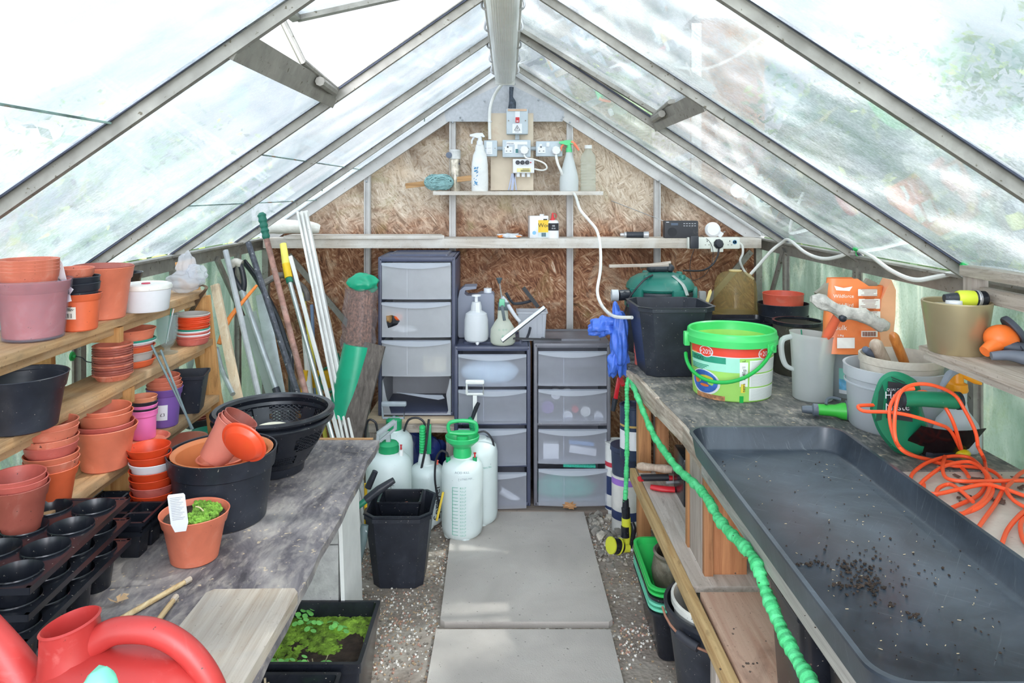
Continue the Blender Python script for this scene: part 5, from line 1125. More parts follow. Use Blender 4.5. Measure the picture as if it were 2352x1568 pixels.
# black octagonal pots
def octpot(cx,yb,w,ytop,z,lab,ch=.3,taper=.74,nest=False,rot=0,ay=1):
    p,rt,rb,h=fit(cx,yb,z,w,ytop,taper)
    pr=lambda a,hh,zz:[(a*taper*.97,zz),(a*taper,zz+.003),(a*.95,zz+hh-.028),(a*.955,zz+hh-.02),(a,zz+hh-.018),(a*1.0,zz+hh-.003),(a*1.03,zz+hh),(a*.95,zz+hh),(a*.93,zz+hh-.02),(a*taper*.95,zz+.006)]
    t=solo('square_plant_pot',MB().sq(pr(rt,h,0),ch=ch,seg=1,ay=ay),blk,lab,'pot',tuple(p),(0,0,rot),sharp=25)
    return t,p,rt,rb,h,pr
t_,p,rt,rb,h,pr=octpot(921,1352,150,1158,0,'outer octagonal black pot standing on the grit beside the left bench')
solo('square_plant_pot',MB().sq(pr(rt*.985,h*.97,0),ch=.3,seg=1),blk,'octagonal black pot nested in the one on the grit','pot',(p.x,p.y,h*.055+.0),sharp=25)
solo('square_plant_pot',MB().sq([(rt*.5,0),(rt*.62,.10),(rt*.66,.102),(rt*.66,.108),(rt*.60,.106),(rt*.5,.03),(0,.03)],ch=.12,seg=3,ay=.75),blks,'small rectangular black pot sitting inside the octagonal pots','pot',(p.x,p.y,h*.74))
b=MB(); [b.blob((p.x+.02+.006*math.cos(i),p.y-.02+.01*math.sin(i*2),h*.74+.052),(.012,.01,.01),.4,3,i,2) for i in range(8)]
solow('moss_tuft',b,moss,'bright moss tuft in the small black pot on the grit','moss'); solow('dry_leaf',MB().blob((p.x+.025,p.y-.02,h*.74+.075),(.014,.004,.016),.5,3,2,2),mat('brown leaf','#a3604a',.8),'brown curled leaf in the small black pot','leaf')
# troughs with moss
def trough(x0,x1,y0,y1,h,lab,nm,fill):
    cx,cy=(x0+x1)/2,(y0+y1)/2; hx,hy=(x1-x0)/2,(y1-y0)/2
    t=thing('planter_trough',lab,'planter',(cx,cy,0)); 
    b=MB(); b.sq([(hx*.82,0),(hx*.84,.003),(hx*.97,h-.03),(hx*.97,h-.028),(hx,h-.026),(hx,h),(hx*.93,h),(hx*.9,h-.03),(hx*.8,.01)],ch=.06,seg=3,ay=hy/hx); part('trough',b,blks,t,sharp=30)
    b=MB(); b.box((0,0,h-.06),(hx*1.8,hy*1.8,.03)); part('soil',b,soil,t); rr=random.Random(9)
    return t,cx,cy,hx,hy
t,cx,cy,hx,hy=trough(-.715,-.39,1.955,2.262,.252,'black square planter full of bright moss beside the left bench','',1)
b=MB(); rr=random.Random(9)
for i in range(1700):
    x=rr.uniform(-.9,.9)*hx; y=rr.uniform(-.9,.9)*hy
    if noise.noise(Vector((x*11,y*11,.4)))<(-.32 if x>-.05 else -.12): continue
    b.blob((x,y,.207+.006*noise.noise(Vector((x*20,y*20,0)))),(.009,.009,.005),.35,3,i,1)
part('moss',b,mat('lime moss','#86ac35',.9,.5,30,bump=1,bs=150),t,kind='stuff')
lf=mat('young leaf','#7fd069',.5,.15,20)
b=MB()
for i in range(26):
    x=rr.uniform(-.9,.6)*hx; y=rr.choice((rr.uniform(.3,.9),rr.uniform(-.9,-.6)))*hy
    for k in range(3): a=k*2.1+i; q=Vector((x,y,.222)); b.lathe([(0,0),(.009,.001),(0,.0015)],8,q+Vector((.010*math.cos(a),.010*math.sin(a),.004*k)),Euler((.3*math.sin(a),.3,a)))
part('seedlings',b,lf,t,kind='stuff')
b=MB()
for i in range(16): x=rr.uniform(-.8,.8)*hx; y=rr.uniform(-.95,-.5)*hy; b.tube([(x,y,.20),(x+rr.uniform(-.02,.02),y,.225+rr.uniform(0,.02))],.0015,5)
part('straw',b,mat('pale straw','#c9bb98',.8),t,kind='stuff')
t,cx,cy,hx,hy=trough(-.73,-.435,1.62,1.935,.245,'black square planter with dead stems at the bottom edge of the photo','',2)
b=MB()
for i in range(26): x=rr.uniform(-.9,.0)*hx; y=rr.uniform(-.1,.8)*hy; b.tube([(x,y,.19),(x+rr.uniform(-.015,.015),y+rr.uniform(-.01,.01),.23+rr.uniform(.0,.05))],.003,6)
part('dead_stems',b,mat('dead stem','#b5a48a',.8,.2),t,kind='stuff')
b=MB()
for (x,y) in ((.35,.6),(.62,.25),(.75,-.1)):
    for k in range(4): a=k*1.57+x; b.lathe([(0,0),(.012,.001),(.006,.002),(0,.002)],8,Vector((x*hx+.014*math.cos(a),y*hy+.014*math.sin(a),.22)),Euler((.25*math.sin(a),.25,a)))
part('seedlings',b,lf,t); b=MB()
for i in range(80):
    x=rr.uniform(.0,.9)*hx; y=rr.uniform(-.9,.9)*hy; b.blob((x,y,.2),(.012,.012,.005),.3,3,i,1)
part('moss',b,mat('dark moss','#5d7a35',.9,.4,70),t,kind='stuff')
solow('tray_lid',MB().sq([(.05,0),(.05,.02),(.044,.022),(.0001,.015)],(-.385,1.83,.0),.3,4,ay=1.2),blk,'small black tray lid lying on the grit by the planters','lid')  # a loose tray lid, not a tray of its own
# paving slabs
slab=mat('concrete paving','#bab2ab',.9,.12,3,speck=.15,speckc='#6f6a62',ss=70,dust=.3,dustc='#c3c1bb',ds=4,bump=.4,bs=200)
solow('paving_slab',MB().prism([(-.255,3.435),(.348,3.435),(.36,2.56),(.345,2.545),(-.22,2.545),(-.236,2.56)],-.001,.022),slab,'long grey paving slab in front of the drawer towers','slab')
solow('paving_slab',MB().prism([(-.245,2.505),(.345,2.505),(.352,1.62),(-.25,1.62)],-.001,.02),slab,'grey paving slab nearest the camera','slab')
b=MB(); rr=random.Random(11); cols_=[mat('white chip','#e3ded6',.8,.1),mat('tan chip','#b49a7c',.8,.2),mat('grey chip','#837a70',.8,.2),mat('pink chip','#b08877',.8,.2)]
for i in range(14000):
    if i%2: x=rr.uniform(-.60,-.23); 
    else: x=rr.uniform(.34,.75)
    y=rr.uniform(1.5,3.5); d=noise.noise(Vector((x*4,y*4,2)))
    if d<-.02 and rr.random()<.75: continue
    if abs(x)<.36 and rr.random()<.3: continue
    s=rr.uniform(.0018,.0058)*(1.15 if y<2.6 else 1)
    R_=Euler((rr.uniform(0,3),rr.uniform(0,3),rr.uniform(0,3))).to_matrix()
    pts=[Vector((0,0,1)),Vector((1,0,.1)),Vector((-.2,.9,0)),Vector((-.9,-.3,.2)),Vector((.1,-.8,-.1)),Vector((0,.1,-.8))]
    b._add([Vector((x,y,s*.3))+R_@(q*s) for q in pts],[[0,1,2],[0,2,3],[0,3,4],[0,4,1],[5,2,1],[5,3,2],[5,4,3],[5,1,4]],rr.choice((0,0,1,2,2,3)))
o=solow('gravel',b,cols_,'loose shell and flint grit scattered beside the slabs','gravel',kind='stuff')
solow('dry_leaf',MB().blob(W(1308,1160,3.42),(.03,.012,.014),.5,2.5,5,3),mat('tan leaf','#b98a5e',.8,.2),'crumpled tan leaf at the foot of the right tower','leaf')
# ---------------- long tools leaning in the back left corner
def foot(A_,b,run=.42):
    D2=A_.y
    for _ in range(30):
        B_=W(*b,D2); D2=A_.y-run*(A_.z-B_.z)/A_.z
    return A_+(B_-A_)*(A_.z/(A_.z-B_.z))
def pole(a,b,Da,Db,w,m,lab,nm,cat,h=None,floor=.0,n=10,wedge=None):
    A_=W(*a,Da); E_=foot(A_,b)
    if h is None: return solow(nm,MB().tube([A_,E_],w/2,n),m,lab,cat)
    return solow(nm,MB().bar(A_,E_,w,h,up=(0,-1,.2),bev=.001),m,lab,cat)
wmet=mat('white coated metal','#e4e3df',.45,.06,14,speck=.1,dust=.15,dustc='#b5aca0'); galv=mat('galvanised metal','#b9c0c2',.35,.1,20,metal=.5,speck=.1)
bare=mat('bright aluminium tube','#d9dcdd',.25,.06,metal=.7)
A_=W(695,486,3.72); E_=foot(A_,(800,1000),.6)
b=MB(); b.bar(A_,E_,.052,.006,up=(0,-1,.2),bev=.001)
for s in (-1,0,1): b.bar(A_+Vector((s*.021,-.012,0)),E_+Vector((s*.021,-.012,0)),.011,.020,up=(0,-1,.2),bev=.002)
solow('plastic_channel',b,wmet,'tall white ribbed channel leaning on the long shelf, tallest of the leaning poles','channel')
pole((494,654),(545,905),3.1,2.72,.034,wood('pale batten','#d9b893','#ecd9bf',2,1,.7,speck=.1),'pale pine batten leaning left of all the poles','pine_batten','batten',h=.02)
pole((518,575),(592,900),3.25,2.85,.024,mat('grey pipe','#b9bcbf',.5,.12,20,speck=.1),'light grey pipe leaning between pine batten and fork','grey_pipe','pipe')
t=thing('garden_fork','garden fork turned up with a black and white D handle',' fork'.strip(),tuple(W(650,895,2.8)))
a1=W(556,668,3.3); a3=foot(a1,(612,830)); a2=a1.lerp(a3,.37)

part('shaft',MB().tube([a1,a2],.014,12),galv,t,world=True); part('lower_shaft',MB().tube([a2,a3],.016,12),blk,t,world=True)
q=W(545,640,3.3); b=MB().tube([W(558,672,3.3),W(548,655,3.3),W(534,630,3.3),W(536,606,3.3)],.012,10,smooth=4); b.tube([W(558,672,3.3),W(561,650,3.3),W(556,620,3.3),W(548,600,3.3)],.012,10,smooth=4); part('handle_arms',b,blk,t,world=True)
part('handle_grip',MB().tube([W(530,612,3.3),W(540,602,3.3),W(555,606,3.3)],.018,12,smooth=4),mat('worn white grip','#d9d2c6',.6,.2,20,speck=.3),t,world=True)
pole((600,675),(640,895),3.45,3.1,.055,galv,'wide galvanised metal strip leaning behind the fork','metal_strip','metal strip',h=.004)
pole((572,720),(628,900),3.5,3.2,.07,frost('ribbed clear sheet','#dfe8e6',.6,.3,.1),'translucent ribbed plastic strip leaning behind the fork','plastic_strip','plastic strip',h=.004)
pole((570,556),(682,900),3.35,2.95,.026,mat('scuffed black pole','#4a4d57',.5,.4,50,speck=.4,speckc='#a8a8a8',ss=60),'scuffed black pole leaning in front of the back left corner','black_pole','pole')
t=thing('hoe','hoe with ribbed green handle and rusty shaft','hoe',tuple(W(700,895,3.0)))
a1=W(612,548,3.13); a3=foot(a1,(700,895)); part('shaft',MB().tube([a1,a3],.012,12),mat('rusty shaft','#9c7468',.6,.3,30,dust=.3,dustc='#c9bdb2',speck=.2,speckc='#6d3d2c'),t,world=True)
b=MB(); a0=W(600,488,3.14); pts=[a1+(a0-a1)*(k/10) for k in range(11)]; b.tube(pts,[.013,.017,.014,.018,.014,.018,.015,.019,.016,.019,.008],12,smooth=2); part('handle',b,mat('hoe green','#1e6d5b',.5,.1),t,world=True)
t=thing('telescopic_pruner','silver pole with yellow handle leaning against the shelf','pole tool',tuple(W(732,895,3.1)))
a0=W(650,560,3.62); a1=W(657,606,3.58); a2=W(663,638,3.55); a4=foot(a2,(735,900)); a3=a4
part('shaft',MB().tube([a2,a4],.011,12),bare,t,world=True); part('pale_grip',MB().tube([a0,a1],[.016,.019],12),mat('pale yellow','#efe266',.45),t,world=True); part('yellow_grip',MB().tube([a1,a2],.019,12),mat('strong yellow','#f2c81e',.45),t,world=True); part('green_ring',MB().tube([a2,a2+(a3-a2)*.02],.016,12),dgreen,t,world=True)
pole((667,588),(752,905),3.56,3.1,.018,wmet,'slim white square tube beside the yellow handled pole','white_tube','tube',h=.012)
pole((692,655),(715,800),3.7,3.55,.02,mat('lemon pole','#eedf5c',.45,.06),'pale yellow pole standing deepest in the corner','yellow_pole','pole')
pole((716,700),(724,880),3.8,3.7,.018,mat('blue tube','#7d93b5',.4,.06),'slim blue tube behind the white channel','blue_tube','tube')
pole((700,770),(712,905),3.6,3.5,.03,wmet,'grubby white pole standing behind the silver pole','white_pole','pole')
b=MB().tube([W(560,600,3.7),W(590,640,3.65),W(635,725,3.45),W(660,800,3.35),W(668,830,3.3),W(672,1000,3.1)],[.014]*6,12,smooth=5); solow('bent_pipe',b,blks,'glossy black bent pipe among the leaning tools','pipe')
b=MB().tube([W(600,655,3.5),W(640,632,3.55),W(668,640,3.6),W(700,665,3.6),W(706,690,3.6)],[.015]*5,10,smooth=4); solow('strimmer_handle',b,mat('dark dusty grip','#6b6762',.6,.2,20,dust=.3),'dusty dark bent handle crossing behind the hoe','handle')
t=thing('pruning_saw','bow saw with orange frame hooked among the poles','saw',tuple(W(525,735,3.2)))
part('frame',MB().tube([W(590,655,3.25),W(560,690,3.2),W(525,735,3.15),W(503,790,3.1)],[.006,.008,.011,.010],10,smooth=4),mat('saw orange','#f28a3a',.45,.06),t,world=True); part('tube',MB().tube([W(497,800,3.1),W(510,850,3.0),W(535,905,2.9)],.010,10,smooth=4),galv,t,world=True)
b=MB().box(W(735,870,3.55),(.12,.02,.08)).box(W(700,885,3.5),(.03,.03,.14)); solow('yellow_spreader',b,mat('tool yellow','#f0b81c',.5,.1,20),'yellow plastic tool part low behind the leaning poles','tool part')
b=MB(); p0=W(798,915,3.35); b.tube([W(790,960,3.38),W(802,905,3.4),W(816,840,3.42),W(824,792,3.43)],[.075,.078,.075,.07],24,smooth=3); t=thing('wrapped_reed_roll','roll of brown reed screening wrapped in clear film with green ends','roll',tuple(W(790,960,3.38)))
part('green_sleeve',b,mat('emerald wrap','#17a37b',.35,.1,8),t,world=True)
b=MB(); n=20; c0=W(822,800,3.43); c1=W(832,660,3.46)
for k in range(n): 
    a=2*PI*k/n; o_=Vector((.052*math.cos(a),.04*math.sin(a),0)); b.tube([c0+o_,c1+o_*.9],.009,6)
b.tube([c0,c1],.045,10); part('reeds',b,mat('brown reed','#86604c',.7,.5,90),t,world=True)
b=MB(); rr=random.Random(6); rings=[]
for k in range(9):
    f=k/8; q=c0.lerp(c1,f); rings.append([q+Vector(((.074+.022*noise.noise(Vector((a*1.3,k*1.6,1))))*math.cos(a*2*PI/24),(.062)*math.sin(a*2*PI/24),0)) for a in range(24)])
b.loft(rings,False,False); part('film',b,frost('glossy film','#efeaf0',.12,.05,.1),t,world=True)
part('green_cap',MB().blob(W(833,650,3.45),(.072,.055,.046),.13,2.0,3,4),_M['emerald wrap'] if 'emerald wrap' in _M else tealp,t,world=True)
a1=W(862,790,3.40); a3=foot(a1,(812,985),.2); solow('dark_board',MB().bar(a1,a3,.095,.03,up=(0,-1,.3),bev=.002),wood('charcoal board','#453e3a','#746b64',2,1,.85,speck=.1),'dark weathered board leaning between reed roll and drawer tower','board')
cable('green strap curled beside the reed roll',[W(775,812,3.5),W(785,850,3.48),W(760,900,3.45),W(735,880,3.5),W(742,850,3.55),W(770,838,3.5)],.006,dgreen,'strap','strap')
# loppers under the left bench corner
t=thing('loppers','long loppers with dark green arms and black grips under the bench corner','loppers',tuple(W(815,1165,2.75)))
part('arm',MB().tube([W(800,1180,2.70),W(845,1145,2.72)],.011,10),dgreen,t,world=True); part('grip',MB().tube([W(840,1148,2.72),W(870,1125,2.73),W(905,1102,2.74)],[.014,.016,.011],12,smooth=4),blk,t,world=True); part('second_grip',MB().tube([W(845,1120,2.8),W(862,1082,2.8)],[.013,.011],12),blk,t,world=True)
cable('yellow rod standing behind the loppers',[W(840,1110,2.85),W(840,1190,2.85),W(838,1235,2.85)],.006,mat('golden yellow','#e6b820',.5),'yellow_rod','rod')
solow('white_tube',MB().tube([W(815,1230,2.75),W(842,1217,2.75)],.007,10),wht,'short white tube end beside the block pier','tube')
solow('grey_pipe_fitting',MB().tube([W(815,1330,2.75),W(826,1270,2.75),W(832,1240,2.75),W(838,1205,2.76)],[.010,.016,.018,.014],12,smooth=3),mat('blue grey fitting','#6f8183',.5,.1),'blue grey hose fitting standing beside the block pier','fitting')
# ---------------- right bench
t=thing('workbench','long timber workbench with dark weathered top along the right glass wall','bench',(.95,1.9,0))
b=MB(); poly=[(.55,1.93),(.553,2.30),(.528,2.62),(.505,2.95),(.492,3.02),(.53,3.60),(XR-.02,3.60),(XR-.02,1.93)]
b.prism(poly,ZR-.02,ZR); part('felt_top',b,feltr,t,world=True)
b=MB(); b.prism([(.55,.2),(.55,1.93),(XR-.02,1.93),(XR-.02,.2)],ZR-.022,ZR-.004); part('pale_top',b,mat('weathered pale ply','#cdc4b8',.85,.1,6,dust=.3,dustc='#e8e2d9',ds=5,speck=.25,speckc='#55453a',ss=25,bump=.4),t,world=True)
fas=wood('aged fascia','#7f6a58','#cfc3b4',1,1,.85,speck=.3)
b=MB(); pf=[(.494,3.02,0),(.507,2.93,-.0),(.530,2.6,0),(.556,2.30,0),(.556,2.05,.0)]
rr=random.Random(8)
for i in range(4):
    a=pf[i];c_=pf[i+1]; b.bar((a[0]-.007,a[1],ZR-.030),(c_[0]-.007,c_[1],ZR-.030),.016,.058+.012*(i==1),bev=.002)
part('fascia',b,fas,t,world=True); part('near_fascia',MB().box((.542,1.1,ZR-.033),(.016,1.9,.054),bev=.002),wood('silver fascia','#8b8680','#bcb8b2',1,1,.8),t,world=True)
part('leg',MB().box((.535,2.93,.377),(.05,.05,.754),bev=.003),wood('orange brown post','#8f5f3c','#c08d5c',2,.8),t,world=True)
part('leg',MB().box((.60,2.90,.377),(.045,.05,.75),bev=.003),brz,t,world=True)
part('leg',MB().box((1.28,2.9,.377),(.05,.05,.75)),oldz,t,world=True); part('leg',MB().box((1.28,.4,.377),(.05,.05,.75)),oldz,t,world=True)
b=MB(); 
b.box((.573,2.24,.575),(.022,.17,.358),bev=.003); part('side_plank',b,oldz,t,world=True)
part('side_plank',MB().box((.570,2.31,.575),(.03,.03,.358),bev=.003),_M['orange brown post'],t,world=True)
part('end_plank',MB().box((.638,2.145,.575),(.10,.024,.362),bev=.004),wood('red cedar','#8f5433','#c68a5e',2,.7,.75),t,world=True)
part('end_plank',MB().box((.575,2.135,.575),(.026,.026,.362),bev=.003),brz,t,world=True)
part('leg',MB().box((.522,1.80,.178),(.05,.05,.35),bev=.003),oldz,t,world=True)
# lower shelf
part('lower_rail',MB().bar((.494,2.95,.375),(.515,1.0,.375),.022,.05,bev=.003),wood('golden rail','#a8814f','#d9bb88',1,1,.8,speck=.2),t,world=True)
part('lower_shelf',MB().box((.68,2.52,.388),(.34,.90,.018)),wood('bleached shelf','#a89a8c','#d6ccc3',1,.8,.85,speck=.2),t,world=True)
part('lower_seat',MB().box((.70,1.60,.392),(.35,.86,.022),bev=.002),wood('pinkish board','#b98f78','#dcbfa9',1,.5,.8,speck=.2),t,world=True)
# big tray
t=thing('potting_tray','huge shallow black tray with soil crumbs filling the near right bench','tray',(.715,1.53,ZR))
def trr(x0,x1,y0,y1,z,r,n=8,dx=0):
    out=[]
    for cx,cy,a0 in ((x1-r,y1-r,0),(x0+r,y1-r,PI/2),(x0+r,y0+r,PI),(x1-r,y0+r,1.5*PI)):
        for k in range(n+1):
            a=a0+PI/2*k/n; out.append(Vector((cx+r*math.cos(a),cy+r*math.sin(a),z)))
    return out
x0,x1,y0,y1=.502,.928,.995,2.088; zt_=.838; zf=ZR+.004
b=MB(); b.loft([trr(x0+.012,x1-.012,y0+.012,y1-.012,ZR+.0005,.05),trr(x0+.002,x1-.002,y0+.002,y1-.002,zt_-.006,.055),trr(x0-.003,x1+.003,y0-.003,y1+.003,zt_-.005,.058),trr(x0-.003,x1+.003,y0-.003,y1+.003,zt_,.058),trr(x0+.006,x1-.006,y0+.006,y1-.006,zt_,.052),trr(x0+.018,x1-.018,y0+.018,y1-.018,zf+.004,.045),trr(x0+.022,x1-.022,y0+.022,y1-.022,zf,.042)])
m,nt_,out,v=base('scratched black tray')
p_=N(nt_,'ShaderNodeBsdfPrincipled'); nt_.links.new(p_.outputs[0],out.inputs[0])
cc=ramp(nt_,noise_node(nt_,mapping(nt_,v,(1,1,1)),3.5,6,.8,.65),[(.35,c('#262c35')),(.7,c('#48525d'))])
cc=mix(nt_,ramp(nt_,noise_node(nt_,mapping(nt_,mapping(nt_,v,(1,1,1),(0,0,.6)),(3,110,3)),2,4,1.4,.7),[(.62,0.),(.70,.35)]),cc,c('#8f979a'))
cc=mix(nt_,ramp(nt_,noise_node(nt_,mapping(nt_,mapping(nt_,v,(1,1,1),(0,0,-.9)),(3,120,3)),2,4,1.4,.7),[(.64,0.),(.72,.3)]),cc,c('#8f979a'))
nt_.links.new(cc,p_.inputs['Base Color']); p_.inputs['Roughness'].default_value=.30; bumpn(nt_,p_,noise_node(nt_,v,6,2),.12,.004)
part('tray_shell',b,m,t,world=True,sharp=50)
b=MB(); rr=random.Random(12)
def crumb(px,py,s):
    q=PZ(px,py,zf+.001); b.blob(q+Vector((0,0,s*.4)),(s,s,s*.7),.4,3,rr.randint(0,99),1)
for cx,cy,sx,sy,n_ in ((1860,1295,40,10,26),(1945,1300,28,22,40),(1985,1335,40,26,70),(1935,1350,30,14,20),(2005,1358,12,12,14),(2050,1390,10,6,8),(2012,1385,6,6,5),(2095,1415,25,8,12),(2000,1300,130,60,60)):
    for k in range(n_): crumb(rr.gauss(cx,sx*.5),rr.gauss(cy,sy*.5),rr.uniform(.0010,.0036))
for k in range(170):
    crumb(rr.uniform(1650,2330),rr.uniform(1045,1560),rr.uniform(.0008,.0022)) if rr.random()<.9 else None
o=part('soil_crumbs',b,soil,t,world=True,kind='stuff')
b=MB()
for k in range(150):
    px=rr.uniform(1640,2300); py=rr.uniform(1030,1540); q=PZ(px,py,zf+.001); 
    if not (x0+.03<q.x<x1-.03 and y0+.03<q.y<y1-.03): continue
    b.box(q,(rr.uniform(.001,.006),.0010,.0009),Euler((0,0,rr.uniform(0,3))))
part('chaff',b,mat('pale chaff','#cbb795',.8,.1),t,world=True,kind='stuff')
for ob in (o,):
    pass
# square tubs on the bench
t_,p,rt,rb,h,pr=octpot(1537,866,172,694,ZR,'tall octagonal black pot at the back corner of the right bench',rot=math.radians(3))
solow('plant_label',MB().prism([(-.006,-.05),(.006,-.05),(.007,.04),(0,.05),(-.007,.04)],0,.001,Matrix.Translation(W(1625,690,3.1))@Matrix.Rotation(.3,4,'Y')@M),mat('thin straw','#d9c27a',.6),'narrow straw coloured stake in the tall octagonal black pot','stake')
p2=W(1700,0,3.16); b=MB(); hx=.145; b.sq([(hx*.8,0),(hx*.82,.003),(hx*.96,.155),(hx*1.0,.157),(hx*1.0,.178),(hx*.93,.178),(hx*.9,.15),(hx*.78,.006)],ch=.22,seg=4,ay=.8)
solo('square_plant_pot',b,blks,'wide rounded black tub beside the tall octagonal pot','tub',(p2.x,3.19,ZR),sharp=30)
# vacuum on its black drum
p=Vector((W(1516,0,3.40).x,3.40,ZR)); t=thing('wet_vacuum','green domed wet vacuum head on a black drum at the back','vacuum cleaner',tuple(p))
vg=mat('vacuum green','#1f7365',.4,.1,8,dust=.2,dustc='#7f8a78',speck=.06)
part('drum',MB().lathe([(0,0),(.150,0),(.153,.005),(.158,.23),(0,.23)],40),blk,t)
b=MB().lathe([(.155,.20),(.162,.205),(.162,.245),(.150,.25),(.138,.252),(.138,.275),(.150,.28),(.152,.29),(0,.29)],40); part('motor_band',b,vg,t)
part('gasket',MB().lathe([(.148,.248),(.152,.262),(.148,.275)],40,caps=False),blk,t)
b=MB().lathe([(.150,.283),(.156,.288),(.152,.305),(.135,.328),(.105,.345),(.06,.356),(0,.358)],40); part('dome',b,vg,t)
for a in (-2.5,-1.2,-.2,): 
    q=Vector((.155*math.cos(a),.155*math.sin(a),.255)); part('clasp',MB().box(q,(.07,.022,.075),Euler((0,0,a+PI/2)),bev=.006),vg,t)
for a in (-2.3,-.75,.5,2.0):
    part('stud',MB().lathe([(.014,0),(.015,.012),(.012,.018),(0,.018)],14,(.115*math.cos(a),.115*math.sin(a),.335)),vg,t)
part('hose_port',MB().tube([(-.14,-.06,.262),(-.205,-.085,.262)],.024,16),blk,t); part('port_collar',MB().lathe([(.026,0),(.026,.03),(.018,.03),(.018,.004),(0,.004)],20,(-.205,-.085,.262),Euler((0,-PI/2,0))),mat('grey collar','#b0b5b9',.4),t)
for k,z in enumerate((.215,.225,.235)): part('cord',MB().tube([(-.165,-.06,z+.02),(-.13,-.14,z),(-.05,-.172,z-.006),(.03,-.176,z-.02)],.004,6,smooth=4),blc,t)
part('cord_loop',MB().tube([(-.05,-.08,.352),(-.10,-.12,.33),(-.155,-.11,.26),(-.175,-.10,.2),(-.18,-.10,.18)],.004,6,smooth=5),blc,t)
part('strap',MB().tube([(.04,-.09,.350),(.075,-.13,.315),(.09,-.15,.27)],.012,6,flat=.2,smooth=4),mat('grey strap','#9aa39f',.5),t)
part('top_knobs',MB().tube([(-.03,0,.372),(.03,0,.374)],.016,12).blob((-.04,0,.375),(.022,.02,.02),.1,2,1,2).blob((.045,0,.375),(.022,.02,.02),.1,2,2,2),mat('dark rubber','#2f343c',.5),t)
solow('driftwood_stick',MB().bar(W(1399,611,3.25),W(1535,608,3.25),.026,.012,bev=.002),oldx,'longer flat grey stick resting across the green vacuum','stick')
solow('driftwood_stick',MB().bar(W(1470,612,3.32),W(1541,603,3.30),.024,.012,up=(0,.3,1),bev=.002),oldx,'shorter split grey stick resting on the green vacuum','stick')
# cloche
p=Vector((W(1689,0,3.42).x,3.42,ZR)); 
b=MB().lathe([(0,0),(.14,0),(.15,.12),(.155,.16),(0,.16)],32); solo('plant_pot',b,blk,'black pot under the amber bell cloche','pot',tuple(p))
amb=frost('amber plastic','#e2cf96',.2,.08,.08)
t=thing('bell_cloche','amber see-through bell cloche standing on a black pot','cloche',(p.x,p.y,p.z+.165)); r=.098
b=MB().lathe([(r*1.13,0),(r*1.12,.004),(r*1.06,.02),(r*1.0,.045),(r*.98,.10),(r*.94,.14),(r*.82,.17),(r*.62,.187),(r*.3,.194),(0,.195)],40); part('bell',b,amb,t); part('rim',MB().lathe([(r*1.17,-.002),(r*1.17,.006),(r*1.08,.010),(r*1.08,.0)],40),amb,t)
part('knob',MB().lathe([(.028,0),(.03,.004),(.028,.008),(0,.008)],24,(0,0,.192)),mat('amber disc','#c9b37a',.4),t)
solow('translucent_post',MB().box(W(1613,700,3.5),(.032,.03,.13),bev=.004),frost('grey block','#d5d9da',.8),'upright translucent grey block between vacuum and cloche','block')
# red and black pot stack
p,rt,rb,h=fit(1800,772,ZR,112,702,.85)
its=[(blk,'black',0,1.0,(0,0)),(terrad,'terracotta',.03,.97,(0,.03)),(blk,'dusty black',.022,1.02,(0,.02)),(redp,'dull red',.03,.80,(0,.02)),(mat('faded red plastic','#d8604a',.4,.1,10,dust=.2),'faded red',.014,.82,(.02,.02)),]
stack('behind the green bucket',1799,826,ZR,110,722,its,.85,.3)
p=W(1772,0,3.30); solo('plant_pot',potmesh(.06,.045,.15,blk),blk,'plain black pot half hidden behind the black tub','pot',(p.x,3.42,ZR))
# glass jar bucket
p,rt,rb,h=fit(1832,868,ZR,112,735,.92)
t=thing('clear_bucket','grimy clear bucket with black rim behind the green bucket','bucket',tuple(p))
part('bucket',MB().lathe([(0,0),(rb,0),(rb*1.02,.005),(rt*.97,h*.95),(rt*.95,h*.95),(rb*.98,.006),(0,.006)],40),frost('grimy clear plastic','#8a867c',.55,.2,.5),t); part('rim',MB().lathe([(rt*.97,h*.93),(rt,h*.94),(rt,h),(rt*.9,h),(rt*.9,h*.96)],40,caps=False),blks,t)
# green feed bucket
p,rt,rb,h=fit(1680,925,ZR,200,752,.86)
t=thing('feed_bucket','round feed bucket with bright green rim and red banded label','bucket',tuple(p))
gb=mat('spring green plastic','#46cf6c',.35,.05,8); gh=mat('kelly green','#1fae4a',.35,.06,8)
lime=mat('lime label','#a6dc6a',.45,.08,6); 
rw=rt*.93
b=MB().lathe([(0,0),(rb*.97,0),(rb,.004),(rw,h*.86),(rw*.985,h*.86),(rb*.97,.008),(0,.006)],64); part('tub',b,lime,t)
b=MB().lathe([(rw,h*.80),(rt*1.015,h*.805),(rt*1.02,h*.90),(rt,h*.915),(rt*.985,h*.985),(rt*.96,h),(rt*.93,h*.98),(rt*.92,h*.80),(rw*.98,h*.79)],64,caps=False); part('rim',b,gb,t)
def sl(z): return rb+(rw-rb)*z/(h*.86)
def cp(b,a0,a1,z0,z1,mi=0,n=10,o=.0008): b.cylpatch(sl(z0)+o,a0,a1,z0,z1,(0,0,0),mi,n,sl(z1)+o)
labm=[mat('red band','#ec4a34',.45,.04),wht,mat('text panel','#eef2ec',.5,.03),mat('aqua panel','#a8e6cf',.45,.05),mat('photo blue','#3f6fc0',.4,.3,20),mat('kernel brown','#b98258',.7,.4,60,bump=.5),mat('deep teal panel','#2e9c7c',.45),gh,mat('badge yellow','#ecd948',.5),prn,mat('fish orange','#ea7a3c',.5),mat('fine grey print','#9aa39c',.6)]
b=MB()
cp(b,-1.5,1.6,h*.665,h*.80,0,28)
cp(b,-1.5,1.6,h*.655,h*.668,1,28,.001)
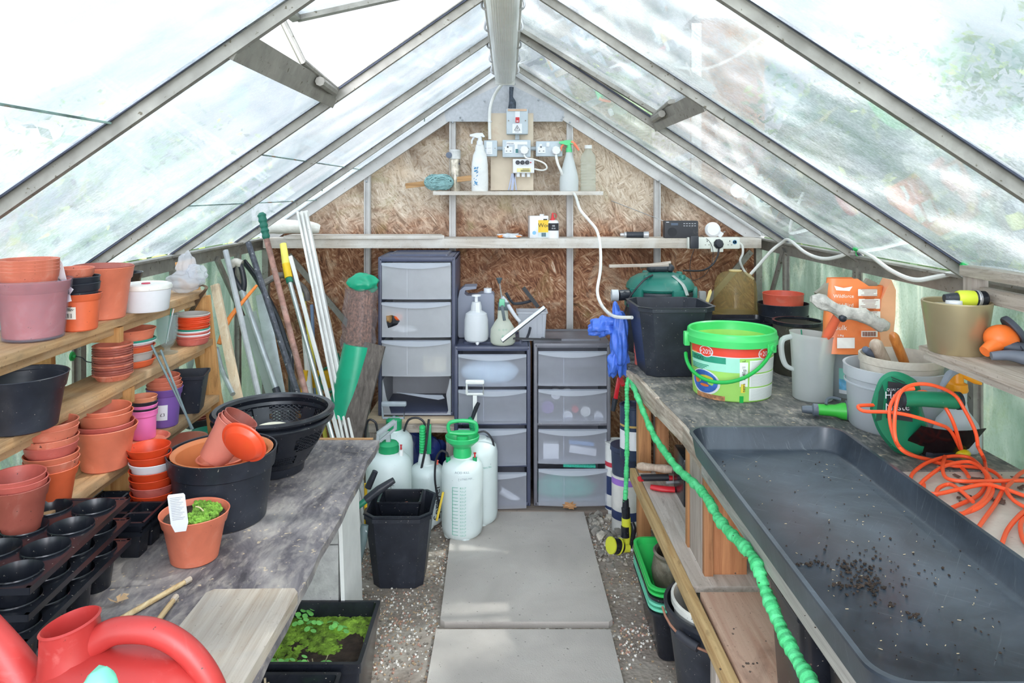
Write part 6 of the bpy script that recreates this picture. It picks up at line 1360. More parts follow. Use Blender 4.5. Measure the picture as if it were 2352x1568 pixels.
cp(b,-1.5,-.42,h*.44,h*.655,3,10); cp(b,-1.5,-.42,h*.56,h*.655,6,10,.001)
cp(b,-.42,-.10,h*.44,h*.655,3,4)
for k in range(3): cp(b,.14,1.35,h*(.03+.205*k),h*(.215+.205*k),2,12,.0012)
for k in range(3):
    for j in range(9): cp(b,.18,1.3-.07*(j%3),h*(.045+.205*k+.018*j),h*(.0485+.205*k+.018*j),11,8,.0018)
cp(b,-.10,.10,h*.24,h*.60,2,3,.0012)
cp(b,-.42+.32,.0,h*.0,h*.10,7,3,.0014); 
# koi photo: an ellipse of blue with two fish
def ell(a,z,ra,rz,mi,o): 
    n=22; b._add([Vector(((sl(z)+o)*math.sin(a),-(sl(z)+o)*math.cos(a),z))]+[Vector(((sl(z+rz*math.sin(t))+o)*math.sin(a+ra*math.cos(t)),-(sl(z+rz*math.sin(t))+o)*math.cos(a+ra*math.cos(t)),z+rz*math.sin(t))) for t in [2*PI*k/n for k in range(n)]],[[0,1+k,1+(k+1)%n] for k in range(n)],mi)
ell(-1.02,h*.25,.46,h*.19,1,.0014); ell(-1.03,h*.255,.41,h*.17,4,.002); ell(-.95,h*.31,.22,h*.045,8,.0028); ell(-1.0,h*.2,.14,h*.022,10,.0028); ell(-1.25,h*.27,.08,h*.06,10,.0028)
cp(b,-1.3,-.45,h*.008,h*.08,5,10,.0016)
for a in (-.92,.56): ell(a,h*.715,.20,h*.085,1,.0016); ell(a,h*.715,.175,h*.073,0,.0022); b.text('+20%',.024,(0,0,h*.712),bend=sl(h*.71)+.0034,a0=a,mi=1)
for k in range(4): cp(b,-1.45,-.85-.06*k,h*(.50-.022*k),h*(.512-.022*k),6,6,.0018)
b.text('STICKS',.018,(0,0,h*.60),bend=sl(h*.6)+.0026,a0=-1.18,mi=9); b.text('tetra',.014,(0,0,h*.675),bend=sl(h*.68)+.003,a0=-1.3,mi=8)
b.vtext('1440g/12 L',.016,sl(h*.4)+.003,.0,h*.33,mi=9); cp(b,-.07,.03,h*.15,h*.28,8,2,.002); b.vtext('tetra',.015,sl(h*.2)+.0035,.0,h*.165,mi=9); 
part('label',b,labm,t,sharp=20)
b=MB(); q=[]
for k in range(25):
    f=k/24; a=-1.62+f*(2.30); z=h*.60+ (h*.19)*((f)) - .085*math.sin(PI*f)*1.0+ (0 if f<.0 else 0)
    R_=rt*1.04+.022*math.sin(PI*f); q.append(Vector((R_*math.sin(a),-R_*math.cos(a),z)))
b.tube(q,.0065,10); part('handle',b,gh,t)
part('handle_pivot',MB().lathe([(.013,0),(.013,.008),(.006,.008),(.006,.004),(0,.004)],18,q[-1],Euler((PI/2,0,.68))),gb,t)
part('lug',MB().box((rt*1.03*math.sin(.68),-rt*1.03*math.cos(.68),h*.79),(.05,.006,.035),Euler((0,0,.68)),bev=.003).box((rt*1.02*math.sin(-1.62),-rt*1.02*math.cos(-1.62),h*.83),(.03,.02,.05),Euler((0,0,-1.62)),bev=.004),gb,t)
# measuring jug with sticks
p,rt,rb,h=fit(1866,928,ZR,98,765,.88)
t=thing('measuring_jug','tall translucent measuring jug with a side handle on the right bench','jug',tuple(p)); jm2=frost('jug plastic','#e3e8e6',.72,.35,.06)
b=MB(); rings=[]
for f,(r,z) in enumerate(((rb*.9,0),(rb,.006),(rb*1.04,h*.5),(rt*1.0,h*.97),(rt*1.03,h))):
    ring=[]
    for k in range(40):
        a=2*PI*k/40; sp=0
        if z>h*.8: sp=.022*max(0,math.cos(a-.15))**8*(z/h-.8)*5
        ring.append(Vector(((r+sp)*math.cos(a),r*math.sin(a),z+(.006*math.cos(a-PI) if z>h*.9 else 0))))
    rings.append(ring)
b.loft(rings,True,False); part('jug_body',b,jm2,t)
part('handle',MB().tube([(-rt*.98,0,h*.95),(-rt-.03,0,h*.9),(-rt-.034,0,h*.72),(-rt-.02,0,h*.52),(-rb*1.0,0,h*.45)],[.009,.010,.010,.009,.007],10,smooth=4),jm2,t)
for k,(x,y) in enumerate(((-.02,.0),(.004,-.018))): solow('plastic_tube',MB().lathe([(.0165,0),(.0165,.2),(.0125,.2),(.0125,.01)],18,p+Vector((x,y,.008)),caps=False),blks,['black tube standing at the back of the measuring jug','black tube standing at the front of the measuring jug'][k],'tube')
solow('green_stake',MB().tube([p+Vector((-.03,-.02,.05)),p+Vector((-.047,-.02,h+.016))],.0025,6),dgreen,'thin green stake standing in the measuring jug','stake')
t=thing('window_washer','fluffy grey window washer with an orange handle standing in the jug','window washer',tuple(p+Vector((.01,0,.02))))
a0=p+Vector((.005,0,.02)); a1=W(1898,775,p.y-.06); a2=W(1926,722,p.y-.10)
part('shaft',MB().tube([a0,a1],.008,10),mat('cream shaft','#efe6c4',.5),t,world=True); part('handle',MB().tube([a1,a1.lerp(a2,.2),a2],[.012,.016,.014],14),mat('coral handle','#f4704c',.4),t,world=True)
b=MB(); f0=W(1862,688,p.y-.125); f1=W(2040,748,p.y-.135); d=(f1-f0)
b.tube([f0+d*(k/12)+Vector((0,0,.006*math.sin(k))) for k in range(13)],[.012]+[.022+.003*math.sin(k*2) for k in range(11)]+[.012],20)
for v in b.b.verts: v.co+=Vector((1,1,1))*.006*noise.noise(v.co*60)
part('fluffy_sleeve',b,mat('grey fleece','#c2beb6',.95,.2,40,bump=1.,bs=160,dust=.2),t,world=True); part('clip',MB().blob(W(1936,730,p.y-.145),(.014,.01,.014),0,1,1,2),blk,t,world=True)
# white pail with photo label (behind), bird food bag
p,rt,rb,h=fit(1955,918,ZR,112,795,.9)
t=thing('storage_pail','grey translucent pail with blue label under the orange feed bag','pail',tuple(p))
part('pail',MB().lathe([(0,0),(rb,0),(rb*1.02,.006),(rt*.97,h*.94),(0,h*.94)],40),frost('grey pail','#c4cbd0',.85,.35,.06),t); part('lid',MB().lathe([(rt*.97,h*.92),(rt*1.0,h*.93),(rt*1.0,h),(0,h)],40),blks,t)
b=MB(); b.cylpatch(rt*.985+.001,-.9,.5,h*.40,h*.62,(0,0,0),0,12); b.cylpatch(rt*.975+.001,-.9,.5,h*.18,h*.40,(0,0,0),1,12); b.cylpatch(rt*.965+.0012,-.9,.5,h*.1,h*.18,(0,0,0),2,12); part('label',b,[mat('mint print','#8fd8c8',.5),mat('sky print','#6bb5dc',.5,.3,30,dust=.4,dustc='#e9e6d8'),wht],t)
HP=ZR+h
q=W(1958,0,2.56); t=thing('bird_food_bag','open orange bag of wild bird peanuts leaning behind the pails','bag',(q.x,2.57,HP))
hb=1.5-(638-VY)*2.57/F-HP; wd=.102
ob=mat('orange film','#f98a4e',.35,.12,10); pb=mat('pale orange film','#f7b48a',.35,.1,8)
n=14; rings=[]
for k in range(8):
    f=k/7; ring=[]
    for i in range(28):
        a=2*PI*i/28; w_=wd*(1.0-.06*f)*(1+.05*noise.noise(Vector((i*.4,k*.7,0)))); dd=.045*(1-.5*f)
        ring.append(Vector((w_*math.copysign(abs(math.cos(a))**.6,math.cos(a))+(.012*f),dd*math.copysign(abs(math.sin(a))**.7,math.sin(a)),hb*(f*(1-.10*(k==7)*(1 if math.cos(a)>.2 else 0)))+.004*noise.noise(Vector((i,k,3))))))
    rings.append(ring)
b=MB().loft(rings,True,False); part('bag_body',b,ob,t)
part('bag_side',MB().prism([(.075,hb*.05),(.125,hb*.02),(.138,hb*.5),(.140,hb*.85),(.124,hb*.99),(.09,hb*.72)],-.03,.03,M),pb,t)
part('bag_lining',MB().prism([(-.10,hb*.60),(-.08,hb*.75),(-.075,hb*.97),(-.105,hb*.86),(-.125,hb*.8)],-.01,.012,M),mat('smoky lining','#8e8878',.4,.2),t)
part('bag_lining',MB().prism([(.03,hb*.85),(.06,hb*.99),(.09,hb*.93),(.10,hb*.75)],.0,.02,M),mat('smoky lining','#8e8878',.4,.2),t)
b=MB()
for (x,z,sx,sz,mi) in ((.032,.83,.065,.09,0),(.038,.68,.072,.13,0),(.04,.535,.07,.09,0),(.04,.46,.068,.05,0),(-.042,.16,.06,.14,0),(.038,.28,.055,.08,0)): b.box((x,-.052,hb*z),(sx,.001,hb*sz),mi=mi)
for k in range(22): b.box((.036+.002*(k%3),-.0528,hb*(.87-.018*k)),(.056-.008*(k%4),.0006,.0013),mi=2)
for k in range(14): b.box((.016+k*.0033,-.0535,hb*.28),(.0014+.001*(k%3==0),.001,hb*.06),mi=2)
b.text('Wild Bird',.018,(-.052,-.053,hb*.66)); b.text('Peanuts',.018,(-.052,-.053,hb*.56)); b.text('Wildforce',.017,(-.05,-.053,hb*.78)); b.text('Bulk',.024,(-.06,-.053,hb*.36))
b.text('1.8kg',.010,(-.06,-.053,hb*.26)); b.prism([(-.075,hb*.86),(-.03,hb*.85),(-.02,hb*.91),(-.05,hb*.89),(-.082,hb*.92)],-.0535,-.0525,M)
part('print',b,[mat('white print','#fbf2ea',.5),redm,mat('brown print','#8a4a2c',.5)],t)
# large white bucket
p,rt,rb,h=fit(2058,1012,ZR,222,838,.90)
t=thing('white_bucket','large translucent white bucket with inner tub holding brushes','bucket',tuple(p)); wb=frost('bucket plastic','#dfe3e8',.82,.35,.05)
part('bucket',MB().lathe([(0,0),(rb*.97,0),(rb,.006),(rt*.95,h*.80),(rt,h*.82),(rt*1.0,h*.95),(rt*1.01,h),(rt*.96,h),(rt*.95,h*.84),(rb*.97,.008),(0,.008)],56),wb,t)
part('hoop',MB().lathe([(rt*.965,h*.70),(rt*.99,h*.71),(rt*.99,h*.73),(rt*.97,h*.74)],56,caps=False),wb,t)
rt2=rt*.80; t=thing('inner_tub','dirty white tub nested in the large white bucket','tub',(p.x+.015,p.y,p.z+.02)); h2=h+.008
part('tub',MB().lathe([(0,0),(rb*.8,0),(rt2*.97,h2-.02),(rt2,h2-.018),(rt2,h2+.004),(rt2*.95,h2+.004),(rt2*.93,h2-.02),(rb*.78,.006),(0,.006)],48),mat('dirty tub white','#cfc6b8',.6,.15,14,dust=.4,dustc='#9d8f7f'),t)
def brush(px0,py0,px1,py1,D,r,m,lab,nm='brush_handle',fl=1):
    a=W(px0,py0,D); c_=W(px1,py1,D+.02); d=(a-c_); solow(nm,MB().tube([c_-d*.8,c_,c_.lerp(a,.5),c_.lerp(a,.85),a],[r*.8,r,r*1.0,r*1.0,r*.55],16,flat=fl,smooth=3),m,lab,'brush')
brush(2050,765,2072,820,p.y,.015,wood('orange varnish','#b0642c','#d98a44',2,1,.35,bump=.1),'orange brown ribbed wooden handle standing in the inner tub')
brush(2008,783,2030,830,p.y,.020,wood('dull handle','#9c8573','#cdbcaa',2,1,.6),'pale round ended wooden handle in the inner tub','brush_handle')
brush(1985,800,2002,815,p.y,.011,_M['slate plastic'],'slate grey handle end in the inner tub','brush_handle')
# green hose nozzle
q=PZ(1925,966,ZR+.001); t=thing('hose_nozzle','green and grey hose nozzle lying by the measuring jug','hose nozzle',(q.x,q.y+.02,ZR+.031)); E=Euler((0,PI/2,math.radians(-14)))
gn=mat('lime plastic','#3fc043',.4,.05); gy=mat('graphite plastic','#5b646e',.45,.1,14,speck=.06)
part('tail',MB().lathe([(0,-.10),(.010,-.10),(.013,-.085),(.013,-.07),(.020,-.066),(.020,-.052)],22,(0,0,-.006),E),gy,t); part('body',MB().lathe([(.017,-.055),(.018,-.02),(.019,0),(.026,.02),(.027,.035),(0,.035)],26,(0,0,-.004),E),gn,t)
b=MB().lathe([(.029,.03),(.031,.034),(.031,.062),(.027,.066),(.024,.064),(.023,.058),(0,.058)],30,(0,0,0),E); part('head',b,gy,t)
b=MB(); EM=E.to_matrix()
for k in range(14): a=k*2.4; r=.006*(k**.42); b.lathe([(.0022,0),(.0022,.002),(0,.002)],8,EM@Vector((r*math.cos(a),r*math.sin(a),.0585)),E)
part('spray_holes',b,blks,t); part('trigger',MB().tube([(-.03,0,.016),(-.02,.01,.03),(0,.012,.034),(.02,.004,.03)],.005,8,smooth=4),gy,t)
# hedge trimmer
q=PZ(2040,1045,ZR); t=thing('hedge_trimmer','dark green electric hedge trimmer with cross handle and smoked guard','hedge trimmer',(q.x,q.y,ZR)); HG=mat('trimmer green','#1d7f5b',.4,.08,8,speck=.04,speckc='#c9c9b9'); HD=2.06
def hw(px,py,d=0): return W(px,py,HD+d)
bl_=[(2003,935),(2010,900),(2025,865),(2048,853),(2082,860),(2108,880),(2112,935),(2130,985),(2150,1010),(2105,1045),(2060,1035),(2045,1020),(2020,980)]
b=MB()
def slab_px(pts,d0,d1,shr=.93,mi=0):
    pts=[(v.x,v.y) for v in spl([Vector((x,y,0)) for x,y in pts+pts[:1]],5)[0][:-1]]; cx=sum(x for x,y in pts)/len(pts); cy=sum(y for x,y in pts)/len(pts); n=len(pts)
    R0=[W(cx+(x-cx)*shr,cy+(y-cy)*shr,HD+d0) for x,y in pts]; R1=[W(x,y,HD+d0+.012) for x,y in pts]; R2=[W(x,y,HD+d1-.012) for x,y in pts]; R3=[W(cx+(x-cx)*shr,cy+(y-cy)*shr,HD+d1) for x,y in pts]
    b.loft([R0,R1,R2,R3],mi=mi)
# solid body; a darker green plate paints the shade of the grip recess
slab_px([(1998,938),(2008,900),(2022,868),(2048,853),(2082,860),(2112,884),(2118,935),(2135,985),(2152,1012),(2105,1046),(2062,1040),(2038,1020),(2014,985)],-.045,.045,.90)
part('motor_body',b,HG,t,world=True)
b=MB(); b.prism([(-.006,-.05),(.010,-.046),(.018,.03),(.012,.052),(.002,.03)],-.0015,.0015,Matrix.Translation(hw(2016,925,-.044))@M); part('grip_recess_shade',b,mat('recess shade green','#0f4a38',.6),t,world=True)
b=MB(); 
for k in range(3): b.bar(hw(2048+k*2,866+k*6,-.047),hw(2078+k*2,878+k*6,-.047),.002,.004,up=(0,-1,0))
part('vents',b,_M['black smooth'],t,world=True)
b=MB(); b.prism([(-.03,-.045),(.04,-.055),(.038,.045),(-.026,.055)],-.001,.001,Matrix.Translation(hw(2062,922,-.049))@M); b.text('Hedge',.028,hw(2063,908,-.052),mi=1); b.text('Master',.028,hw(2066,935,-.052),mi=1); b.text('QUALCAST',.010,hw(2058,895,-.052),mi=1); part('name_plate',b,[prn,wht],t,world=True)
b=MB().tube([hw(2070,915,-.10),hw(2080,915,-.10),hw(2120,916,-.095),hw(2190,920,-.09),hw(2198,920,-.09)],[.022,.021,.020,.022,.021],24); part('front_handle',b,HG,t,world=True)
part('handle_cap',MB().tube([hw(2064,915,-.10),hw(2072,915,-.10)],.0235,24),blk,t,world=True); part('handle_cap',MB().tube([hw(2197,920,-.09),hw(2205,920,-.09)],.0235,24),blk,t,world=True)
part('handle_post',MB().tube([hw(2100,925,-.08),hw(2100,950,-.03)],.013,12),HG,t,world=True)
b=MB(); g0=[(2105,1000),(2110,985),(2140,980),(2185,988),(2230,990),(2266,983)]; 
top=[hw(2118,978,-.075),hw(2150,985,-.08),hw(2190,990,-.085),hw(2230,989,-.08),hw(2266,984,-.07)]; bot=[hw(2068,1028,-.03),hw(2100,1040,-.03),hw(2140,1046,-.03),hw(2190,1044,-.03),hw(2226,1030,-.03)]
n=len(top); vs=top+bot+[v+Vector((0,.004,0)) for v in top+bot]; F_=[[i,i+1,n+i+1,n+i] for i in range(n-1)]; F_+=[[2*n+q_ for q_ in f[::-1]] for f in F_]
F_+=[[i,2*n+i,2*n+i+1,i+1] for i in range(n-1)]+[[n+i+1,3*n+i+1,3*n+i,n+i] for i in range(n-1)]+[[0,n,3*n,2*n],[n-1,3*n-1,4*n-1,2*n-1]]
b._add(vs,F_); part('smoked_guard',b,frost('smoked guard','#2b1f22',.88,.12,.1),t,world=True); part('guard_mount',MB().bar(hw(2120,1040,-.02),hw(2200,1035,-.02),.03,.02,bev=.003),blk,t,world=True)
solow('yellow_plastic_clip',MB().blob(W(2210,1043,2.03),(.022,.018,.016),.1,2,2,3),mat('canary yellow','#f4d21e',.4),'yellow plastic knob under the trimmer guard','knob')
# spray bottle with orange head
p,rt,rb,h=fit(2192,1000,ZR,98,925,.95)
t=thing('spray_bottle','white pump spray bottle with orange collar and grey lever','spray bottle',(1.272,2.10,ZR)); 
part('bottle',MB().lathe([(0,0),(.056,0),(.060,.008),(.060,.045),(.052,.075),(.030,.105),(.024,.13),(.026,.165),(0,.165)],36),frost('spray white','#eceff6',.85,.35,.04),t)
part('collar',MB().lathe([(.027,0),(.029,.004),(.027,.022),(.018,.026),(.014,.06),(.018,.065),(.016,.08),(0,.08)],24,(0,0,.16)),mat('marigold plastic','#f9a21c',.4,.05),t)
part('spout',MB().tube([(.012,0,.21),(.045,-.01,.19),(.062,-.012,.184)],[.010,.007,.004],10),_M['marigold plastic'],t); part('lever',MB().tube([(0,-.01,.222),(-.03,-.02,.215),(-.055,-.03,.19),(-.075,-.035,.16)],[.012,.013,.009,.005],10,flat=.6,smooth=4),mat('lever grey','#8d94a0',.45),t)
b=MB().cylpatch(.0615,-.9,-.2,.012,.05,(0,0,0),0,6); part('label',b,mat('purple print','#5a5fd0',.5),t)
# right wall shelf, timber frame, gold pot
t=thing('side_shelf','narrow weathered timber shelf on the right glass wall carrying a gold pot','shelf',(1.2,1.5,1.08))
b=MB(); b.prism([(1.125,2.03),(1.155,2.045),(1.30,2.045),(1.335,.9),(1.125,.9)],1.063,1.078); part('board',b,wood('shelf silver','#93806f','#cbbfb2',1,1,.85,speck=.2),t,world=True); part('rail',MB().box((1.137,1.45,1.055),(.02,1.12,.017)),oldy,t,world=True)
t=thing('timber_frame','old timber frame standing on the side shelf against the right eave','frame',(1.25,1.9,1.08))
part('post',MB().box((1.262,2.00,1.175),(.045,.04,.192),bev=.002),oldz,t,world=True); part('top_rail',MB().box((1.255,1.5,1.285),(.045,1.05,.028),bev=.002),oldy,t,world=True); part('lower_rail',MB().box((1.27,1.5,1.225),(.02,1.0,.04)),oldy,t,world=True)
D=1.95; p=Vector((W(2197,0,D).x+.0,D,1.078)); rt=.083; hh=.132
solo('gold_pot',MB().lathe([(0,0),(.064,0),(.066,.003),(rt,hh),(rt-.002,hh+.003),(rt-.006,hh+.001),(.06,.006),(0,.006)],52),mat('brushed gold','#b6a683',.35,.06,6,metal=.55),'tapered matt gold plant pot on the side shelf','pot',tuple(p))
solow('compost_fill',MB().lathe([(0,0),(.074,0),(.074,.01),(0,.012)],30,p+Vector((0,0,hh-.022))),mat('pale filling','#cfc6ad',.9,.3,40),'pale gritty filling in the gold pot','filling')
t=thing('screw_top','large white screw cap lying in the gold pot','cap',tuple(p+Vector((-.025,-.03,hh-.008)))); part('cap',MB().lathe([(0,0),(.019,0),(.02,.002),(.019,.016),(0,.017)],24),wht,t)
q=p+Vector((.02,-.02,hh+.012)); t=thing('hose_connector','lime and black hose connector lying in the gold pot','hose fitting',tuple(q),(0,0,math.radians(-4)))
E=Euler((0,PI/2,0)); yl=mat('acid yellow','#d3dd3c',.4,.05)
part('body',MB().lathe([(0,-.03),(.018,-.03),(.021,-.02),(.021,.0),(.019,.02)],22,(0,0,0),E),yl,t); part('collar',MB().lathe([(.019,.012),(.020,.014),(.020,.040),(.017,.044),(0,.044)],22,(0,0,0),E),blks,t); part('ring',MB().lathe([(.0205,.018),(.0215,.02),(.0205,.026)],22,(0,0,0),E,caps=False),sil,t); part('tail',MB().lathe([(0,-.062),(.010,-.062),(.013,-.045),(.015,-.03)],18,(0,0,0),E),blk,t)
q=W(2248,806,1.92); t=thing('tap_adapter','small black threaded tap adapter on a green ring','hose fitting',(q.x,q.y,1.078)); part('adapter',MB().lathe([(.018,.006),(.019,.010),(.017,.024),(.009,.030),(.009,.046),(.011,.048),(.011,.056),(0,.056)],22),blks,t); part('green_ring',MB().lathe([(0,0),(.020,0),(.021,.003),(.019,.007),(0,.007)],22),gh,t)
q=W(2300,802,1.86); t=thing('hose_spray_gun','orange and charcoal hose spray gun lying on the side shelf','hose spray gun',(q.x,q.y,1.11)); og=mat('spray orange','#ff7a30',.4,.05)
part('head',MB().blob((0,0,.022),(.042,.034,.034),.0,1,1,3),og,t); part('face',MB().lathe([(.036,0),(.038,.004),(.036,.014),(0,.014)],28,(.025,-.0,.040),Euler((0,.95,-.2))),mat('charcoal','#4b4f5a',.5,.1),t)
part('neck',MB().tube([(-.02,-.01,.01),(-.055,-.02,-.008)],[.02,.014],14),og,t); part('grip',MB().tube([(-.005,-.015,.006),(.03,-.03,.000),(.09,-.04,-.018)],[.015,.017,.018],16,smooth=4),_M['charcoal'],t); part('barrel',MB().tube([(-.058,-.05,-.012),(-.02,-.06,-.008),(.02,-.075,-.014),(.06,-.10,-.014)],[.010,.013,.018,.020],16,smooth=4),mat('slate grip','#6a707c',.5,.08),t)
b=MB()
for k in range(6): b.tube([(.02+k*.011,-.03-k*.002,.018-k*.003),(.02+k*.011,-.048-k*.002,.002-k*.003)],.0022,6)
part('grip_ribs',b,blk,t)
# orange extension cable
oc=mat('orange cable','#ff5f33',.4,.05); zc=ZR+.006
def oz(px,py,dz=0): return PZ(px,py,zc+dz)
pts=[hw(2003,935,-.0),W(1968,937,2.04)+Vector((0,0,0)),oz(2000,945,.085)*0+W(1990,942,1.98),W(2060,950,1.95),W(2130,965,1.93),W(2200,1000,1.92)]
b=MB()
loops=[[W(2008,930,2.02),W(1972,932,2.0),W(1985,944,1.98),W(2040,946,1.93),W(2090,954,1.92),W(2150,972,1.92),W(2182,988,1.95),W(2205,1030,1.99)],
 [W(2100,892,1.93),W(2066,900,1.93),W(2043,940,1.92),W(2052,1000,1.90),W(2078,1038,1.88),oz(2140,1056),oz(2190,1062),oz(2215,1080),oz(2225,1095)],
 [W(2246,1025,1.93),W(2240,990,1.93),W(2215,940,1.94),W(2190,905,1.95),W(2140,884,1.94),W(2095,884,1.94),W(2066,905,1.91),W(2055,960,1.9),W(2062,1020,1.87),oz(2110,1050),oz(2180,1068,.004),oz(2235,1072),oz(2280,1082),oz(2305,1110),oz(2290,1150),oz(2262,1190),oz(2245,1214)],
 [W(2208,1030,1.98),W(2195,985,1.95),W(2180,950,1.95),W(2162,925,1.97),W(2125,900,1.99),W(2095,905,2.0)],
 [W(2246,1025,1.93),W(2255,1042,1.9),oz(2262,1060),oz(2266,1100,.004),oz(2250,1135),oz(2200,1160),oz(2170,1172)],
 [oz(2090,1104,0),oz(2098,1085),oz(2130,1062,.006),oz(2180,1048,.01),oz(2230,1052,.008),oz(2262,1085,.01),oz(2280,1125,.006),oz(2255,1160,.01),oz(2215,1178),oz(2180,1180)],
 [oz(2108,1118),oz(2130,1096,.004),oz(2170,1070,.012),oz(2225,1060,.014),oz(2260,1080,.016),oz(2275,1105,.01),oz(2262,1145,.012),oz(2225,1172,.006),oz(2190,1190)],
 [oz(2148,1144),oz(2155,1122,.004),oz(2180,1112,.010),oz(2205,1125,.014),oz(2235,1152,.010)],
 [oz(2122,1112),oz(2124,1128,.004),oz(2150,1134,.008),oz(2200,1124,.014),oz(2260,1112,.018),oz(2300,1120,.01),oz(2352,1138,.004),oz(2380,1150)],
 [oz(2170,1040+8,.012),oz(2165,1075,.016),oz(2175,1098,.012),oz(2215,1105,.016),oz(2290,1104,.012),oz(2360,1103,.006)],
 [oz(2400,1070),oz(2352,1082,.004),oz(2325,1105,.008),oz(2312,1125,.008),oz(2330,1150,.004),oz(2365,1170)],
 [oz(2370,1165),oz(2345,1180,.004),oz(2315,1215),oz(2300,1252)],[oz(2366,1180),oz(2345,1200),oz(2350,1240),oz(2375,1260)]]
for L in loops: b.tube([Vector(v) for v in L],.0047,10,smooth=6)
solow('extension_cable',b,oc,'tangled bright orange cable wound over the hedge trimmer and bench','cable')
b=MB(); rr=random.Random(20)
for k in range(26): q=PZ(rr.uniform(2190,2352),rr.uniform(1090,1160),ZR+.001); b.box(q,(rr.uniform(.01,.04),rr.uniform(.006,.012),.002),Euler((rr.uniform(-.1,.1),rr.uniform(-.1,.1),rr.uniform(0,3))))
solow('bark_flakes',b,mat('dark flake','#6d554b',.9,.2),'dark peeling bark flakes on the bench under the orange cable','bark flakes',kind='stuff')
# blue tarpaulin
tb=mat('blue tarpaulin','#4a74d8',.35,.12,40,bump=.3,bs=250); 
b=MB()
b.blob(W(1424,782,3.14),(.036,.05,.145),.22,1.7,3,5,R=Euler((0,-.08,0))); b.blob(W(1388,748,3.16),(.075,.04,.040),.22,2.0,8,5,R=Euler((0,-.25,0))); b.blob(W(1410,830,3.14),(.024,.03,.065),.2,2,5,4,R=Euler((0,.2,0)))
for v in b.b.verts: v.co+=Vector((1,1,.3))*(.007*noise.noise(Vector((v.co.x*70,v.co.y*70,v.co.z*16))))
solow('tarpaulin',b,tb,'crumpled blue tarpaulin stuffed behind the right bench end','tarpaulin',sharp=60)
stack('behind the tall octagonal pot',1466,838,ZR,20,800,[(brickp,'tiny terracotta',.008*k if k else 0,1) for k in range(4)],.85,.3,n=16)
# red loppers hanging at the bench corner
t=thing('bolt_cropper','red handled loppers hanging at the far end of the right bench','loppers',tuple(W(1410,900,3.3)))
part('arm',MB().bar(W(1422,868,3.28),W(1413,918,3.28),.018,.008,up=(0,-1,0),bev=.001),redm,t,world=True); part('arm_second',MB().bar(W(1424,866,3.27),W(1432,885,3.2),.02,.008,up=(0,-1,0),bev=.001),redm,t,world=True); part('grip',MB().tube([W(1413,915,3.28),W(1408,943,3.28)],[.013,.010],12),blk,t,world=True)
# coiled green hose and its nozzle
m,nt_,out,v=base('green fabric hose')
p_=N(nt_,'ShaderNodeBsdfPrincipled'); nt_.links.new(p_.outputs[0],out.inputs[0]); p_.inputs['Roughness'].default_value=.75
cc=ramp(nt_,noise_node(nt_,v,35,3),[(.35,c('#3fbf72')),(.7,c('#66dd96'))]); cc=mix(nt_,ramp(nt_,noise_node(nt_,v,90,2),[(.72,0.),(.76,.8)]),cc,c('#4d4a35')); nt_.links.new(cc,p_.inputs['Base Color']); bumpn(nt_,p_,noise_node(nt_,v,120,3),.7,.003)
hm=m
def ridged(pts,r0,r1,k=24,amp=.30,pitch=.020):
    P=[Vector(p) for p in pts]; P,_=spl(P,k); L=0; R_=[]
    tot=sum((P[i+1]-P[i]).length for i in range(len(P)-1))
    for i,p in enumerate(P):
        if i: L+=(P[i]-P[i-1]).length
        r=r0+(r1-r0)*L/tot; ph=(L/pitch)%1; R_.append(r*(1-amp*(1-ph)**2+amp*.4*math.sin(L*70)))
        
    b=MB(); b.tube(P,R_,14); 
    for v in b.b.verts: v.co+=Vector((1,1,1))*.0022*noise.noise(v.co*55)
    return b
def hx(px,py,X): return PX(px,py,X)
hp=[W(1449,872,2.99),hx(1462,905,.486),hx(1482,955,.494),hx(1505,1005,.503),hx(1532,1045,.510),hx(1560,1080,.518),hx(1592,1108,.522),hx(1622,1140,.523),hx(1650,1190,.522),hx(1682,1228,.522),hx(1716,1262,.522),hx(1740,1300,.522),hx(1756,1350,.522),hx(1782,1415,.522),hx(1800,1455,.522),hx(1828,1510,.522),hx(1866,1575,.520),hx(1900,1640,.515)]
t=thing('garden_hose','ribbed bright green fabric hose draped along the right bench edge','hose',tuple(W(1449,872,2.99)))
part('hose',ridged(hp,.0105,.0145,k=20),hm,t,world=True,sharp=180)
part('hanging_hose',ridged([W(1449,872,2.99),W(1441,885,2.985),W(1440,930,2.98),W(1440,1050,2.98),W(1436,1150,2.98)],.0105,.0095,k=60,pitch=.012,amp=.25),hm,t,world=True,sharp=180)
part('knot',MB().blob(W(1449,873,2.985),(.017,.017,.014),.3,3,2,3),hm,t,world=True)
yg=mat('sulphur yellow','#cfd23a',.4,.06); t=thing('hose_nozzle','yellow and black hose spray gun hanging from the green hose','hose nozzle',tuple(W(1437,1270,2.98)))
part('coupling',MB().tube([W(1437,1146,2.98),W(1437,1165,2.98),W(1437,1166,2.98),W(1438,1190,2.98)],[.012,.014,.0175,.0165],16),blks,t,world=True)
part('grip',MB().tube([W(1438,1188,2.98),W(1439,1215,2.98),W(1440,1245,2.98)],[.018,.020,.016],16),yg,t,world=True); part('grip_pad',MB().tube([W(1436,1208,2.972),W(1436,1232,2.972)],[.017,.018],14),blks,t,world=True)
part('lever',MB().tube([W(1452,1200,2.97),W(1456,1215,2.96),W(1452,1240,2.965),W(1448,1256,2.97)],[.008,.011,.009,.006],12,smooth=4),blks,t,world=True)
part('nozzle_neck',MB().tube([W(1446,1258,2.97),W(1425,1258,2.965)],[.016,.018],16),yg,t,world=True)
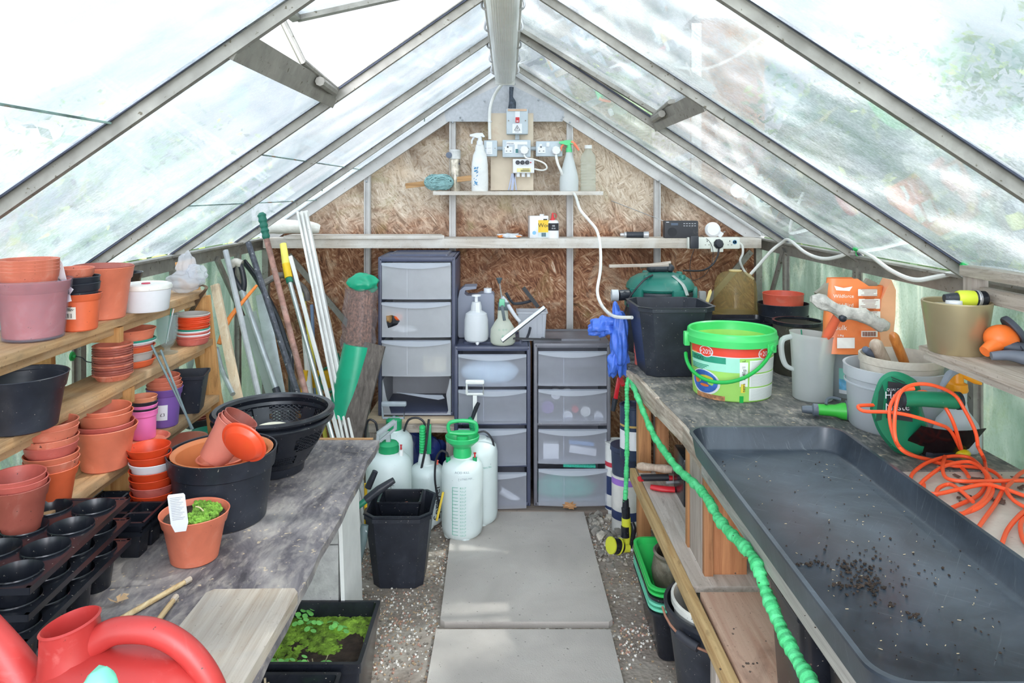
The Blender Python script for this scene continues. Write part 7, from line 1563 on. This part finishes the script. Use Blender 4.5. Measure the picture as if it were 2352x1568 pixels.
b=MB().tube([W(1426,1256,2.965),W(1417,1254,2.955),W(1404,1252,2.945)],[.026,.031,.031],24); part('spray_head',b,blks,t,world=True); part('yellow_ring',MB().tube([W(1422,1255,2.96),W(1419,1254,2.958)],.0325,24).tube([W(1405,1252,2.946),W(1402,1252,2.943)],.0325,24),yg,t,world=True); part('latch',MB().blob(W(1452,1262,2.96),(.012,.01,.007),0,1,1,2),sil,t,world=True)
for k,(px,py) in enumerate(((1740,1300),(1712,1262))):
    pass
q=hx(1728,1288,.522); solow('nail',MB().tube([q+Vector((.03,.01,-.006)),q+Vector((-.02,.0,.008))],.0022,6),mat('rusty nail','#8a5a3c',.7),'rusty nail holding the green hose to the bench edge','nail')
# paint tins and tubs by the far leg
def tin(cx,yb,w,ytop,m,lab,band=None,z=0,D=None,nm='paint_tin'):
    p,rt,rb,h=fit(cx,yb,z,w,ytop,.97); t=thing(nm,lab,'tin',tuple(p))
    part('tin',MB().lathe([(0,0),(rt*.98,0),(rt,.004),(rt,h-.012),(rt*1.03,h-.01),(rt*1.04,h),(rt*.9,h),(rt*.88,h-.006),(rt*.6,h-.006),(rt*.58,h-.002),(0,h-.002)],36),m,t)
    if band: 
        b=MB()
        for (z0,z1,mi) in band[1]: b.cylpatch(rt+.001,-1.5,1.5,h*z0,h*z1,(0,0,0),mi,18)
        part('label',b,band[0],t)
    return t,p,rt,h
lb=[wht,mat('navy print','#2c3a66',.5),mat('red print','#c8384a',.5),mat('violet print','#9a6fc8',.5),mat('gold print','#c8a860',.5)]
t,p,rt,h=tin(1440,1232,70,1085,mat('grubby white tin','#dcdad6',.5,.08,14,dust=.2),'large white paint tub at the bottom beside the far bench leg',(lb,((.25,.40,1),(.85,.97,3))))
z1=p.z+h
t,p2,r2,h2=tin(1415,1190,50,1012,mat('white printed tin','#e4e4e2',.5,.06),'tall white tub with red and navy print left of the hose',(lb,((.68,.74,2),(.30,.55,1),(.1,.14,1))),z=0)
solo('black_tub',MB().lathe([(0,0),(.065,0),(.07,.1),(.075,.105),(.073,.125),(0,.125)],30),mat('blue black plastic','#343c55',.4,.15,12),'dented blue black tub sitting on the large white paint tub','tub',(p.x,p.y,z1))
t,p3,r3,h3=tin(1455,1060,62,928,mat('dark blue tin','#2b3a56',.4,.2,20),'blue and white paint tin hanging highest behind the far leg',(lb,((.2,.55,0),(.62,.66,4))),z=.39)
# lower shelf contents
z=.397
t=thing('secateurs','red and black handled secateurs lying on the lower shelf','secateurs',tuple(W(1500,1110,2.78)))
zs=z+.012; part('handle',MB().tube([PZ(1468,1100,zs+.02),PZ(1500,1096,zs+.02),PZ(1545,1098,zs+.02)],[.013,.015,.013],12,flat=.7,smooth=4),redm,t,world=True); part('handle_second',MB().tube([PZ(1495,1118,zs),PZ(1520,1122,zs),PZ(1550,1124,zs)],[.012,.015,.014],12,flat=.7,smooth=4),redm,t,world=True)
part('grip_pad',MB().tube([PZ(1472,1097,zs+.024),PZ(1535,1096,zs+.024)],.0125,10),squ,t,world=True); part('spring',MB().tube([PZ(1530,1108,zs+.015),PZ(1548,1107,zs+.015)],.006,8),sil,t,world=True)
t=thing('trowel','old trowel with a worn wooden handle on top of the secateurs','trowel',tuple(W(1500,1075,2.8))); a=W(1464,1070,2.80); c_=W(1545,1078,2.75); part('handle',MB().tube([a,a.lerp(c_,.15),a.lerp(c_,.5),a.lerp(c_,.8),c_],[.010,.016,.013,.016,.011],14,smooth=3),_M['dull handle'],t,world=True); part('ferrule',MB().tube([c_,c_+Vector((.04,-.02,-.002))],.014,12),mat('rust steel','#6d5a52',.5,.3,30,metal=.4),t,world=True)
solow('black_box',MB().box((.66,2.66,z+.085),(.10,.16,.17),bev=.01),blks,'glossy black container behind the trowel on the lower shelf','container')
t=thing('blow_lamp','dark green canister with red lettering and wire stand on the lower shelf','canister',(.615,2.40,z)); part('canister',MB().lathe([(0,0),(.034,0),(.036,.006),(.036,.075),(.030,.095),(.016,.11),(.016,.12),(0,.12)],26),dgreen,t); part('lettering',MB().text('BOSCH',.022,(0,0,.05),bend=.037,a0=-.3),redm,t)
part('wire_stand',MB().tube([(-.045,-.03,.01),(-.035,-.03,.07),(-.02,-.03,.13),(-.0,-.02,.14)],.0025,6,smooth=4).tube([(-.045,-.03,.03),(.03,-.04,.03)],.0025,6),sil,t)
solow('tall_black_box',MB().box((.70,2.40,z+.12),(.12,.14,.24),bev=.006),blk,'matt black box standing under the right bench top','box')
# green trays with old pot on the floor
tg=mat('tray green','#2fbf5a',.35,.06,8); tq=mat('seafoam tray','#6fcfae',.4,.08,8)
def ftray(z,h,m,lab,i):
    t_=MB(); x0,x1,y0,y1=.452,.70,2.33,2.68; k=(.02 if i else .02)
    b=MB(); b.loft([trr(x0+.055,x1-.055,y0+.075,y1-.055,z,.03,5),trr(x0+.004,x1-.004,y0+.004,y1-.004,z+h-.01,.04,5),trr(x0-.006,x1+.006,y0-.006,y1+.006,z+h-.008,.045,5),trr(x0-.006,x1+.006,y0-.006,y1+.006,z+h,.045,5),trr(x0+.004,x1-.004,y0+.004,y1-.004,z+h,.04,5),trr(x0+.03,x1-.03,y0+.03,y1-.03,z+.004,.03,5)])
    solow('garden_tray',b,m,lab,'tray')
zz=.0
ftray(.0,.17,blks,'black tray at the base of the tray stack under the lower shelf',0); 
for k in range(5): ftray(.060+.016*k,.125,(tq,tq,blks,tg,tg)[k],('lowest seafoam tray in the stack','upper seafoam tray in the stack','thin black tray between the green trays','lower bright green tray in the stack','topmost bright green tray holding an old ceramic pot')[k],1)
p=Vector((.572,2.50,.132)); solo('ceramic_pot',MB().lathe([(0,0),(.06,0),(.07,.02),(.085,.06),(.088,.09),(.082,.125),(.078,.14),(.083,.152),(.077,.158),(.070,.15),(.072,.13),(.078,.08),(.06,.015),(0,.012)],40),mat('glazed old pot','#6d6255',.5,.3,20,dust=.4,dustc='#a9a79a',speck=.3),'old grey glazed ceramic pot sitting in the green tray','pot',tuple(p))
# bucket with white pail
t=thing('black_bucket','black builder bucket with wire handle below the lower shelf','bucket',(.60,2.085,0))
rt=.155; hh=.34; part('bucket',MB().lathe([(0,0),(.105,0),(.108,.005),(rt*.93,hh-.06),(rt*.98,hh-.055),(rt*.95,hh-.05),(rt*.97,hh-.02),(rt*1.02,hh-.015),(rt*1.03,hh),(rt*.97,hh),(rt*.92,hh-.05),(.10,.01),(0,.01)],52),blk,t)
b=MB(); q=[]
for k in range(17):
    a=PI*.98+PI*k/16*1.0; q.append(Vector((rt*1.06*math.cos(a),rt*1.06*math.sin(a),hh-.015-.035*math.sin(PI*k/16))))
b.tube(q,.0035,8); part('wire_handle',b,mat('rusty wire','#9a6b55',.6,.2),t); part('handle_grip',MB().tube(q[3:6],.012,14),mat('black grip','#2f3038',.5),t)
solo('white_pail',MB().lathe([(0,0),(.10,0),(rt*.86,hh-.04),(rt*.90,hh-.036),(rt*.90,hh-.02),(rt*.85,hh-.018),(rt*.83,hh-.04),(.095,.01),(0,.01)],48),mat('mouldy white pail','#d6d6cf',.5,.15,8,dust=.3,dustc='#8d8c7c',speck=.2),'mouldy white pail nested inside the black builder bucket','pail',(.60,2.085,.035))
solow('white_pail',MB().lathe([(0,0),(.08,0),(.10,.25),(.104,.25),(.104,.27),(.09,.27)],32,(.87,2.0,.0)),mat('cream pail','#cfcabc',.5,.1),'second cream pail deeper under the right bench','pail')
# black trough pots under the near bench
for k in range(3):
    solow('black_crate',MB().sq([(.075,0),(.08,.004),(.095,.26),(.10,.262),(.10,.272),(.09,.272),(.075,.01)],(.66+.03*k,1.52-.22*k,.403),.2,4,ay=1.0),blks,['farthest glossy black tub under the near right bench','middle glossy black tub under the near right bench','nearest glossy black tub under the near right bench'][k],'tub')

# crumbled mortar by the far right leg
b=MB(); rr=random.Random(31)
for i in range(70):
    x=rr.uniform(.37,.50); y=rr.uniform(2.95,3.46); k=rr.uniform(.006,.02)*(1.3 if y>3.2 else .8); b.blob((x,y,k*.5),(k,k,k*.8),.4,2,i,1,rr.randint(0,1))
solow('mortar_rubble',b,[mat('pale mortar','#b9b0a4',.95,.3,30,bump=.8,bs=100),mat('flint grey','#8b857d',.8,.3,30)],'pale crumbled mortar heaped beside the far end of the slab','rubble',kind='stuff')
